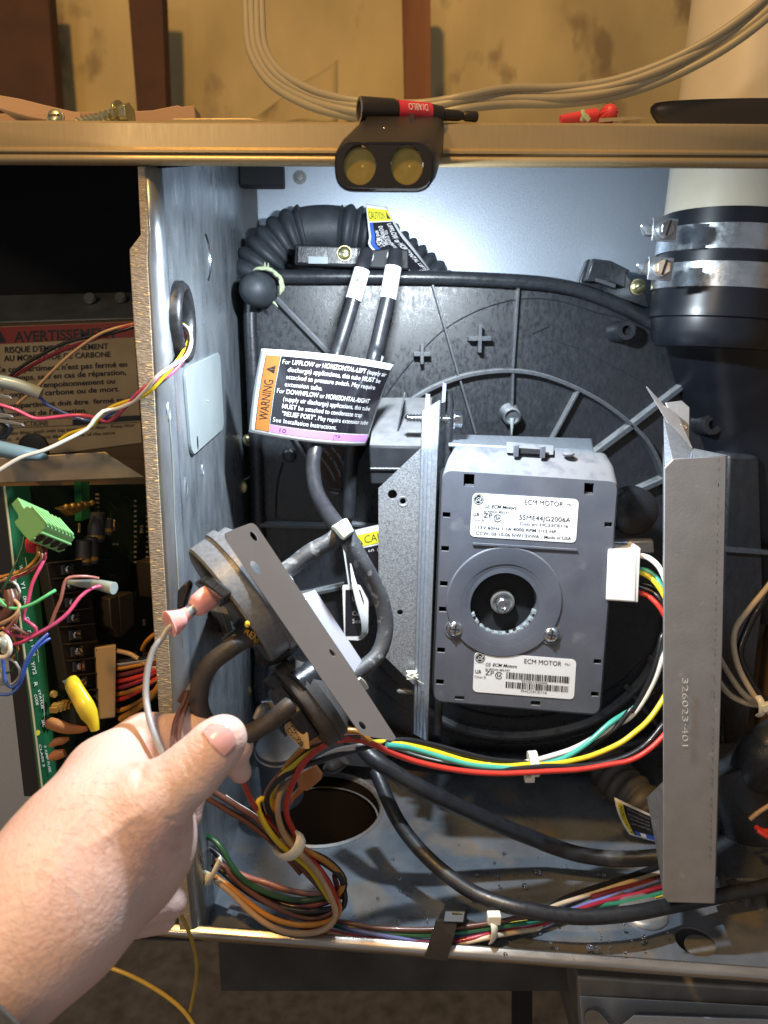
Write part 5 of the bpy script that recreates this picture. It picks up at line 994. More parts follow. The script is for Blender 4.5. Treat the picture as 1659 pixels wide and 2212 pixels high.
o = mb.build('water_beads', m_bead, None, 60, kind='stuff'); tag(o, 'scattered water beads on the shelf and rail', 'water drops', kind='stuff')
o = MB().lathe(PZ(1388, 1968), (0, 0, 1), [(0, .017), (.0015, .0165), (.003, .014), (.0035, .0001)], 40).build('dome_cap', m_dimsteel, None, 60); tag(o, 'low round grey cap on the shelf under the lower drain hose', 'cap')
# ================================================================ control compartment (left)
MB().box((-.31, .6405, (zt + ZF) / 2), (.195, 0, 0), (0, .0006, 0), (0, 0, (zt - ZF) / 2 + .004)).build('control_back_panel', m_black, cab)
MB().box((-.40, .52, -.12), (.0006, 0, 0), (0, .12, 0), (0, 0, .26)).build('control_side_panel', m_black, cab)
MB().box((-.26, .52, ZF), (.145, 0, 0), (0, .118, 0), (0, 0, .0006)).build('control_floor', m_darkmetal, cab)
MB().prism([P(-80, 470, .405), P(296, 466, .405), P(302, 500, .42), P(-80, 500, .42)], (0, .002, 0)) if False else None
# beige metal housing with the French label
vb = thing('filter_housing', 'dusty beige metal box carrying the French warning label in the left compartment', 'metal box', P(100, 990, .60))
MB().hexa([P(-120, 700, .585), P(288, 688, .585), P(330, 1045, .585), P(-120, 1075, .585)], [P(-120, 640, .625), P(290, 632, .625), P(335, 1045, .625), P(-120, 1075, .625)]).build('box_body', m_brownsheet, vb, bev=.002)
MB().hexa([P(-120, 698, .5845), P(289, 686, .5845), P(290, 690, .5845), P(-120, 703, .5845)], [P(-120, 640, .6235), P(290, 631, .6235), P(290, 636, .6235), P(-120, 645, .6235)]).build('folded_top', m_dimsteel, vb, bev=.001)
for x, y in ((575, 245), (770, 240)): MB().lathe(pt(D, (x, y, .607)), (0, -1, .6), [(0, .005), (.002, .004), (.002, .0001)], 14).build('rivet', m_dimsteel, vb)
fw = thing('warning_label', 'beige French carbon monoxide warning label with a red AVERTISSEMENT heading', 'label', pt(D, (300, 900, .583)))
lq = [pt(D, (x, y, .5835)) for x, y in ((-120, 430), (850, 392), (905, 1165), (-120, 1300))]
MB().prism(lq, (0, .0003, 0)).build('label_sheet', m_papero, fw)
DW, DHh = 97.0, 82.0; f = quadmap(lq, DW, DHh, .0003)
def DL(x, y):           # crop coordinates -> label coordinates (inverse of the quad by iteration)
    u, v = .5, .5
    for _ in range(8):
        X = (-120 + 970 * u) * (1 - v) + (-120 + 1025 * u) * v; Yt = 430 - 38 * u; Yb = 1300 - 135 * u; u += (x - X) / 1000; Yc = Yt + (Yb - Yt) * v; v += (y - Yc) / (Yb - Yt)
    return u * DW, v * DHh
mb = MB(); rect(mb, f, 0, .3, DW - .3, 10.3, .0001); mb.build('red_band', m_redp, fw, 0, kind='open')
mb = MB()
def dl(x0, y0, x1, y1, s, cap, bold=.022):
    a, b = DL(x0, y0), DL(x1, y1); txt(mb, f, a[0], a[1], s, cap, math.hypot(b[0] - a[0], b[1] - a[1]), ang=math.degrees(math.atan2(b[1] - a[1], b[0] - a[0])), bold=bold, z=.0003)
dl(95, 522, 750, 490, 'AVERTISSEMENT', 6.6, .03)
a = DL(5, 525); mb.grid(lambda u, v: f(a[0] + (u - .5) * 8 * v, a[1] - 7 + 7 * v, .0003), 2, 2)
dl(30, 588, 693, 562, "RISQUE D'EMPOISONNEMENT", 3.7, .02); dl(28, 640, 708, 612, 'AU MONOXYDE DE CARBONE', 3.6, .02)
dl(-30, 712, 815, 674, "Ce compartiment n'est pas fermé en", 3.6, .02); dl(-30, 768, 808, 724, 'tout temps, sauf en cas de réparation,', 3.6, .02)
dl(-30, 822, 738, 780, "il y a risque d'empoisonnement ou", 3.5, .02); dl(-30, 872, 765, 830, 'par oxyde de carbone ou de mort.', 3.5, .02)
dl(-30, 942, 830, 898, 'Le compartiment doit être  fermé sauf', 3.4, .02); dl(-30, 996, 558, 968, "au moment de l'entretien.", 3.4, .02)
dl(20, 1056, 310, 1050, 'INSTRUCTIONS', 3.2, .0)
dl(-40, 1118, 862, 1058, 'permanent filter, wash with tap water or oil filter.  Keep filter', 2.3, .0); dl(-40, 1156, 735, 1108, 'furnace.  A replacement filter must be of the same', 2.3, .0); dl(-40, 1200, 360, 1180, 'see user manual', 2.2, .0)
def bar(x0, y0, x1, y1, h):
    a, b = DL(x0, y0), DL(x1, y1); mb.add([f(*a, .0003), f(*b, .0003), f(b[0], b[1] + h, .0003), f(a[0], a[1] + h, .0003)], [(0, 1, 2, 3)])
bar(465, 1012, 893, 985, 3.6); bar(-100, 1012, 465, 1003, .25); bar(-100, 1072, 893, 1030, .3)
mb.build('label_print', m_ink, fw, 0, kind='open')
o = MB().grid(lambda u, v: P(-120 + 460 * u, 985 + 80 * v + 6 * math.sin(9 * u + 4 * v), .578 - .03 * v + .004 * math.sin(14 * u + 8 * v)), 24, 10).build('wrinkled_liner', m_brownsheet, None, 60, kind='open', solid=.0006); tag(o, 'wrinkled brown liner below the French warning label', 'liner')
o = MB().lathe(pt(D, (222, 1200, .545)), (0, -1, 0), [(0, .011), (.003, .011), (.0035, .009), (.0035, .0001)], 26).build('grommet_cap', m_ink, None); tag(o, 'round black cap behind the white wire under the French label', 'cap')
sb = thing('sheet_bracket', 'stained sheet metal bracket with a sloping right end above the circuit board', 'bracket', P(100, 1035, .42))
MB().prism([P(-120, 990, .425), P(0, 989, .425), P(227, 976, .425), P(240, 986, .425), P(312, 1031, .425), P(200, 1036, .425), P(0, 1044, .425), P(-120, 1050, .425)], (0, .0012, 0)).build('bracket_face', mat('stained_steel', (.34, .30, .24), .45, .45, (.24, .20, .15), 60, .5, .1, 300, col3=(.20, .17, .12), s3=140, thr=.62, rvar=.12), sb, bev=.0005)
MB().hexa([P(-120, 1050, .425), P(0, 1044, .425), P(200, 1036, .425), P(312, 1031, .425)], [P(-120, 1050, .45), P(0, 1044, .45), P(200, 1036, .45), P(312, 1031, .45)]).build('lower_fold', m_dimsteel, sb) if False else None
# circuit board
pcb = thing('circuit_board', 'green control circuit board standing edge-on in the left compartment', 'circuit board', P(80, 1660, .41))
pa, pb, pc_, pd = P(9, 1050, .412), P(345, 1045, .52), P(345, 1720, .52), P(90, 1720, .398)
nrm = (pb - pa).cross(pd - pa).normalized(); nrm = nrm if nrm.y < 0 else -nrm
k1, k2 = pa.lerp(pb, .135), pd.lerp(pc_, .115)
MB().hexa([pa, k1, k2, pd], [p - nrm * .0016 for p in (pa, k1, k2, pd)]).build('board', m_pcb, pcb)
MB().hexa([k1, pb, pc_, k2], [p - nrm * .0016 for p in (k1, pb, pc_, k2)]).build('shaded_board_area', m_pcbd, pcb)  # right of the strip the board's shade is put into a darker green
def bm_(x, y, z=0):      # picture point on the board plane, lifted by z
    r = P(x, y, 1.0); s = pa.dot(nrm) / r.dot(nrm); return r * s + nrm * z
MB().tube([bm_(9, 1050, .0002), bm_(29, 1222, .0002), bm_(51, 1400, .0002), bm_(68, 1520, .0002), bm_(90, 1700, .0002)], .0006, 6).build('board_edge', m_pcbedge, pcb)
MB().hexa([P(-25, 1050, .43), P(6, 1050, .43), P(86, 1720, .42), P(52, 1720, .42)], [P(-25, 1050, .45), P(6, 1050, .45), P(86, 1720, .44), P(52, 1720, .44)]).build('board_tray', m_ink, pcb)
def bdir(x, y, a, l):   # unit vectors on the board along picture angle
    p = bm_(x, y); q = bm_(x + l * math.cos(R(a)), y + l * math.sin(R(a))); return q - p
mb = MB()
def btxt(x, y, s, cap, w_, a=79):
    o_ = bm_(x, y, .0003); dx = bdir(x, y, a, w_); dy = bdir(x, y, a + 90, cap); W_ = tw(s) or 1
    v, fc = tmesh(s, .01, 0); mb.add([o_ + dx * (q[0] / W_) - dy * (q[1] / .73) for q in v], fc)
for x, y, s, cap, w_ in ((40, 1222, 'W', 8, 10), (44, 1257, 'Y1', 8, 18), (49, 1288, 'DHUM', 7, 26), (54, 1333, 'G', 8, 10), (58, 1362, 'COM', 8, 24), (66, 1394, 'W/W1', 7, 24), (66, 1430, 'Y/Y2', 8, 28), (72, 1473, 'R', 8, 10), (81, 1490, 'STATUS', 5, 42), (73, 1500, 'CODE', 6, 24), (89, 1555, 'SEC', 6, 16), (94, 1610, '3 AMP FUSE', 5, 60), (83, 1608, 'CLASS 2', 5, 50)): btxt(x, y, s, cap, w_)
for x0, y0, x1, y1 in ((54, 1204, 57, 1225), (80, 1400, 83, 1430), (92, 1500, 96, 1560)): mb.tube([bm_(x0, y0, .0003), bm_(x1, y1, .0003)], .00012, 4)
mb.build('board_print', m_winkw, pcb, 0, kind='open')
MB().lathe(bm_(81, 1583), nrm, [(0, .0016), (.0003, .0016)], 14).build('yellow_dot', m_yelp, pcb)
# terminal strip
tb = thing('terminal_strip', 'dusty black screw terminal strip on the green circuit board', 'terminal strip', bm_(130, 1500))
tl = [(66, 1215), (150, 1210), (210, 1500), (118, 1510)]
def tq_(x, y, z): return bm_(x, y, z)
MB().hexa([tq_(78, 1216, .009), tq_(168, 1208, .009), tq_(200, 1478, .009), tq_(128, 1490, .009)], [tq_(78, 1216, 0), tq_(168, 1208, 0), tq_(200, 1478, 0), tq_(128, 1490, 0)]).build('strip_base', m_term, tb, bev=.0006)
ty = [1229, 1262, 1299, 1332, 1369, 1404, 1436, 1470]
for i, y in enumerate([1211] + [y + 16 for y in ty]):
    x0 = 84 + (y - 1211) * .165; MB().hexa([tq_(x0, y + 3, .008), tq_(x0 + 72, y - 4, .008), tq_(x0 + 72, y - 1, .008), tq_(x0, y + 6, .008)], [tq_(x0 + 2, y + 1, .0145), tq_(x0 + 66, y - 6, .0145), tq_(x0 + 66, y - 4, .0145), tq_(x0 + 2, y + 3, .0145)]).build('divider', m_term, tb, bev=.0004)
for i, y in enumerate(ty):
    x0 = 121 + (y - 1229) * .12; c = tq_(x0, y - 1, .0105)
    MB().hexa([tq_(x0 - 12, y - 9, .0098), tq_(x0 + 13, y - 12, .0098), tq_(x0 + 14, y + 9, .0098), tq_(x0 - 11, y + 11, .0098)], [tq_(x0 - 12, y - 9, .009), tq_(x0 + 13, y - 12, .009), tq_(x0 + 14, y + 9, .009), tq_(x0 - 11, y + 11, .009)]).build('terminal_plate', m_dimsteel, tb)
    s_ = MB().lathe(c, nrm, [(0, .0030), (.0012, .0029), (.0018, .002), (.0019, .0001)], 18).build('terminal_screw', m_chrome, tb); MB().box(c + nrm * .0018, bdir(x0, y, 30 + 40 * i, 7), nrm * .0002, bdir(x0, y, 120 + 40 * i, 1.2)).build('slot', m_ink, s_)
# components
for x, y, r_, l_ in ((192, 1150, .0052, .018), (181, 1196, .0048, .016), (165, 1200, .0048, .015), (215, 1135, .004, .01)):
    c = bm_(x, y + 20, .006); up_ = bdir(x, y, -88, 20).normalized(); o = MB().lathe(c, up_, [(0, r_), (l_, r_), (l_ + .001, r_ * .8)], 18).build('capacitor', m_darkmetal, pcb, bev=0)
    MB().lathe(c, up_, [(.002, r_ * 1.01), (.0042, r_ * 1.01)], 18, cap=False).build('capacitor_ring', m_gold, o)
for q in (((222, 1285), (255, 1275), (258, 1345), (228, 1375)), ((202, 1290), (222, 1282), (228, 1375), (206, 1350)), ((292, 1212), (328, 1200), (330, 1280), (300, 1290))):
    MB().hexa([bm_(x, y, .014) for x, y in q], [bm_(x, y, .0) for x, y in q]).build('relay', m_term, pcb, bev=.0008)
mb = MB()
for k in range(26): x, y = (290 + 26 * (k % 2), 1082 + 11 * (k // 2)); mb.box(bm_(x, y, .001), (.0009, 0, 0), (0, .0004, 0), (0, 0, .0006))
for k in range(6): mb.box(bm_(208, 1068 + 9 * k, .001), (.0012, 0, 0), (0, .0004, 0), (0, 0, .0006))
mb.build('solder_pins', m_dimsteel, pcb, 0, kind='stuff')
MB().hexa([bm_(x, y, .016) for x, y in ((98, 1100), (165, 1085), (168, 1088), (118, 1112))], [bm_(x, y, .010) for x, y in ((88, 1096), (150, 1082), (168, 1090), (118, 1114))]).build('gold_coil', m_gold, pcb, bev=.0008)
for k in range(5): MB().sphere(bm_(100 + 14 * k, 1094 - 2 * k, .017), .0018, 8).build('gold_bead', m_gold, pcb)
MB().hexa([bm_(x, y, .006) for x, y in ((160, 1040), (178, 1040), (180, 1118), (162, 1125))], [bm_(x, y, 0) for x, y in ((160, 1040), (178, 1040), (180, 1118), (162, 1125))]).build('green_block', m_pcb, pcb)
# pin header block and gold pins at the bottom
mb = MB()
for k in range(7): x, y = SS(470 + 42 * (k % 4) + 18 * (k // 4), 1065 - 28 * (k // 4) - 12 * (k % 4)); mb.box(bm_(x, y, .006), (.0022, 0, 0), (0, .002, 0), (0, 0, .0016))
mb.build('gold_pins', m_gold, pcb, 0, kind='stuff')
x, y = SS(475, 920); MB().lathe(bm_(x, y, .004), nrm, [(0, .0022), (.002, .002), (.002, .0001)], 14).build('gold_lug', m_gold, pcb)
# edge connector
ec = thing('edge_connector', 'long beige multi-pin connector with a comb of slots beside the terminal strip', 'connector', P(225, 1540, .43))
MB().hexa([pt(SS, (940, 470, .432)), pt(SS, (1145, 445, .430)), pt(SS, (1140, 1160, .425)), pt(SS, (985, 1180, .427))], [pt(SS, (865, 440, .455)), pt(SS, (1150, 435, .455)), pt(SS, (1140, 1160, .45)), pt(SS, (930, 1180, .45))]).build('connector_body', m_beige, ec, bev=.0008)
for k in range(13):
    y = 470 + k * 54; MB().hexa([pt(SS, (868, y, .4535)), pt(SS, (950 + k * 2, y + 14, .4312)), pt(SS, (952 + k * 2, y + 36, .4312)), pt(SS, (872, y + 26, .4535))], [pt(SS, (868, y, .4545)), pt(SS, (955 + k * 2, y + 14, .4335)), pt(SS, (957 + k * 2, y + 36, .4335)), pt(SS, (872, y + 26, .4545))]).build('contact_slot', m_ink, ec)
gE = 'wires leaving the beige edge connector'
for k, (y0, y1, m, lab) in enumerate(((500, 700, 'tan', 'topmost tan wire'), (600, 560, 'black', 'black wire just under the tan one'), (622, 575, 'grey', 'grey wire under the black one'), (668, 600, 'orange', 'upper orange wire'), (735, 640, 'maroon', 'upper dark red wire'), (795, 700, 'red', 'red wire below the dark red one'), (855, 730, 'crimson', 'crimson wire in the middle'), (920, 800, 'orange', 'lower orange wire'), (975, 790, 'red', 'lowest red wire'), (1085, 900, 'orange', 'orange wire above the hand'), (1130, 960, 'black', 'black wire above the hand'))):
    wire('edge_wire', SS, [(1120, y0, .435), (1180, y0 + 8, .432), (1300, y0 * .8 + y1 * .2, .430), (1440, y0 * .35 + y1 * .65, .428), (1570, y1 - 30, .426), (1700, y1 - 60, .43)], 5.2, m, lab + ' leaving the beige edge connector', group=gE)
wire('edge_wire', SS, [(1405, 490, .44), (1440, 420, .438), (1500, 360, .436), (1560, 320, .435)], 5, 'orange', 'short orange arc of wire left of the partition edge', group=gE)
wire('edge_wire', SS, [(1190, 1175, .43), (1350, 1080, .425), (1500, 950, .42), (1580, 830, .418), (1650, 700, .42)], 7, 'orange', 'thick orange wire passing above the index knuckle', group=gE)
# yellow and pink insulated terminals
def terminal(name, lab, fr, path, rads, m, d_flat=.7, grp=None):
    p = pts(fr, path); return tag(MB().tube(p, [U(q, r) for q, r in zip(p, rads)], 20, flat=d_flat).build(name, m, None, 60), lab, 'wire terminal', grp)
terminal('spade_terminal', 'bright yellow vinyl spade terminal at the bottom of the terminal strip', SS, [(702, 790, .390), (715, 830, .388), (770, 930, .385), (840, 1050, .382), (880, 1130, .381), (915, 1200, .380), (940, 1290, .379)], [15, 19, 20, 22, 21, 15, 10], m_yelc)
MB().prism(pts(SS, [(612, 800, .392), (640, 790, .392), (760, 765, .392), (770, 800, .392), (640, 830, .392)]), (0, .002, 0)).build('terminal_tongue', m_chrome, tb)
terminal('spade_terminal', 'pinkish orange vinyl terminal low on the circuit board beside the hand', SS, [(475, 1240, .385), (520, 1225, .383), (600, 1250, .382), (690, 1275, .382), (800, 1280, .383), (860, 1270, .384)], [9, 16, 16, 13, 9, 6], m_orangec)
terminal('spade_terminal', 'small amber terminal just above the hand', SS, [(500, 1440, .385), (560, 1400, .383), (620, 1390, .383), (680, 1370, .385)], [5, 9, 9, 4], m_orangec); terminal('spade_terminal', 'amber terminal partly behind the hand at the board foot', SS, [(500, 1560, .385), (560, 1530, .384), (640, 1510, .384)], [8, 12, 9], m_orangec)
MB().hexa([bm_(x, y, .012) for x, y in ((130, 1525), (190, 1508), (200, 1560), (140, 1580))], [bm_(x, y, 0) for x, y in ((130, 1525), (190, 1508), (200, 1560), (140, 1580))]).build('purple_relay', m_term, pcb)
# green pluggable terminal
gp = thing('green_plug', 'light green four-way pluggable terminal block hanging on wires above the circuit board', 'plug', pt(W, (430, 560, .345)))
pf = [(175, 52), (110, 120), (172, 222), (178, 262), (138, 292), (150, 325), (232, 430), (292, 490), (408, 398), (456, 332), (395, 255), (330, 175), (270, 132), (235, 158)]
vx = pt(W, (742, 452, .372)) - pt(W, (456, 332, .352))
MB().prism([pt(W, (x, y, .352)) for x, y in pf], vx).build('plug_body', m_plug, gp, bev=.0004)
# stepped latch teeth along the top
for k in range(8):
    o0 = pt(W, (300, 160, .3515)) + vx * (k / 8 + .01); MB().hexa([o0, o0 + (pt(W, (452, 330, .3515)) - pt(W, (300, 160, .3515))), o0 + (pt(W, (452, 330, .3515)) - pt(W, (300, 160, .3515))) + vx * .07, o0 + vx * .07], [p + Vector((.0006, -.0001, .0016)) for p in [o0, o0 + (pt(W, (452, 330, .3515)) - pt(W, (300, 160, .3515))), o0 + (pt(W, (452, 330, .3515)) - pt(W, (300, 160, .3515))) + vx * .07, o0 + vx * .07]]).build('latch_tooth', m_plug, gp, bev=.0003)
a_ = pt(W, (408, 398, .352)); b_ = pt(W, (292, 490, .352)); fn = (b_ - a_).cross(vx).normalized(); fn = fn if fn.y < 0 else -fn
fd = (b_ - a_).normalized(); vd = vx.normalized()
for k in range(4):
    c = a_.lerp(b_, .42) + vx * (.12 + .25 * k)
    MB().add([c + fn * .0003 + vd * .0026 * math.cos(t) + fd * .0030 * math.sin(t) for t in np.linspace(0, 6.283, 21)[:-1]], [tuple(range(20))]).build('wire_entry', m_ink, gp, 0, kind='open')
    mb = MB(); mb.tube([c + fn * .0003 + vd * .0031 * math.cos(t) + fd * .0035 * math.sin(t) for t in np.linspace(.3, 2.9, 9)], .0005, 6); mb.build('entry_lip', m_plug, gp, 60)
MB().tube([a_ + vx * .0 + fn * .0002, a_ + vx * 1.0 + fn * .0002], .0006, 6).build('plug_ridge', m_plug, gp)
o = MB().prism(pts(W, [(240, 465, .362), (330, 520, .364), (365, 560, .366), (350, 612, .366), (255, 600, .364), (238, 540, .362)]), (0, .006, 0)).build('red_wire_nut', m_redb, None, bev=.0008); tag(o, 'red plastic cap tucked under the green plug', 'cap')
# thermostat wires
gT = 'thin thermostat wires in the left compartment'
def tw_(path, r, m, lab): wire('thermostat_wire', W, path, r, m, lab, group=gT, n=8)
tw_([(-60, 870, .35), (0, 842, .352), (150, 800, .356), (280, 740, .36), (355, 660, .36), (378, 600, .358), (372, 550, .362)], 3.4, 'orange', 'upper orange wire curving down from the green plug')
tw_([(-60, 905, .352), (0, 882, .354), (130, 842, .358), (290, 775, .362), (390, 690, .362), (412, 620, .36), (405, 560, .365)], 3.2, 'tan', 'tan wire beneath the upper orange wire at the green plug')
tw_([(100, 862, .355), (240, 812, .36), (360, 745, .362), (430, 670, .362), (446, 610, .362), (440, 570, .366)], 3.2, 'crimson', 'crimson wire under the green plug running left')
tw_([(452, 570, .368), (445, 640, .364), (400, 740, .360), (320, 900, .357), (278, 1080, .355), (240, 1180, .354), (238, 1255, .354), (300, 1300, .353), (350, 1340, .353), (352, 1380, .353), (300, 1425, .353), (200, 1425, .353), (110, 1405, .352), (40, 1355, .35)], 3.8, 'pink', 'long pink wire wandering down from the green plug')
tw_([(95, 1510, .352), (180, 1495, .352), (260, 1465, .352), (400, 1385, .353), (560, 1290, .356), (680, 1185, .36), (790, 1040, .365), (900, 955, .37), (1000, 930, .375), (1090, 930, .378)], 4.2, 'pink', 'pink wire rising right into the cloudy splice sleeve')
tw_([(972, 855, .37), (860, 836, .366), (730, 838, .362), (660, 860, .36), (628, 930, .359), (600, 1060, .357), (540, 1200, .356), (490, 1330, .355), (420, 1395, .354), (320, 1412, .353), (220, 1378, .352), (140, 1345, .352), (70, 1350, .352)], 3.8, 'pinkbrown', 'dusty rose wire hooking over to the right with a free end')
tw_([(548, 972, .352), (500, 1000, .350), (420, 1050, .348), (320, 1108, .347), (200, 1148, .346), (110, 1148, .346), (40, 1110, .347), (-20, 1050, .348)], 3.8, 'lgreen', 'bright green wire with a free end in front of the board')
tw_([(238, 440, .360), (222, 540, .358), (170, 680, .355), (100, 820, .352), (45, 930, .35), (10, 990, .35)], 3.2, 'dgreen', 'dark green wire from the left of the green plug')
tw_([(60, 920, .36), (120, 900, .362), (175, 950, .362), (210, 1050, .362), (212, 1130, .364)], 3.6, 'dgreen', 'second dark green wire looping left of the board legend')
def ss_(path, r, m, lab): wire('thermostat_wire', SS, path, r, m, lab, group=gT, n=8)
ss_([(478, 332, .352), (400, 400, .349), (320, 490, .346), (250, 620, .344), (215, 740, .343), (175, 830, .343), (110, 862, .343), (60, 820, .343), (38, 720, .344), (30, 560, .346)], 3.6, 'blue', 'upper blue wire with a free end over the board')
ss_([(492, 380, .354), (410, 430, .350), (330, 510, .347), (262, 640, .345), (225, 760, .344), (165, 880, .343), (80, 935, .342), (-40, 925, .342)], 3.6, 'blue', 'lower blue wire running left out of frame')
ss_([(-40, 560, .34), (20, 565, .34), (75, 550, .34), (102, 490, .34), (90, 410, .342), (50, 355, .344), (10, 330, .345)], 5.0, 'white', 'white wire hooking at the left frame edge')
ss_([(-10, 240, .345), (60, 210, .344), (130, 170, .344), (180, 110, .345), (190, 50, .347), (140, 0, .348)], 4, 'tan', 'tan wire loop beside the brown sheath at left')
ss_([(60, 290, .345), (110, 250, .344), (150, 190, .344), (190, 140, .345)], 4, 'pinkbrown', 'brownish wire beside the sheath at left')
o = MB().tube(pts(SS, [(-60, 250, .35), (20, 190, .349), (90, 110, .348), (120, 30, .349), (90, -80, .352)]), .0030, 16).build('cable_sheath', m_wire['brown'], None, 60); tag(o, 'dark brown cable sheath entering at the left edge', 'cable')
o = MB().tube(pts(SS, [(-80, 420, .342), (0, 410, .342), (55, 440, .342), (62, 500, .343)]), .0026, 14).build('splice_sleeve', m_clear, None, 60); tag(o, 'clear splice sleeve at the left frame edge beside the blue wires', 'splice')
o = MB().tube(pts(SS, [(-60, 700, .345), (0, 745, .345), (20, 820, .346)]), .0026, 14).build('splice_sleeve', m_clear, None, 60); tag(o, 'second clear sleeve at the left frame edge, lower down', 'splice')
o = MB().tube(pts(W, [(680, 890, .40), (800, 905, .392), (920, 910, .384), (1010, 925, .378), (1090, 945, .374), (1125, 950, .373)]), [.0014, .0022, .0026, .0030, .0033, .0033], 18).build('splice_sleeve', m_clear, None, 60); tag(o, 'cloudy yellow-green splice sleeve where the pink wire ends', 'splice')
# more of the tangle at the left frame edge
rnd = random.Random(21)
for k, (m, lab) in enumerate((('white', 'thin white wire tangled near the sheath'), ('crimson', 'thin crimson wire looping under the sheath'), ('tan', 'thin tan wire curling round the clear sleeve'), ('brown', 'thin brown wire in the tangle by the sheath'), ('orange', 'thin orange wire below the clear sleeve'), ('dgreen', 'thin dark green wire low in the tangle'), ('grey', 'thin grey wire rising past the board legend'))):
    y0 = 1260 + 28 * k; wire('thermostat_wire', FV, [(-30, y0 + rnd.uniform(-20, 20), .36), (5, y0 - 18 + rnd.uniform(-9, 9), .358), (28 + rnd.uniform(0, 14), y0 + 4, .356), (40 + rnd.uniform(-8, 12), y0 + 30, .357), (22, y0 + 52, .36), (-10, y0 + 48 + rnd.uniform(-9, 9), .363), (-40, y0 + 60, .366)], 2.8, m, lab, group='fine wires tangled at the left frame edge')
bc = [m_beige, m_gold, m_darkmetal, m_dimsteel, m_term]
for k in range(30):
    x, y = rnd.uniform(150, 330), rnd.uniform(1065, 1500)
    if 160 < x < 262 and y > 1270: continue
    up_ = bdir(x, y, rnd.choice((-88, 2)), 8).normalized(); r_ = rnd.uniform(.0009, .0018); l_ = rnd.uniform(.004, .008)
    q = MB().lathe(bm_(x, y, .003), up_, [(0, r_ * .7), (l_ * .1, r_), (l_ * .25, r_ * .8), (l_ * .75, r_ * .8), (l_ * .9, r_), (l_, r_ * .7)], 10).build('resistor', bc[k % 5], pcb)
mb = MB()
for k in range(60):
    x, y = rnd.uniform(118, 335), rnd.uniform(1062, 1600); a_ = rnd.choice((0, 90, 45)); l_ = rnd.uniform(8, 40); mb.tube([bm_(x, y, .0003), bm_(x + l_ * math.cos(R(a_)), y + l_ * math.sin(R(a_)), .0003)], .00018, 4)
mb.build('copper_traces', m_pcb, pcb, 0, kind='stuff')
# wires across the label
gD2 = 'wires crossing the French label'
def dw(path, r, m, lab): wire('control_wire', D, path, r, m, lab, group=gD2)
dw([(40, 770, .44), (110, 700, .438), (250, 612, .436), (400, 535, .434), (560, 492, .432), (700, 470, .430), (860, 425, .43), (960, 395, .44)], 3.6, 'black', 'dark grey wire across the French label')
dw([(60, 770, .442), (150, 705, .44), (320, 610, .438), (470, 548, .436), (620, 500, .433), (740, 452, .431), (860, 408, .43), (960, 380, .44)], 3.6, 'crimson', 'crimson wire across the French label')
dw([(70, 760, .446), (200, 680, .444), (360, 600, .442), (520, 530, .44), (680, 480, .438), (860, 415, .438)], 2.6, 'tan', 'thin tan wire alongside the crimson one')
dw([(110, 920, .43), (180, 860, .430), (240, 808, .430), (330, 715, .430), (430, 620, .429), (560, 520, .428), (660, 462, .428), (760, 430, .43), (870, 404, .435)], 3.4, 'tan', 'tan wire rising steeply across the French label')
dw([(258, 878, .42), (300, 920, .42), (380, 962, .42), (470, 1000, .42), (560, 1025, .42), (620, 1022, .418), (700, 985, .413), (800, 915, .408), (900, 830, .402), (990, 790, .398), (1060, 745, .40), (1130, 665, .41), (1172, 580, .42), (1178, 510, .43), (1150, 440, .44)], 3.6, 'blue', 'blue wire from the grey sleeve twisting up to the grommet')
dw([(-60, 915, .41), (0, 925, .41), (110, 960, .41), (190, 1000, .41), (250, 1014, .41), (360, 1003, .41), (480, 990, .41), (580, 1000, .412), (660, 1030, .416), (720, 1015, .414), (790, 950, .407), (880, 850, .399), (980, 780, .396), (1080, 735, .40), (1160, 650, .408), (1200, 560, .418), (1185, 480, .43), (1140, 425, .44)], 4.0, 'pink', 'pink wire from the left edge twisting up to the grommet')
dw([(380, 1150, .42), (440, 1110, .42), (520, 1085, .418), (590, 1060, .414), (640, 1000, .410), (700, 945, .408), (790, 908, .406), (870, 885, .402), (950, 845, .396), (1040, 750, .397), (1110, 670, .402), (1165, 590, .412), (1205, 500, .424), (1190, 430, .433), (1140, 398, .44)], 4.2, 'yellow', 'yellow wire twisted with the white one up to the grommet')
dw([(-80, 1385, .38), (0, 1338, .382), (130, 1262, .386), (280, 1215, .39), (420, 1150, .395), (560, 1075, .400), (600, 1020, .402), (660, 965, .404), (740, 950, .405), (850, 905, .402), (930, 830, .396), (1000, 745, .394), (1090, 680, .398), (1180, 622, .406), (1218, 540, .416), (1210, 460, .428), (1170, 415, .436), (1130, 402, .444)], 4.4, 'white', 'long white wire from the lower left twisting up to the grommet')
o = MB().tube(pts(D, [(-60, 770, .415), (0, 775, .415), (100, 795, .416), (190, 825, .417), (262, 855, .418)]), [.0034, .0036, .0036, .0036, .0034], 18).build('splice_sleeve', m_clear, None, 60); tag(o, 'grey-green shrink sleeve in front of the French label', 'splice')
o = MB().tube(pts(D, [(-80, 1185, .40), (0, 1205, .402), (120, 1230, .405), (240, 1245, .41), (300, 1262, .415)]), [.0045, .0045, .0042, .0032, .0014], 18).build('splice_sleeve', mat('blue_sleeve', (.16, .26, .31), .3, sss=.1, coat=.3), None, 60); tag(o, 'blue-grey sleeve lying on the sheet bracket at left', 'splice')
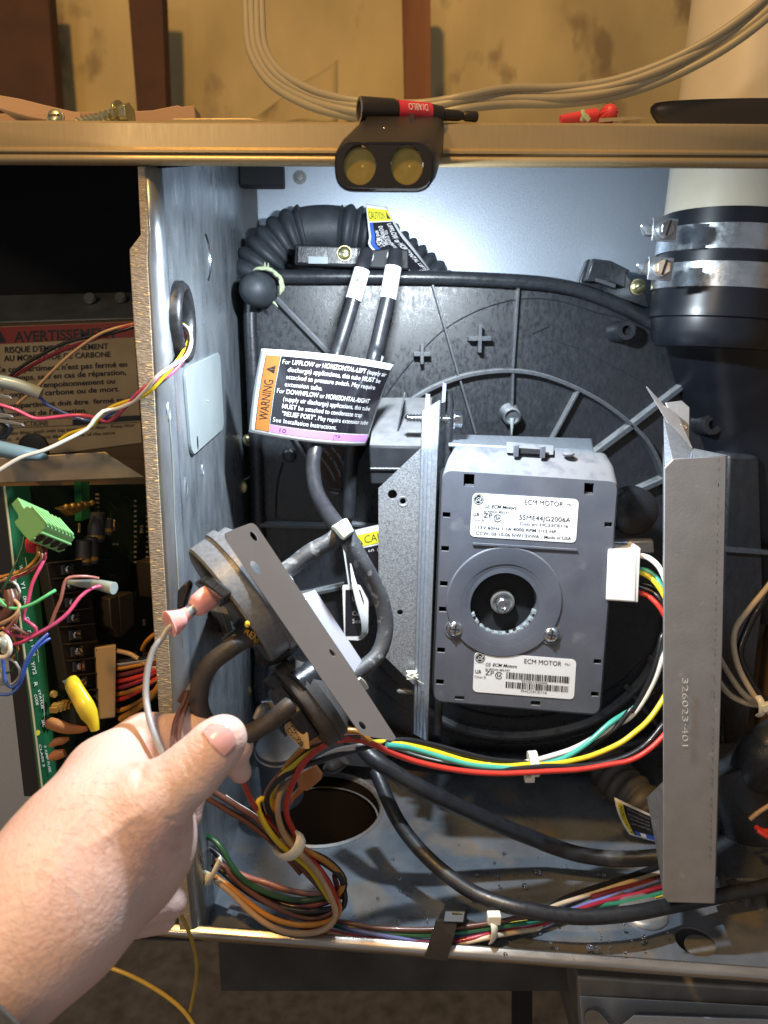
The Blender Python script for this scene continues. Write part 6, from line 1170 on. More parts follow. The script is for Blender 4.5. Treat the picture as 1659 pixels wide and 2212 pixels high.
for k, (a, b, c_) in enumerate((((-30, 860), (60, 880), 'upper'), ((-30, 985), (70, 1000), 'middle'), ((-30, 1020), (140, 1055), 'lower'))):
    o = MB().prism(pts(D, [(a[0], a[1] - 12, .40), (b[0], b[1] - 10, .40), (b[0] + 12, b[1] + 6, .40), (a[0], a[1] + 16, .40)]), (0, .002, 0)).build('blade_terminal', m_dimsteel, None, bev=.0004); tag(o, c_ + ' grey blade terminal at the left frame edge', 'wire terminal')
o = MB().tube(pts(D, [(-60, 1060, .405), (-10, 1090, .405), (30, 1080, .405), (-30, 980, .41), (-60, 900, .41)]), .0046, 14).build('terminal_cluster', m_ink, None, 60); tag(o, 'black connector body cut by the left frame edge', 'connector')
# galvanised panel at the lower left
o = MB().prism([P(-200, 1420, .47), P(30, 1420, .47), P(56, 1500, .47), P(110, 1900, .47), P(-200, 1900, .47)], (0, .001, 0)).build('control_lower_panel', m_galvb, cab, label='blue-grey sheet at the lower left edge')
# yellow wire in the lower compartment
wire('ground_wire', N, [(1075, 1400, .345), (1110, 1470, .348), (1145, 1570, .355), (1165, 1680, .362), (1160, 1800, .372), (1140, 1900, .38), (1128, 1960, .385)], 4.2, 'oldyellow', 'yellow wire dropping past the bottom rail behind the hand', group='yellow wires below the rail')
wire('ground_wire', N, [(520, 1680, .40), (600, 1692, .40), (700, 1722, .398), (820, 1775, .396), (950, 1850, .394), (1050, 1925, .392), (1110, 1990, .390), (1170, 2080, .388)], 4.6, 'oldyellow', 'yellow wire running down right across the dark lower opening', group='yellow wires below the rail')
# ================================================================ pressure switches on their steel strip (held by the hand)
ax1 = Vector((.76, .43, .49)).normalized()
st_ = thing('switch_bracket', 'shiny steel strip bracket carrying both pressure switches, held tilted in front of the motor', 'bracket', pt(I, (1500, 1530, .35)))
sq = pts(I, [(417, 212, .322), (590, 145, .330), (620, 165, .330), (900, 590, .334), (1250, 1120, .337), (1507, 1518, .340), (1490, 1538, .339), (1285, 1500, .332), (1000, 1085, .327), (430, 262, .322)])
pn = (sq[5] - sq[1]).cross(sq[7] - sq[1]).normalized(); pn = pn if pn.y < 0 else -pn
p0 = sq[1]; sq = [p - pn * (p - p0).dot(pn) for p in sq]; sq = rounded(sq, .003, 4)
def onp(x, y, z=0):
    r = P(*I(x, y), 1.0); return r * (p0.dot(pn) / r.dot(pn)) + pn * z
def phole(x, y, rx, ry, a):
    return [onp(x + rx * math.cos(t) * math.cos(R(a)) - ry * math.sin(t) * math.sin(R(a)), y + rx * math.cos(t) * math.sin(R(a)) + ry * math.sin(t) * math.cos(R(a))) for t in np.linspace(0, 6.283, 21)[:-1]]
hl = [phole(600, 232, 36, 17, 52), phole(610, 430, 48, 22, 55), phole(1100, 975, 28, 13, 52), phole(1293, 1440, 33, 15, 50)]
MB().prism(sq, -pn * .0013, hl).build('steel_strip', m_strip, st_, 0)
ss2 = (onp(1285, 1500) - onp(430, 240)).normalized()
MB().hexa([onp(905, 590, -.0014), onp(1250, 1125, -.0014), onp(1262, 1118, -.0014), onp(918, 588, -.0014)], [onp(980, 572, -.016), onp(1300, 1040, -.016), onp(1240, 1110, -.016), onp(925, 632, -.016)]) if False else None
a_, b_ = onp(940, 632), onp(1240, 1100)
MB().hexa([pt(I, (925, 632, .364)), pt(I, (985, 572, .372)), pt(I, (1300, 1045, .374)), pt(I, (1240, 1105, .366))], [pt(I, (900, 590, .385)), pt(I, (990, 572, .386)), pt(I, (1300, 1042, .388)), pt(I, (1215, 1060, .387))]).build('side_flange', m_purp, st_, bev=.0004, label='flange on the right of the strip, cool light in its purplish colour')
MB().prism([onp(470, 300, -.002), onp(600, 210, -.002), onp(1200, 1300, -.002), onp(1100, 1330, -.002)], ax1 * .001).build('rear_plate', m_strip, st_) if False else None
def switch(name, lab, C, r, dark, th=.0135):
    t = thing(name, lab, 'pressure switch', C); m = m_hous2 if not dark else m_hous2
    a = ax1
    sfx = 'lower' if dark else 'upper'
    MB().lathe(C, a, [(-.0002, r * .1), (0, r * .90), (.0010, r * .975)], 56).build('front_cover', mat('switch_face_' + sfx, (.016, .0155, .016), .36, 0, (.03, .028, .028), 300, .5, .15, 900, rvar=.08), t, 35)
    MB().lathe(C, a, [(.0009, r * .97), (.0022, r), (th * .55, r), (th * .56, r * 1.035), (th * .75, r * 1.035), (th * .76, r * .97), (th, r * .97), (th + .004, r * .80), (th + .004, .001)], 56).build('case_rim', mat('lit_switch_rim_' + sfx, (.115, .125, .14) if not dark else (.045, .042, .042), .40, 0, (.19, .205, .23) if not dark else (.07, .066, .064), 420, .5, .15, 900, rvar=.08), t, 35)  # rim colour paler than the equally black face: light put into it
    return t
C1 = pt(I, (430, 690, .356)); r1 = .0352
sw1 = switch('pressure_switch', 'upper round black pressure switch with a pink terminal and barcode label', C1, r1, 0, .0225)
sw1['group'] = 'round pressure switches'
# local frame on the front face
su = Vector((.55, 0, -.83)); su = (su - ax1 * su.dot(ax1)).normalized(); sv = ax1.cross(su).normalized(); sv = sv if sv.x < 0 else -sv
def face(Cc, x, y, z=0):            # picture point on the switch face plane
    r = P(*I(x, y), 1.0); return r * (Cc.dot(ax1) / r.dot(ax1)) - ax1 * z
MB().hexa([face(C1, x, y, .0045) for x, y in ((255, 500), (300, 480), (450, 590), (432, 655))], [face(C1, x, y, -.001) for x, y in ((262, 500), (305, 478), (458, 590), (440, 655))]).build('terminal_block', m_hous2, sw1, bev=.0012, seg=3)
MB().lathe(face(C1, 560, 840, 0), -ax1, [(-.002, .0075), (.004, .0075), (.0045, .005), (.012, .005)], 22).build('hub_port', m_hous2, sw1)
lq = [face(C1, x, y, .0006) for x, y in ((382, 650), (436, 700), (470, 840), (425, 890), (345, 830), (290, 740))]
lb = MB().prism(rounded(lq, .0022), ax1 * .0004).build('barcode_label', m_papero, sw1, label='beige label with dark barcode')
mb = MB()
for k in range(13): x = 318 + k * 9.5; y = 716 + k * 2; mb.add([face(C1, x, y - 18, .0009), face(C1, x + (4 if k % 3 else 7), y - 18, .0009), face(C1, x + 48 + (4 if k % 3 else 7), y + 118, .0009), face(C1, x + 48, y + 118, .0009)], [(0, 1, 2, 3)])
mb.build('barcode_print', m_ink, lb, 0, kind='stuff')
mb = MB(); o_ = face(C1, 418, 735, .0009); dx = face(C1, 462, 872, .0009) - o_; dy = (face(C1, 445, 728, .0009) - o_); v, fc = tmesh('HONEYWELL', .03, .2); W_ = tw('HONEYWELL', .03, .2); mb.add([o_ + dx * (q[0] / W_) + dy * (q[1] * 1.0) for q in v], fc); mb.build('label_name', m_ink, lb, 0, kind='open')
MB().sphere(face(C1, 566, 786, .0008), .0012, 8, (1, 1, 1.3)).build('yellow_paint_dot', m_yelc, sw1)
# grey port on the rim, right
MB().tube(pts(I, [(640, 925, .360), (700, 890, .360), (790, 845, .358), (830, 825, .36)]), [.0052, .0056, .0052, .0045], 18).build('side_port', m_hous2, sw1, 60)
MB().tube(pts(I, [(660, 960, .366), (740, 930, .364), (800, 870, .362)]), .0090, 18).build('side_port_base', m_hous, sw1, 60)
MB().prism(pts(I, [(110, 580, .358), (165, 530, .358), (190, 560, .358), (150, 700, .358), (105, 700, .358)]), (0, .008, 0)).build('mounting_lug', m_hous, sw1, bev=.001)
MB().lathe(pt(I, (345, 290, .372)), ax1, [(-.001, .012), (.006, .012)], 24).build('rear_cap', m_paper, sw1) if False else None
# neoprene hose joining both switches
hp = pts(I, [(596, 868, .334), (560, 880, .330), (500, 912, .326), (430, 960, .322), (350, 1020, .320), (285, 1100, .319), (252, 1200, .319), (248, 1300, .320), (275, 1390, .322), (340, 1470, .326), (430, 1510, .328), (540, 1500, .328), (640, 1455, .328), (730, 1395, .328), (800, 1335, .328), (830, 1312, .330)])
o = MB().tube(hp, [U(q, 20.5) for q in hp], 26, .002).build('neoprene_hose', mat('speckled_rubber', (.030, .027, .026), .5, 0, (.05, .044, .04), 200, .6, .35, 900, col3=(.40, .38, .35), s3=700, thr=.74), None, 70); tag(o, 'thick black neoprene hose looping between both pressure switches', 'hose')
def hm(x, y, z=0):
    c = pt(I, (562, 880, .329)); d_ = (hp[2] - hp[0]).normalized(); fw = Vector((0, -1, 0)); fw = (fw - d_ * fw.dot(d_)).normalized(); sd = d_.cross(fw); sd = sd if sd.x > 0 else -sd; rr = U(c, 20.5) + .0002
    th = x / rr; return c + (fw * math.cos(th) + sd * math.sin(th)) * rr + d_ * y
mb = MB()
txt(mb, hm, -.0055, .0045, 'RENE', .0038, .0108, bold=.02, ang=-28); txt(mb, hm, -.0070, .0105, '®', .002, .0018, ang=-28); mb.build('hose_print', m_gold, o, 0, kind='open')
# pink spade connector with grey wire
pk = thing('spade_connector', 'translucent pink vinyl spade connector on the upper pressure switch', 'wire terminal', pt(I, (200, 700, .325)))
a, b = pt(I, (350, 600, .334)), pt(I, (205, 690, .325)); u_ = (b - a).normalized()
MB().tube(pts(I, [(362, 610, .336), (335, 610, .334), (290, 635, .332), (235, 675, .329), (205, 695, .327)]), [.0052, .0068, .0068, .0062, .0040], 16, flat=.75).build('spade_housing', m_pinkc, pk, 60)
MB().tube(pts(I, [(215, 690, .327), (180, 720, .325), (150, 738, .324)]), [.0026, .0028, .0028], 14).build('metal_barrel', m_galv, pk, 60)
MB().tube(pts(I, [(185, 715, .325), (150, 738, .324), (120, 760, .322), (80, 782, .321), (58, 792, .320)]), [.0028, .0034, .0048, .0060, .0064], 18).build('crimp_sleeve', m_pinkc, pk, 60)
wire('switch_wire', FV, [(*I(120, 765), .322), (*I(80, 795), .320), (*I(40, 830), .318), (350, 1378, .315), (332, 1402, .312), (319, 1445, .308), (315, 1500, .302), (322, 1550, .294), (335, 1590, .286), (352, 1628, .278), (375, 1660, .272)], 7.0, 'grey', 'light grey wire from the pink connector down to the thumb')
gBr = 'brown wires of the pressure switches'
wire('switch_wire', I, [(175, 1225, .328), (150, 1300, .317), (110, 1380, .303), (88, 1460, .289), (79, 1540, .275), (82, 1610, .263), (92, 1730, .255), (115, 1850, .255)], 6.2, 'brown', 'left brown wire running down behind the thumb', group=gBr)
wire('switch_wire', I, [(195, 1235, .329), (165, 1320, .316), (138, 1400, .301), (122, 1470, .288), (120, 1540, .274), (134, 1610, .263), (160, 1740, .255), (180, 1820, .255)], 6.2, 'brown', 'right brown wire running down behind the thumb', group=gBr)
t = thing('spade_connector', 'dull metal spade crimp on the two brown wires below the pink connector', 'wire terminal', pt(I, (200, 1200, .333)))
MB().tube(pts(I, [(290, 1080, .338), (262, 1120, .336), (240, 1155, .335), (215, 1195, .334), (178, 1240, .332)]), [.0024, .0028, .0024, .0028, .0022], 12, flat=.5).build('crimp_body', m_dimsteel, t, 60)
MB().tube(pts(I, [(190, 1230, .331), (160, 1300, .329)]), [.0034, .0042], 12).build('brown_boot', m_wire['brown'], t, 60)
# lower switch
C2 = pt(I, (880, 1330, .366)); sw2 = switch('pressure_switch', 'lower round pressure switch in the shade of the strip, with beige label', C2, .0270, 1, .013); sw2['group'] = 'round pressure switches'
MB().lathe(C2 - ax1 * .008, ax1, [(0, .016), (.001, .019), (.008, .020)], 6).build('front_hub', m_hous, sw2, bev=.001)
MB().lathe(C2 - ax1 * .014, ax1, [(0, .0075), (.007, .008)], 24).build('hub_port', m_hous2, sw2)
MB().lathe(pt(I, (860, 1195, .352)), pt(I, (990, 1105, .362)) - pt(I, (860, 1195, .352)), [(0, .0068), (.0006, .0076), (.030, .0078)], 26).build('side_cylinder', m_hous2, sw2)
MB().hexa(pts(I, [(900, 1370, .352), (1055, 1440, .358), (1030, 1480, .357), (885, 1410, .351)]), pts(I, [(960, 1330, .366), (1075, 1400, .372), (1055, 1450, .370), (940, 1390, .366)])).build('terminal_block', m_term, sw2, bev=.0008)
MB().hexa(pts(I, [(650, 1160, .358), (740, 1080, .362), (900, 1180, .362), (830, 1300, .358)]), pts(I, [(650, 1160, .37), (740, 1080, .374), (900, 1180, .374), (830, 1300, .37)])).build('bracket_foot', m_hous, sw2, bev=.0015)
lq = pts(I, [(790, 1440, .352), (850, 1400, .352), (945, 1490, .350), (955, 1590, .348), (900, 1585, .348), (800, 1480, .350)])
lb = MB().prism(rounded(lq, .001), (0, .0006, 0)).build('paper_label', m_papero, sw2)
mb = MB(); 
for k, s in enumerate(('IS22048', 'PF .68', 'HK06')):
    o_ = pt(I, (800 + 16 * k, 1470 - 14 * k, .3478)); dx = pt(I, (900 + 6 * k, 1580 - 8 * k, .3470)) - o_; dy = pt(I, (812 + 16 * k, 1460 - 14 * k, .3478)) - o_; v, fc = tmesh(s, .02, 0); W_ = tw(s, .02); mb.add([o_ + dx * (q[0] / W_) + dy * q[1] * 1.2 for q in v], fc)
mb.build('label_print', m_ink, lb, 0, kind='open')
MB().tube(pts(I, [(610, 1405, .345), (650, 1350, .348), (690, 1320, .352)]), [.002, .0035, .003], 10, flat=.5).build('spade_tab', m_dimsteel, sw2, 60)
MB().prism(pts(I, [(688, 1290, .355), (705, 1290, .355), (745, 1320, .355), (720, 1350, .355)]), (0, .0005, 0)).build('label_corner', m_papero, sw2)
MB().tube(pts(I, [(1180, 1420, .362), (1130, 1390, .364), (1100, 1330, .37)]), [.008, .010, .008], 16).build('rear_swell', m_bell, sw2, 60)
# Y junction and chalky hoses
hose('chalky_hose', Q, [(820, 860, .395), (760, 950, .392), (690, 1005, .390), (600, 1055, .388), (500, 1110, .385), (400, 1190, .382), (300, 1262, .378), (200, 1340, .372)], 19.5, m_rubberc, 'chalky black hose from the taped joint down left behind the strip', None, 26)
hose('chalky_hose', Q, [(800, 905, .398), (845, 1010, .395), (900, 1110, .393), (960, 1210, .392), (1030, 1330, .392), (1090, 1450, .392), (1125, 1570, .391), (1142, 1700, .389), (1125, 1830, .386), (1075, 1950, .382), (980, 2040, .376), (880, 2110, .370), (800, 2160, .366)], 17.5, m_rubberc, 'chalky black hose curving right from the taped joint back to the strip', None, 26, endr=[20, 20, 20, 19, 18, 17.5, 17.5, 17.5, 17.5, 17.5, 18, 18, 18])
o = MB().hexa(pts(Q, [(697, 882, .372), (818, 808, .374), (884, 928, .374), (792, 1004, .371)]), pts(Q, [(680, 890, .402), (812, 812, .404), (876, 930, .404), (770, 990, .402)])).build('tape_wrap', mat('pale_green_tape', (.62, .74, .66), .5, bump=.1, bs=300), None, bev=.0012, seg=2); tag(o, 'pale green tape wrap joining the three hoses', 'tape')
o = MB().tube(pts(I, [(810, 480, .37), (835, 510, .372), (845, 545, .375)]), .0012, 8).build('white_rim_sliver', m_paper, None, 60); tag(o, 'thin white rim where the chalky hose meets the strip', 'ring')
o = MB().tube(pts(YY, [(885, 165, .358), (925, 200, .36), (950, 250, .362)]), .0016, 8, flat=.5).build('white_rim_sliver', m_paper, None, 60); tag(o, 'thin white rim at the lower hose end beside the strip', 'ring')

# ================================================================ wire bundle below the hand
gU = 'wires of the looped bundle below the hand'
def uw(path, m, lab, r=6.3): wire('bundle_wire', UU, path, r, m, lab, group=gU)
tail = lambda *a: list(a)
uw([(1480, 175, .392), (1380, 96, .392), (1200, 92, .392), (1060, 135, .392), (960, 200, .393), (880, 270, .396), (800, 360, .398), (730, 470, .40), (690, 580, .402), (680, 720, .403), (720, 860, .403), (800, 980, .402), (880, 1040, .402), (1000, 1110, .403), (1120, 1180, .404), (1210, 1260, .405), (1250, 1340, .405), (1235, 1420, .405), (1180, 1470, .408)], 'orange', 'orange-yellow wire arching highest over the bundle')
uw([(1400, 132, .395), (1200, 150, .395), (1020, 210, .396), (880, 300, .398), (760, 420, .399), (660, 540, .40), (612, 640, .401), (622, 740, .403), (690, 850, .404), (790, 990, .406), (900, 1130, .408), (1010, 1260, .409), (1100, 1370, .409), (1180, 1480, .408), (1190, 1560, .407), (1130, 1620, .406), (1000, 1650, .406), (850, 1620, .407), (650, 1530, .409), (450, 1400, .413), (300, 1250, .418), (200, 1160, .424)], 'brown', 'dark brown wire second in the arch over the bundle')
uw([(1060, 235, .393), (940, 300, .393), (840, 385, .394), (760, 450, .395), (700, 530, .398), (660, 640, .402), (672, 780, .404), (700, 860, .405)], 'yellow', 'short bright yellow wire crossing under the red and black ones')
uw([(860, 470, .400), (780, 540, .398), (730, 620, .394), (710, 720, .391), (722, 830, .391), (760, 940, .392), (830, 1040, .393), (930, 1140, .395), (1040, 1265, .396), (1120, 1400, .396), (1175, 1530, .396), (1192, 1620, .396), (1150, 1700, .396), (1050, 1755, .397), (900, 1772, .398), (740, 1748, .400), (600, 1680, .402), (460, 1570, .405), (330, 1440, .409), (190, 1325, .414)], 'tan', 'tan wire in front, longest curve of the bundle', 6.6)
uw([(612, 665, .396), (575, 655, .394), (545, 690, .392), (560, 770, .391), (615, 880, .391), (690, 985, .392), (780, 1075, .394), (890, 1160, .398), (990, 1255, .402), (1080, 1390, .405), (1150, 1500, .405)], 'yellow', 'bright yellow wire making a tight hook at the left of the bundle')
uw([(1200, 1480, .405), (1225, 1560, .404), (1195, 1640, .402), (1080, 1690, .401), (900, 1702, .402), (740, 1672, .404), (600, 1610, .406), (450, 1500, .409), (320, 1390, .412), (185, 1300, .416)], 'orange', 'orange wire just above the tan one in the lower loop')
uw([(700, 850, .406), (760, 900, .405), (850, 1040, .408), (960, 1090, .409), (1100, 1150, .411), (1200, 1230, .412), (1262, 1320, .412), (1262, 1400, .412), (1220, 1440, .412)], 'black', 'black wire outermost at the right turn of the bundle')
uw([(1262, 1420, .410), (1270, 1500, .408), (1235, 1570, .407), (1120, 1600, .408), (950, 1610, .409), (780, 1560, .411), (600, 1480, .413), (440, 1370, .417), (320, 1240, .422), (220, 1120, .427), (120, 1040, .432)], 'black', 'black wire through the middle of the lower loop')
uw([(95, 1000, .428), (140, 970, .424), (200, 1010, .420), (260, 1090, .417), (330, 1210, .415), (420, 1320, .414), (560, 1410, .413), (720, 1470, .413), (880, 1498, .413), (1020, 1490, .413), (1130, 1460, .412)], 'dgreen', 'dark green wire cresting at the left of the lower loop')
uw([(380, 1270, .428), (480, 1310, .425), (600, 1345, .422), (740, 1395, .420), (880, 1430, .418), (1000, 1445, .416), (1100, 1432, .414)], 'pinkbrown', 'greyish brown wire topmost in the lower loop')
uw([(1150, 1500, .412), (1060, 1530, .411), (940, 1552, .411), (820, 1545, .412), (700, 1505, .414), (560, 1420, .417), (440, 1340, .421)], 'maroon', 'maroon wire tucked inside the lower loop')
uw([(180, 1200, .425), (260, 1260, .420), (360, 1350, .416), (500, 1450, .413), (640, 1520, .411), (800, 1570, .409), (960, 1590, .408), (1100, 1580, .408), (1180, 1560, .408)], 'black', 'black wire beneath the maroon one in the lower loop', 7)
uw([(215, 1205, .430), (290, 1260, .427), (360, 1300, .424)], 'red', 'short red wire beside the left tie')
uw([(450, 1335, .426), (540, 1395, .423), (640, 1440, .420), (760, 1492, .417), (900, 1512, .416)], 'orange', 'orange wire showing between dark wires of the lower loop')
uw([(150, 575, .402), (220, 620, .402), (300, 668, .402), (400, 735, .403), (520, 810, .404), (640, 930, .405), (740, 1030, .406), (830, 1140, .408), (950, 1270, .409), (1050, 1380, .409), (1130, 1480, .409)], 'brown', 'upper brown wire coming from behind the hand into the bundle')
uw([(110, 640, .404), (215, 700, .404), (320, 768, .404), (440, 835, .405), (560, 925, .406), (680, 1025, .407), (780, 1130, .409), (900, 1270, .411)], 'brown', 'lower brown wire coming from behind the hand into the bundle')
uw([(270, 640, .406), (340, 690, .406), (420, 738, .406), (500, 788, .407), (590, 860, .408)], 'white', 'short white wire beside the upper brown wire')
uw([(442, 205, .335), (425, 280, .345), (402, 350, .355), (405, 430, .362), (430, 520, .370), (465, 610, .378), (510, 700, .386), (570, 780, .396), (660, 850, .402), (740, 950, .406), (820, 1050, .408)], 'red', 'single red wire dropping from the thumb tip into the bundle')
wire('bundle_wire', UU, [(1240, 1270, .41), (1180, 1290, .412), (1200, 1360, .41), (1215, 1440, .409), (1240, 1470, .41)], 6, 'maroon', 'maroon wire at the inner right turn of the bundle', group=gU)
uw([(1350, 225, .40), (1200, 255, .401), (1050, 330, .402), (930, 400, .403), (850, 455, .403), (790, 510, .402)], 'white', 'white wire glimpsed under the black one at the top')
t = thing('cable_tie', 'cream nylon tie wrapped round the looped wire bundle', 'cable tie', pt(UU, (810, 1090, .388)), group='nylon ties on the wires')
MB().tube(pts(UU, [(690, 1070, .402), (712, 1112, .393), (760, 1140, .387), (825, 1125, .384), (880, 1070, .384), (904, 1000, .387), (890, 950, .395), (855, 930, .402)]), [.0025, .0032, .0036, .0036, .0036, .0034, .0032, .0024], 12, flat=.45).build('strap', m_nylon, t, 60)
t = thing('cable_tie', 'dull nylon tie at the left end of the lower wire loop', 'cable tie', pt(UU, (180, 1260, .41)), group='nylon ties on the wires')
MB().tube(pts(UU, [(235, 1165, .414), (205, 1220, .409), (170, 1290, .408), (130, 1345, .413)]), .0032, 12, flat=.45).build('strap', m_nylon, t, 60)
MB().tube(pts(UU, [(140, 1260, .414), (120, 1310, .412), (125, 1360, .414)]), .0028, 10, flat=.5).build('strap_tail', m_nylon, t, 60)
o = MB().tube(pts(UU, [(80, 990, .44), (60, 1100, .44), (70, 1230, .438), (130, 1320, .436)]), [.008, .012, .012, .006], 14).build('connector_shell', m_term, None, 60); tag(o, 'dark connector where the lower loop starts at the partition', 'connector')
# orange vinyl terminal under the arch
t = thing('butt_terminal', 'orange translucent terminal hanging inside the wire arch', 'wire terminal', pt(UU, (930, 560, .41)))
MB().prism(rounded(pts(UU, [(900, 440, .412), (1020, 390, .41), (1085, 480, .408), (960, 590, .408), (890, 580, .41), (870, 500, .412)]), .0015), (0, .0045, 0)).build('vinyl_shell', m_orangec, t, bev=.0012, seg=3)
MB().prism(rounded(pts(UU, [(895, 560, .411), (930, 590, .411), (850, 660, .412), (815, 720, .412), (820, 640, .412)]), .001), (0, .003, 0)).build('crimp_end', m_orangec, t, bev=.001)
# clear plastic strip right of it
o = MB().tube(pts(YY, [(610, 900, .43), (660, 930, .43), (720, 900, .43), (760, 860, .43)]), .004, 12).build('switch_port', m_term, None, 60); tag(o, 'dark hose barb behind the black wire under the strip', 'hose barb')
# ================================================================ the hand: one continuous surface from a blended distance field
def surface(prims, lo, hi, h, extra=None):
    nx, ny, nz = [int((b - a) / h) + 1 for a, b in zip(lo, hi)]
    X, Y, Z = np.meshgrid(*[np.linspace(a, a + h * (n - 1), n, dtype=np.float32) for a, n in zip(lo, (nx, ny, nz))], indexing='ij')
    Dv = np.full(X.shape, 1.0, np.float32)
    for a, b, ra, rb, k in prims:
        a = np.array(a, np.float32); b = np.array(b, np.float32); ba = b - a; L2 = float(ba @ ba) + 1e-12
        t = np.clip(((X - a[0]) * ba[0] + (Y - a[1]) * ba[1] + (Z - a[2]) * ba[2]) / L2, 0, 1)
        d = np.sqrt((X - a[0] - t * ba[0]) ** 2 + (Y - a[1] - t * ba[1]) ** 2 + (Z - a[2] - t * ba[2]) ** 2) - (ra + (rb - ra) * t)
        hh = np.clip(k - np.abs(Dv - d), 0, None) / k; Dv = np.minimum(Dv, d) - hh * hh * k * .25
    if extra: Dv = extra(Dv, X, Y, Z)
    ins = Dv < 0; idx = -np.ones((nx - 1, ny - 1, nz - 1), np.int64)
    cnt = np.zeros(idx.shape, np.int8)
    for i in (0, 1):
        for j in (0, 1):
            for k in (0, 1): cnt += ins[i:nx - 1 + i, j:ny - 1 + j, k:nz - 1 + k]
    act = (cnt > 0) & (cnt < 8); ci = np.argwhere(act); idx[act] = np.arange(len(ci))
    acc = np.zeros((len(ci), 3)); n = np.zeros(len(ci)); cor_ = [(i, j, k) for i in (0, 1) for j in (0, 1) for k in (0, 1)]
    for p in cor_:
        for ax_ in range(3):
            if p[ax_]: continue
            q = list(p); q[ax_] = 1
            dp = Dv[ci[:, 0] + p[0], ci[:, 1] + p[1], ci[:, 2] + p[2]]; dq = Dv[ci[:, 0] + q[0], ci[:, 1] + q[1], ci[:, 2] + q[2]]
            m_ = (dp < 0) != (dq < 0); t = np.where(m_, dp / np.where(m_, dp - dq, 1), 0)
            v = np.array(p, float)[None] + t[:, None] * (np.array(q) - np.array(p))[None]; acc += np.where(m_[:, None], v, 0); n += m_
    V = (ci + acc / n[:, None]) * h + np.array(lo)
    Fc = []
    for ax_ in range(3):
        o1, o2 = [(1, 2), (2, 0), (0, 1)][ax_]
        s0 = [slice(None)] * 3; s1 = [slice(None)] * 3; s0[ax_] = slice(0, -1); s1[ax_] = slice(1, None)
        A0, A1 = ins[tuple(s0)], ins[tuple(s1)]; e = np.argwhere(A0 != A1)
        ok = (e[:, o1] > 0) & (e[:, o2] > 0) & (e[:, o1] < (nx, ny, nz)[o1] - 1) & (e[:, o2] < (nx, ny, nz)[o2] - 1); e = e[ok]; fl_i = A0[tuple(e.T)]
        def g(d1, d2): q = e.copy(); q[:, o1] -= d1; q[:, o2] -= d2; return idx[tuple(q.T)]
        qd = np.stack([g(0, 0), g(1, 0), g(1, 1), g(0, 1)], 1); qd[~fl_i] = qd[~fl_i][:, ::-1]; Fc.append(qd)
    return V, np.concatenate(Fc)
def hp_(x, y, d): return tuple(P(x, y, d))
prims = []
def cap_(x0, y0, d0, r0, x1, y1, d1, r1, k):       # radii in picture units
    a, b = P(x0, y0, d0), P(x1, y1, d1); prims.append((tuple(a), tuple(b), U(a, r0), U(b, r1), k))
# forearm, wrist, back of the hand
cap_(-170, 2235, .205, 190, 95, 1975, .235, 160, .004)
cap_(95, 1975, .235, 158, 190, 1850, .252, 142, .012)
cap_(150, 1880, .250, 140, 262, 1752, .272, 100, .016)
cap_(185, 1790, .262, 112, 235, 1690, .286, 70, .014)
cap_(235, 1720, .280, 88, 330, 1800, .268, 78, .016)
cap_(225, 1850, .262, 118, 310, 1835, .268, 82, .016)
cap_(160, 1960, .250, 122, 270, 1900, .268, 92, .016)
# index finger: knuckle, first joint going right behind the wires, then down behind the hose
cap_(232, 1668, .292, 72, 312, 1606, .306, 60, .012)
cap_(312, 1606, .306, 58, 412, 1592, .318, 52, .006)
cap_(412, 1592, .318, 50, 505, 1612, .328, 42, .004)
# web between index and thumb
cap_(262, 1690, .284, 66, 345, 1712, .286, 52, .012)
# thumb
cap_(205, 1830, .256, 96, 318, 1742, .258, 76, .014)
cap_(318, 1742, .258, 74, 415, 1664, .264, 61, .008)
cap_(415, 1664, .264, 60, 466, 1612, .268, 57, .005)
cap_(462, 1616, .268, 54, 486, 1592, .270, 46, .004)
# thenar fold bulge
cap_(318, 1800, .262, 66, 345, 1845, .264, 50, .008)
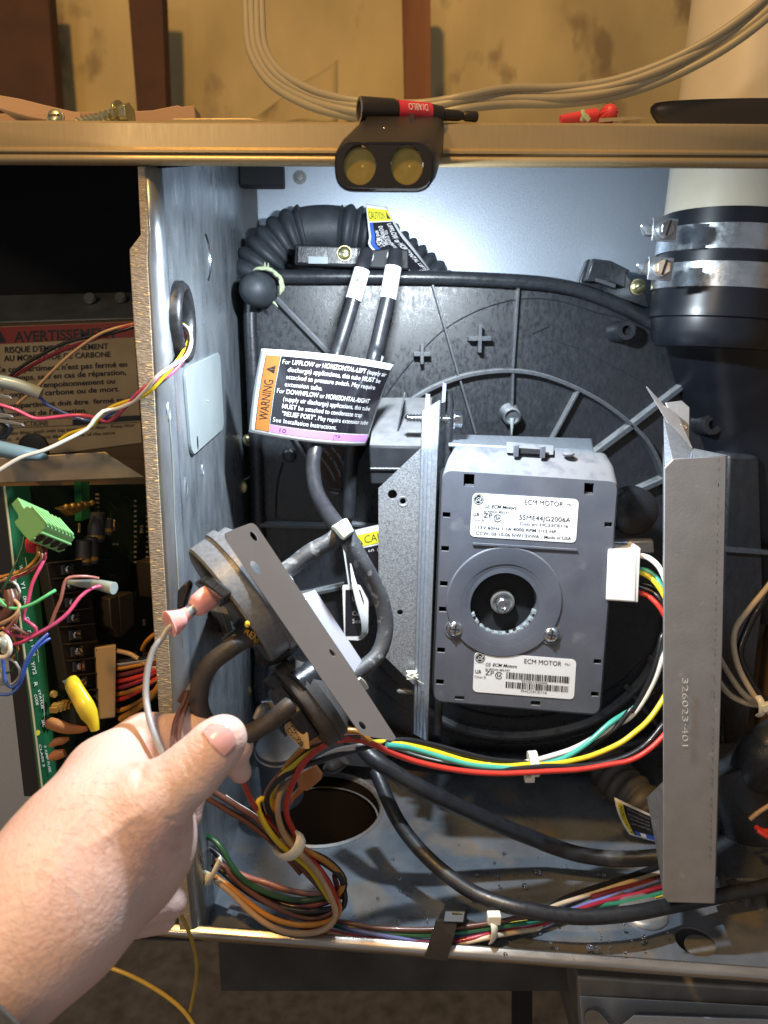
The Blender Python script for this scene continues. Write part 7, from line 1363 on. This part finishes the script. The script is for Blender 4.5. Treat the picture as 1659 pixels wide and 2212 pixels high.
# curled middle / ring fingers behind the thumb, little finger below
cap_(300, 1760, .300, 56, 402, 1712, .306, 40, .006); cap_(402, 1712, .306, 40, 405, 1762, .302, 31, .004)
cap_(270, 1960, .286, 62, 345, 1945, .294, 40, .006); cap_(345, 1945, .294, 38, 368, 1950, .294, 35, .003)
cap_(265, 1985, .292, 44, 350, 1985, .300, 30, .005)
cap_(505, 1640, .330, 30, 520, 1668, .330, 24, .004)
def crease(Dv, X, Y, Z):
    zcv = Y * CT - Z * ST; px = CX + X / zcv * F; py = CY - (Y * ST + Z * CT) / zcv * F
    front = 1.0
    def line(x0, y0, x1, y1, w_, depth, bow=0):
        nonlocal Dv
        dx, dy = x1 - x0, y1 - y0; L_ = math.hypot(dx, dy); t = np.clip(((px - x0) * dx + (py - y0) * dy) / L_ ** 2, 0, 1); off = bow * 4 * t * (1 - t)
        dd = np.hypot(px - x0 - t * dx + off * dy / L_, py - y0 - t * dy - off * dx / L_); f_ = np.sin(np.clip(t, .02, .98) * math.pi) ** .5
        Dv = Dv + depth * np.exp(-(dd / w_) ** 2) * f_
    line(392, 1628, 460, 1698, 6, .0011, 16); line(403, 1614, 468, 1684, 5, .0006, 14); line(380, 1640, 446, 1708, 6, .0006, 18)   # thumb joint
    line(318, 1650, 296, 1700, 9, .0016, 4); line(250, 1640, 320, 1690, 8, .0007, -6)
    for k, (x0, y0, x1, y1) in enumerate(((330, 1777, 398, 1790), (338, 1800, 400, 1806), (330, 1818, 396, 1832), (345, 1838, 392, 1842), (320, 1760, 392, 1770))): line(x0 + 22, y0, x1 + 4, y1, 4.0, .0011, 5 * (-1) ** k)
    for k in range(9): line(215 + 10 * (k % 3), 1770 + 15 * k, 360, 1790 + 12 * k, 3.2, .0005, 5)
    line(150, 1845, 195, 1955, 5, .0004, 8); line(185, 1900, 190, 1970, 4, .0003, 3)
    # tendons
    line(100, 1850, 240, 1660, 14, -.0010, 4); line(190, 1830, 320, 1740, 12, -.0008, 3)
    # flat nail bed
    return Dv
pv = np.array([p[0] for p in prims] + [p[1] for p in prims]); lo = pv.min(0) - .035; hi = pv.max(0) + .03; lo[0] = max(lo[0], -.20); lo[2] = max(lo[2], -.37)
V, Fq = surface(prims, lo, hi, .00115, crease)
me = bpy.data.meshes.new('person'); me.from_pydata(V.tolist(), [], Fq.tolist()); me.materials.append(m_skin)
pr = thing('person', "person's bare left forearm and hand gripping hoses and wires, thumb on top", 'person', P(60, 2100, .24))
mbH = MB(); mbH.v = [Vector(v) for v in V]; mbH.f = [tuple(q) for q in Fq.tolist()]
bpy.data.meshes.remove(me)
hand = mbH.build('hand_and_forearm', m_skin, pr, 180)
sm_ = hand.modifiers.new('smooth', 'SMOOTH'); sm_.factor = .5; sm_.iterations = 3
# surface lookup for nail and hairs: nearest front surface under a picture point
zcs = V[:, 1] * CT - V[:, 2] * ST; VX = CX + V[:, 0] / zcs * F; VY = CY - (V[:, 1] * ST + V[:, 2] * CT) / zcs * F
def front(x, y, r_=7):
    m_ = np.hypot(VX - x, VY - y) < r_
    if not m_.any(): return None
    i = np.argmin(np.where(m_, zcs, 9)); 
    mm = m_ & (zcs < zcs[i] + .003); return Vector(V[mm].mean(0))
# thumbnail: curved plate
nc = [(402, 1588), (0, 0)]
def nmap(u, v, lift=.0006):
    # u along the thumb (0 base .. 1 tip), v across
    bx, by = 455 + (506 - 455) * u, 1612 + (1572 - 1612) * u; wx, wy = 34, 36
    tx, ty = (50, -47); L_ = math.hypot(tx, ty); tx, ty = tx / L_, ty / L_; nx_, ny_ = -ty, tx
    s = (v - .5) * 2; wd = 37 * (1 - .22 * max(0, u - .5) / .5); x, y = 458 + tx * 56 * u + nx_ * s * wd, 1612 + ty * 56 * u + ny_ * s * wd
    if abs(s) > .75: x -= 0
    p = front(x, y, 5) or P(x, y, .245); q = P(x, y, 1.0); q = q * (p.length / q.length)
    return q * (1 - (lift * (1.2 - .9 * s * s)) / q.length)
nu, nv = 14, 12; g = [[None] * (nv + 1) for _ in range(nu + 1)]; nb = MB(); pp = []
for i in range(nu + 1):
    for j in range(nv + 1):
        # rounded outline
        u, v = i / nu, j / nv; s = (v - .5) * 2; uu0 = .10 * s * s * 1.0; uu1 = 1 - .30 * s * s * s * s - .10 * s * s; pp.append(nmap(uu0 + (uu1 - uu0) * u, v))
# smooth the looked-up grid
G_ = np.array([tuple(p) for p in pp]).reshape(nu + 1, nv + 1, 3)
for _ in range(6):
    K = G_.copy(); K[1:-1, 1:-1] = (G_[1:-1, 1:-1] * 2 + G_[:-2, 1:-1] + G_[2:, 1:-1] + G_[1:-1, :-2] + G_[1:-1, 2:]) / 6; K[0, 1:-1] = (G_[0, :-2] + 2 * G_[0, 1:-1] + G_[0, 2:]) / 4; K[-1, 1:-1] = (G_[-1, :-2] + 2 * G_[-1, 1:-1] + G_[-1, 2:]) / 4; G_ = K
vv = [Vector(p) for p in G_.reshape(-1, 3)]; w_ = nv + 1
nb.add(vv, [(i * w_ + j, (i + 1) * w_ + j, (i + 1) * w_ + j + 1, i * w_ + j + 1) for i in range(nu) for j in range(nv)]).build('thumbnail', m_nail, pr, 90, kind='open', solid=.0007)
# fine hairs on the back of the hand and forearm
rnd = random.Random(12); mb = MB()
for k in range(420):
    x, y = rnd.uniform(5, 330), rnd.uniform(1600, 2130)
    if y < 1800 - (x) * .75 or y > 2120 - .9 * x + 60 or (x > 240 and y < 1700): continue
    p = front(x, y, 6)
    if p is None: continue
    n_ = -p.normalized(); a = R(rnd.gauss(28, 22)); l_ = rnd.uniform(.003, .0065); t_ = Vector((math.cos(a), .0, -math.sin(a)))
    p = p + n_ * .0002; mb.tube([p, p + t_ * l_ * .5 + n_ * l_ * .22, p + t_ * l_ + n_ * l_ * .12], [.00004, .00003, .00001], 3, l_ / 3)
mb.build('arm_hair', m_hair, pr, 60, kind='stuff')
# sleeve cuff at the lower left corner
cq_ = [P(-190, 2250, .20), P(-40, 2170, .205)]
cuff = MB(); rings = []
a, b = P(-262, 2372, .19), P(-62, 2152, .216); dirv = (b - a).normalized()
for t, r_ in ((0, .040), (.6, .039), (.92, .0375), (1.0, .0385), (1.02, .036), (.99, .033)):
    c = a.lerp(b, t); u_ = dirv.cross(Vector((0, 1, 0))).normalized(); w2 = dirv.cross(u_); rings.append([c + (u_ * math.cos(q) + w2 * math.sin(q)) * (r_ + .0008 * math.sin(q * 9 + t * 5)) for q in np.linspace(0, 6.283, 61)[:-1]])
cuff.loft(rings, False).build('sleeve_cuff', m_sleeve, pr, 60, kind='open', solid=.0015)
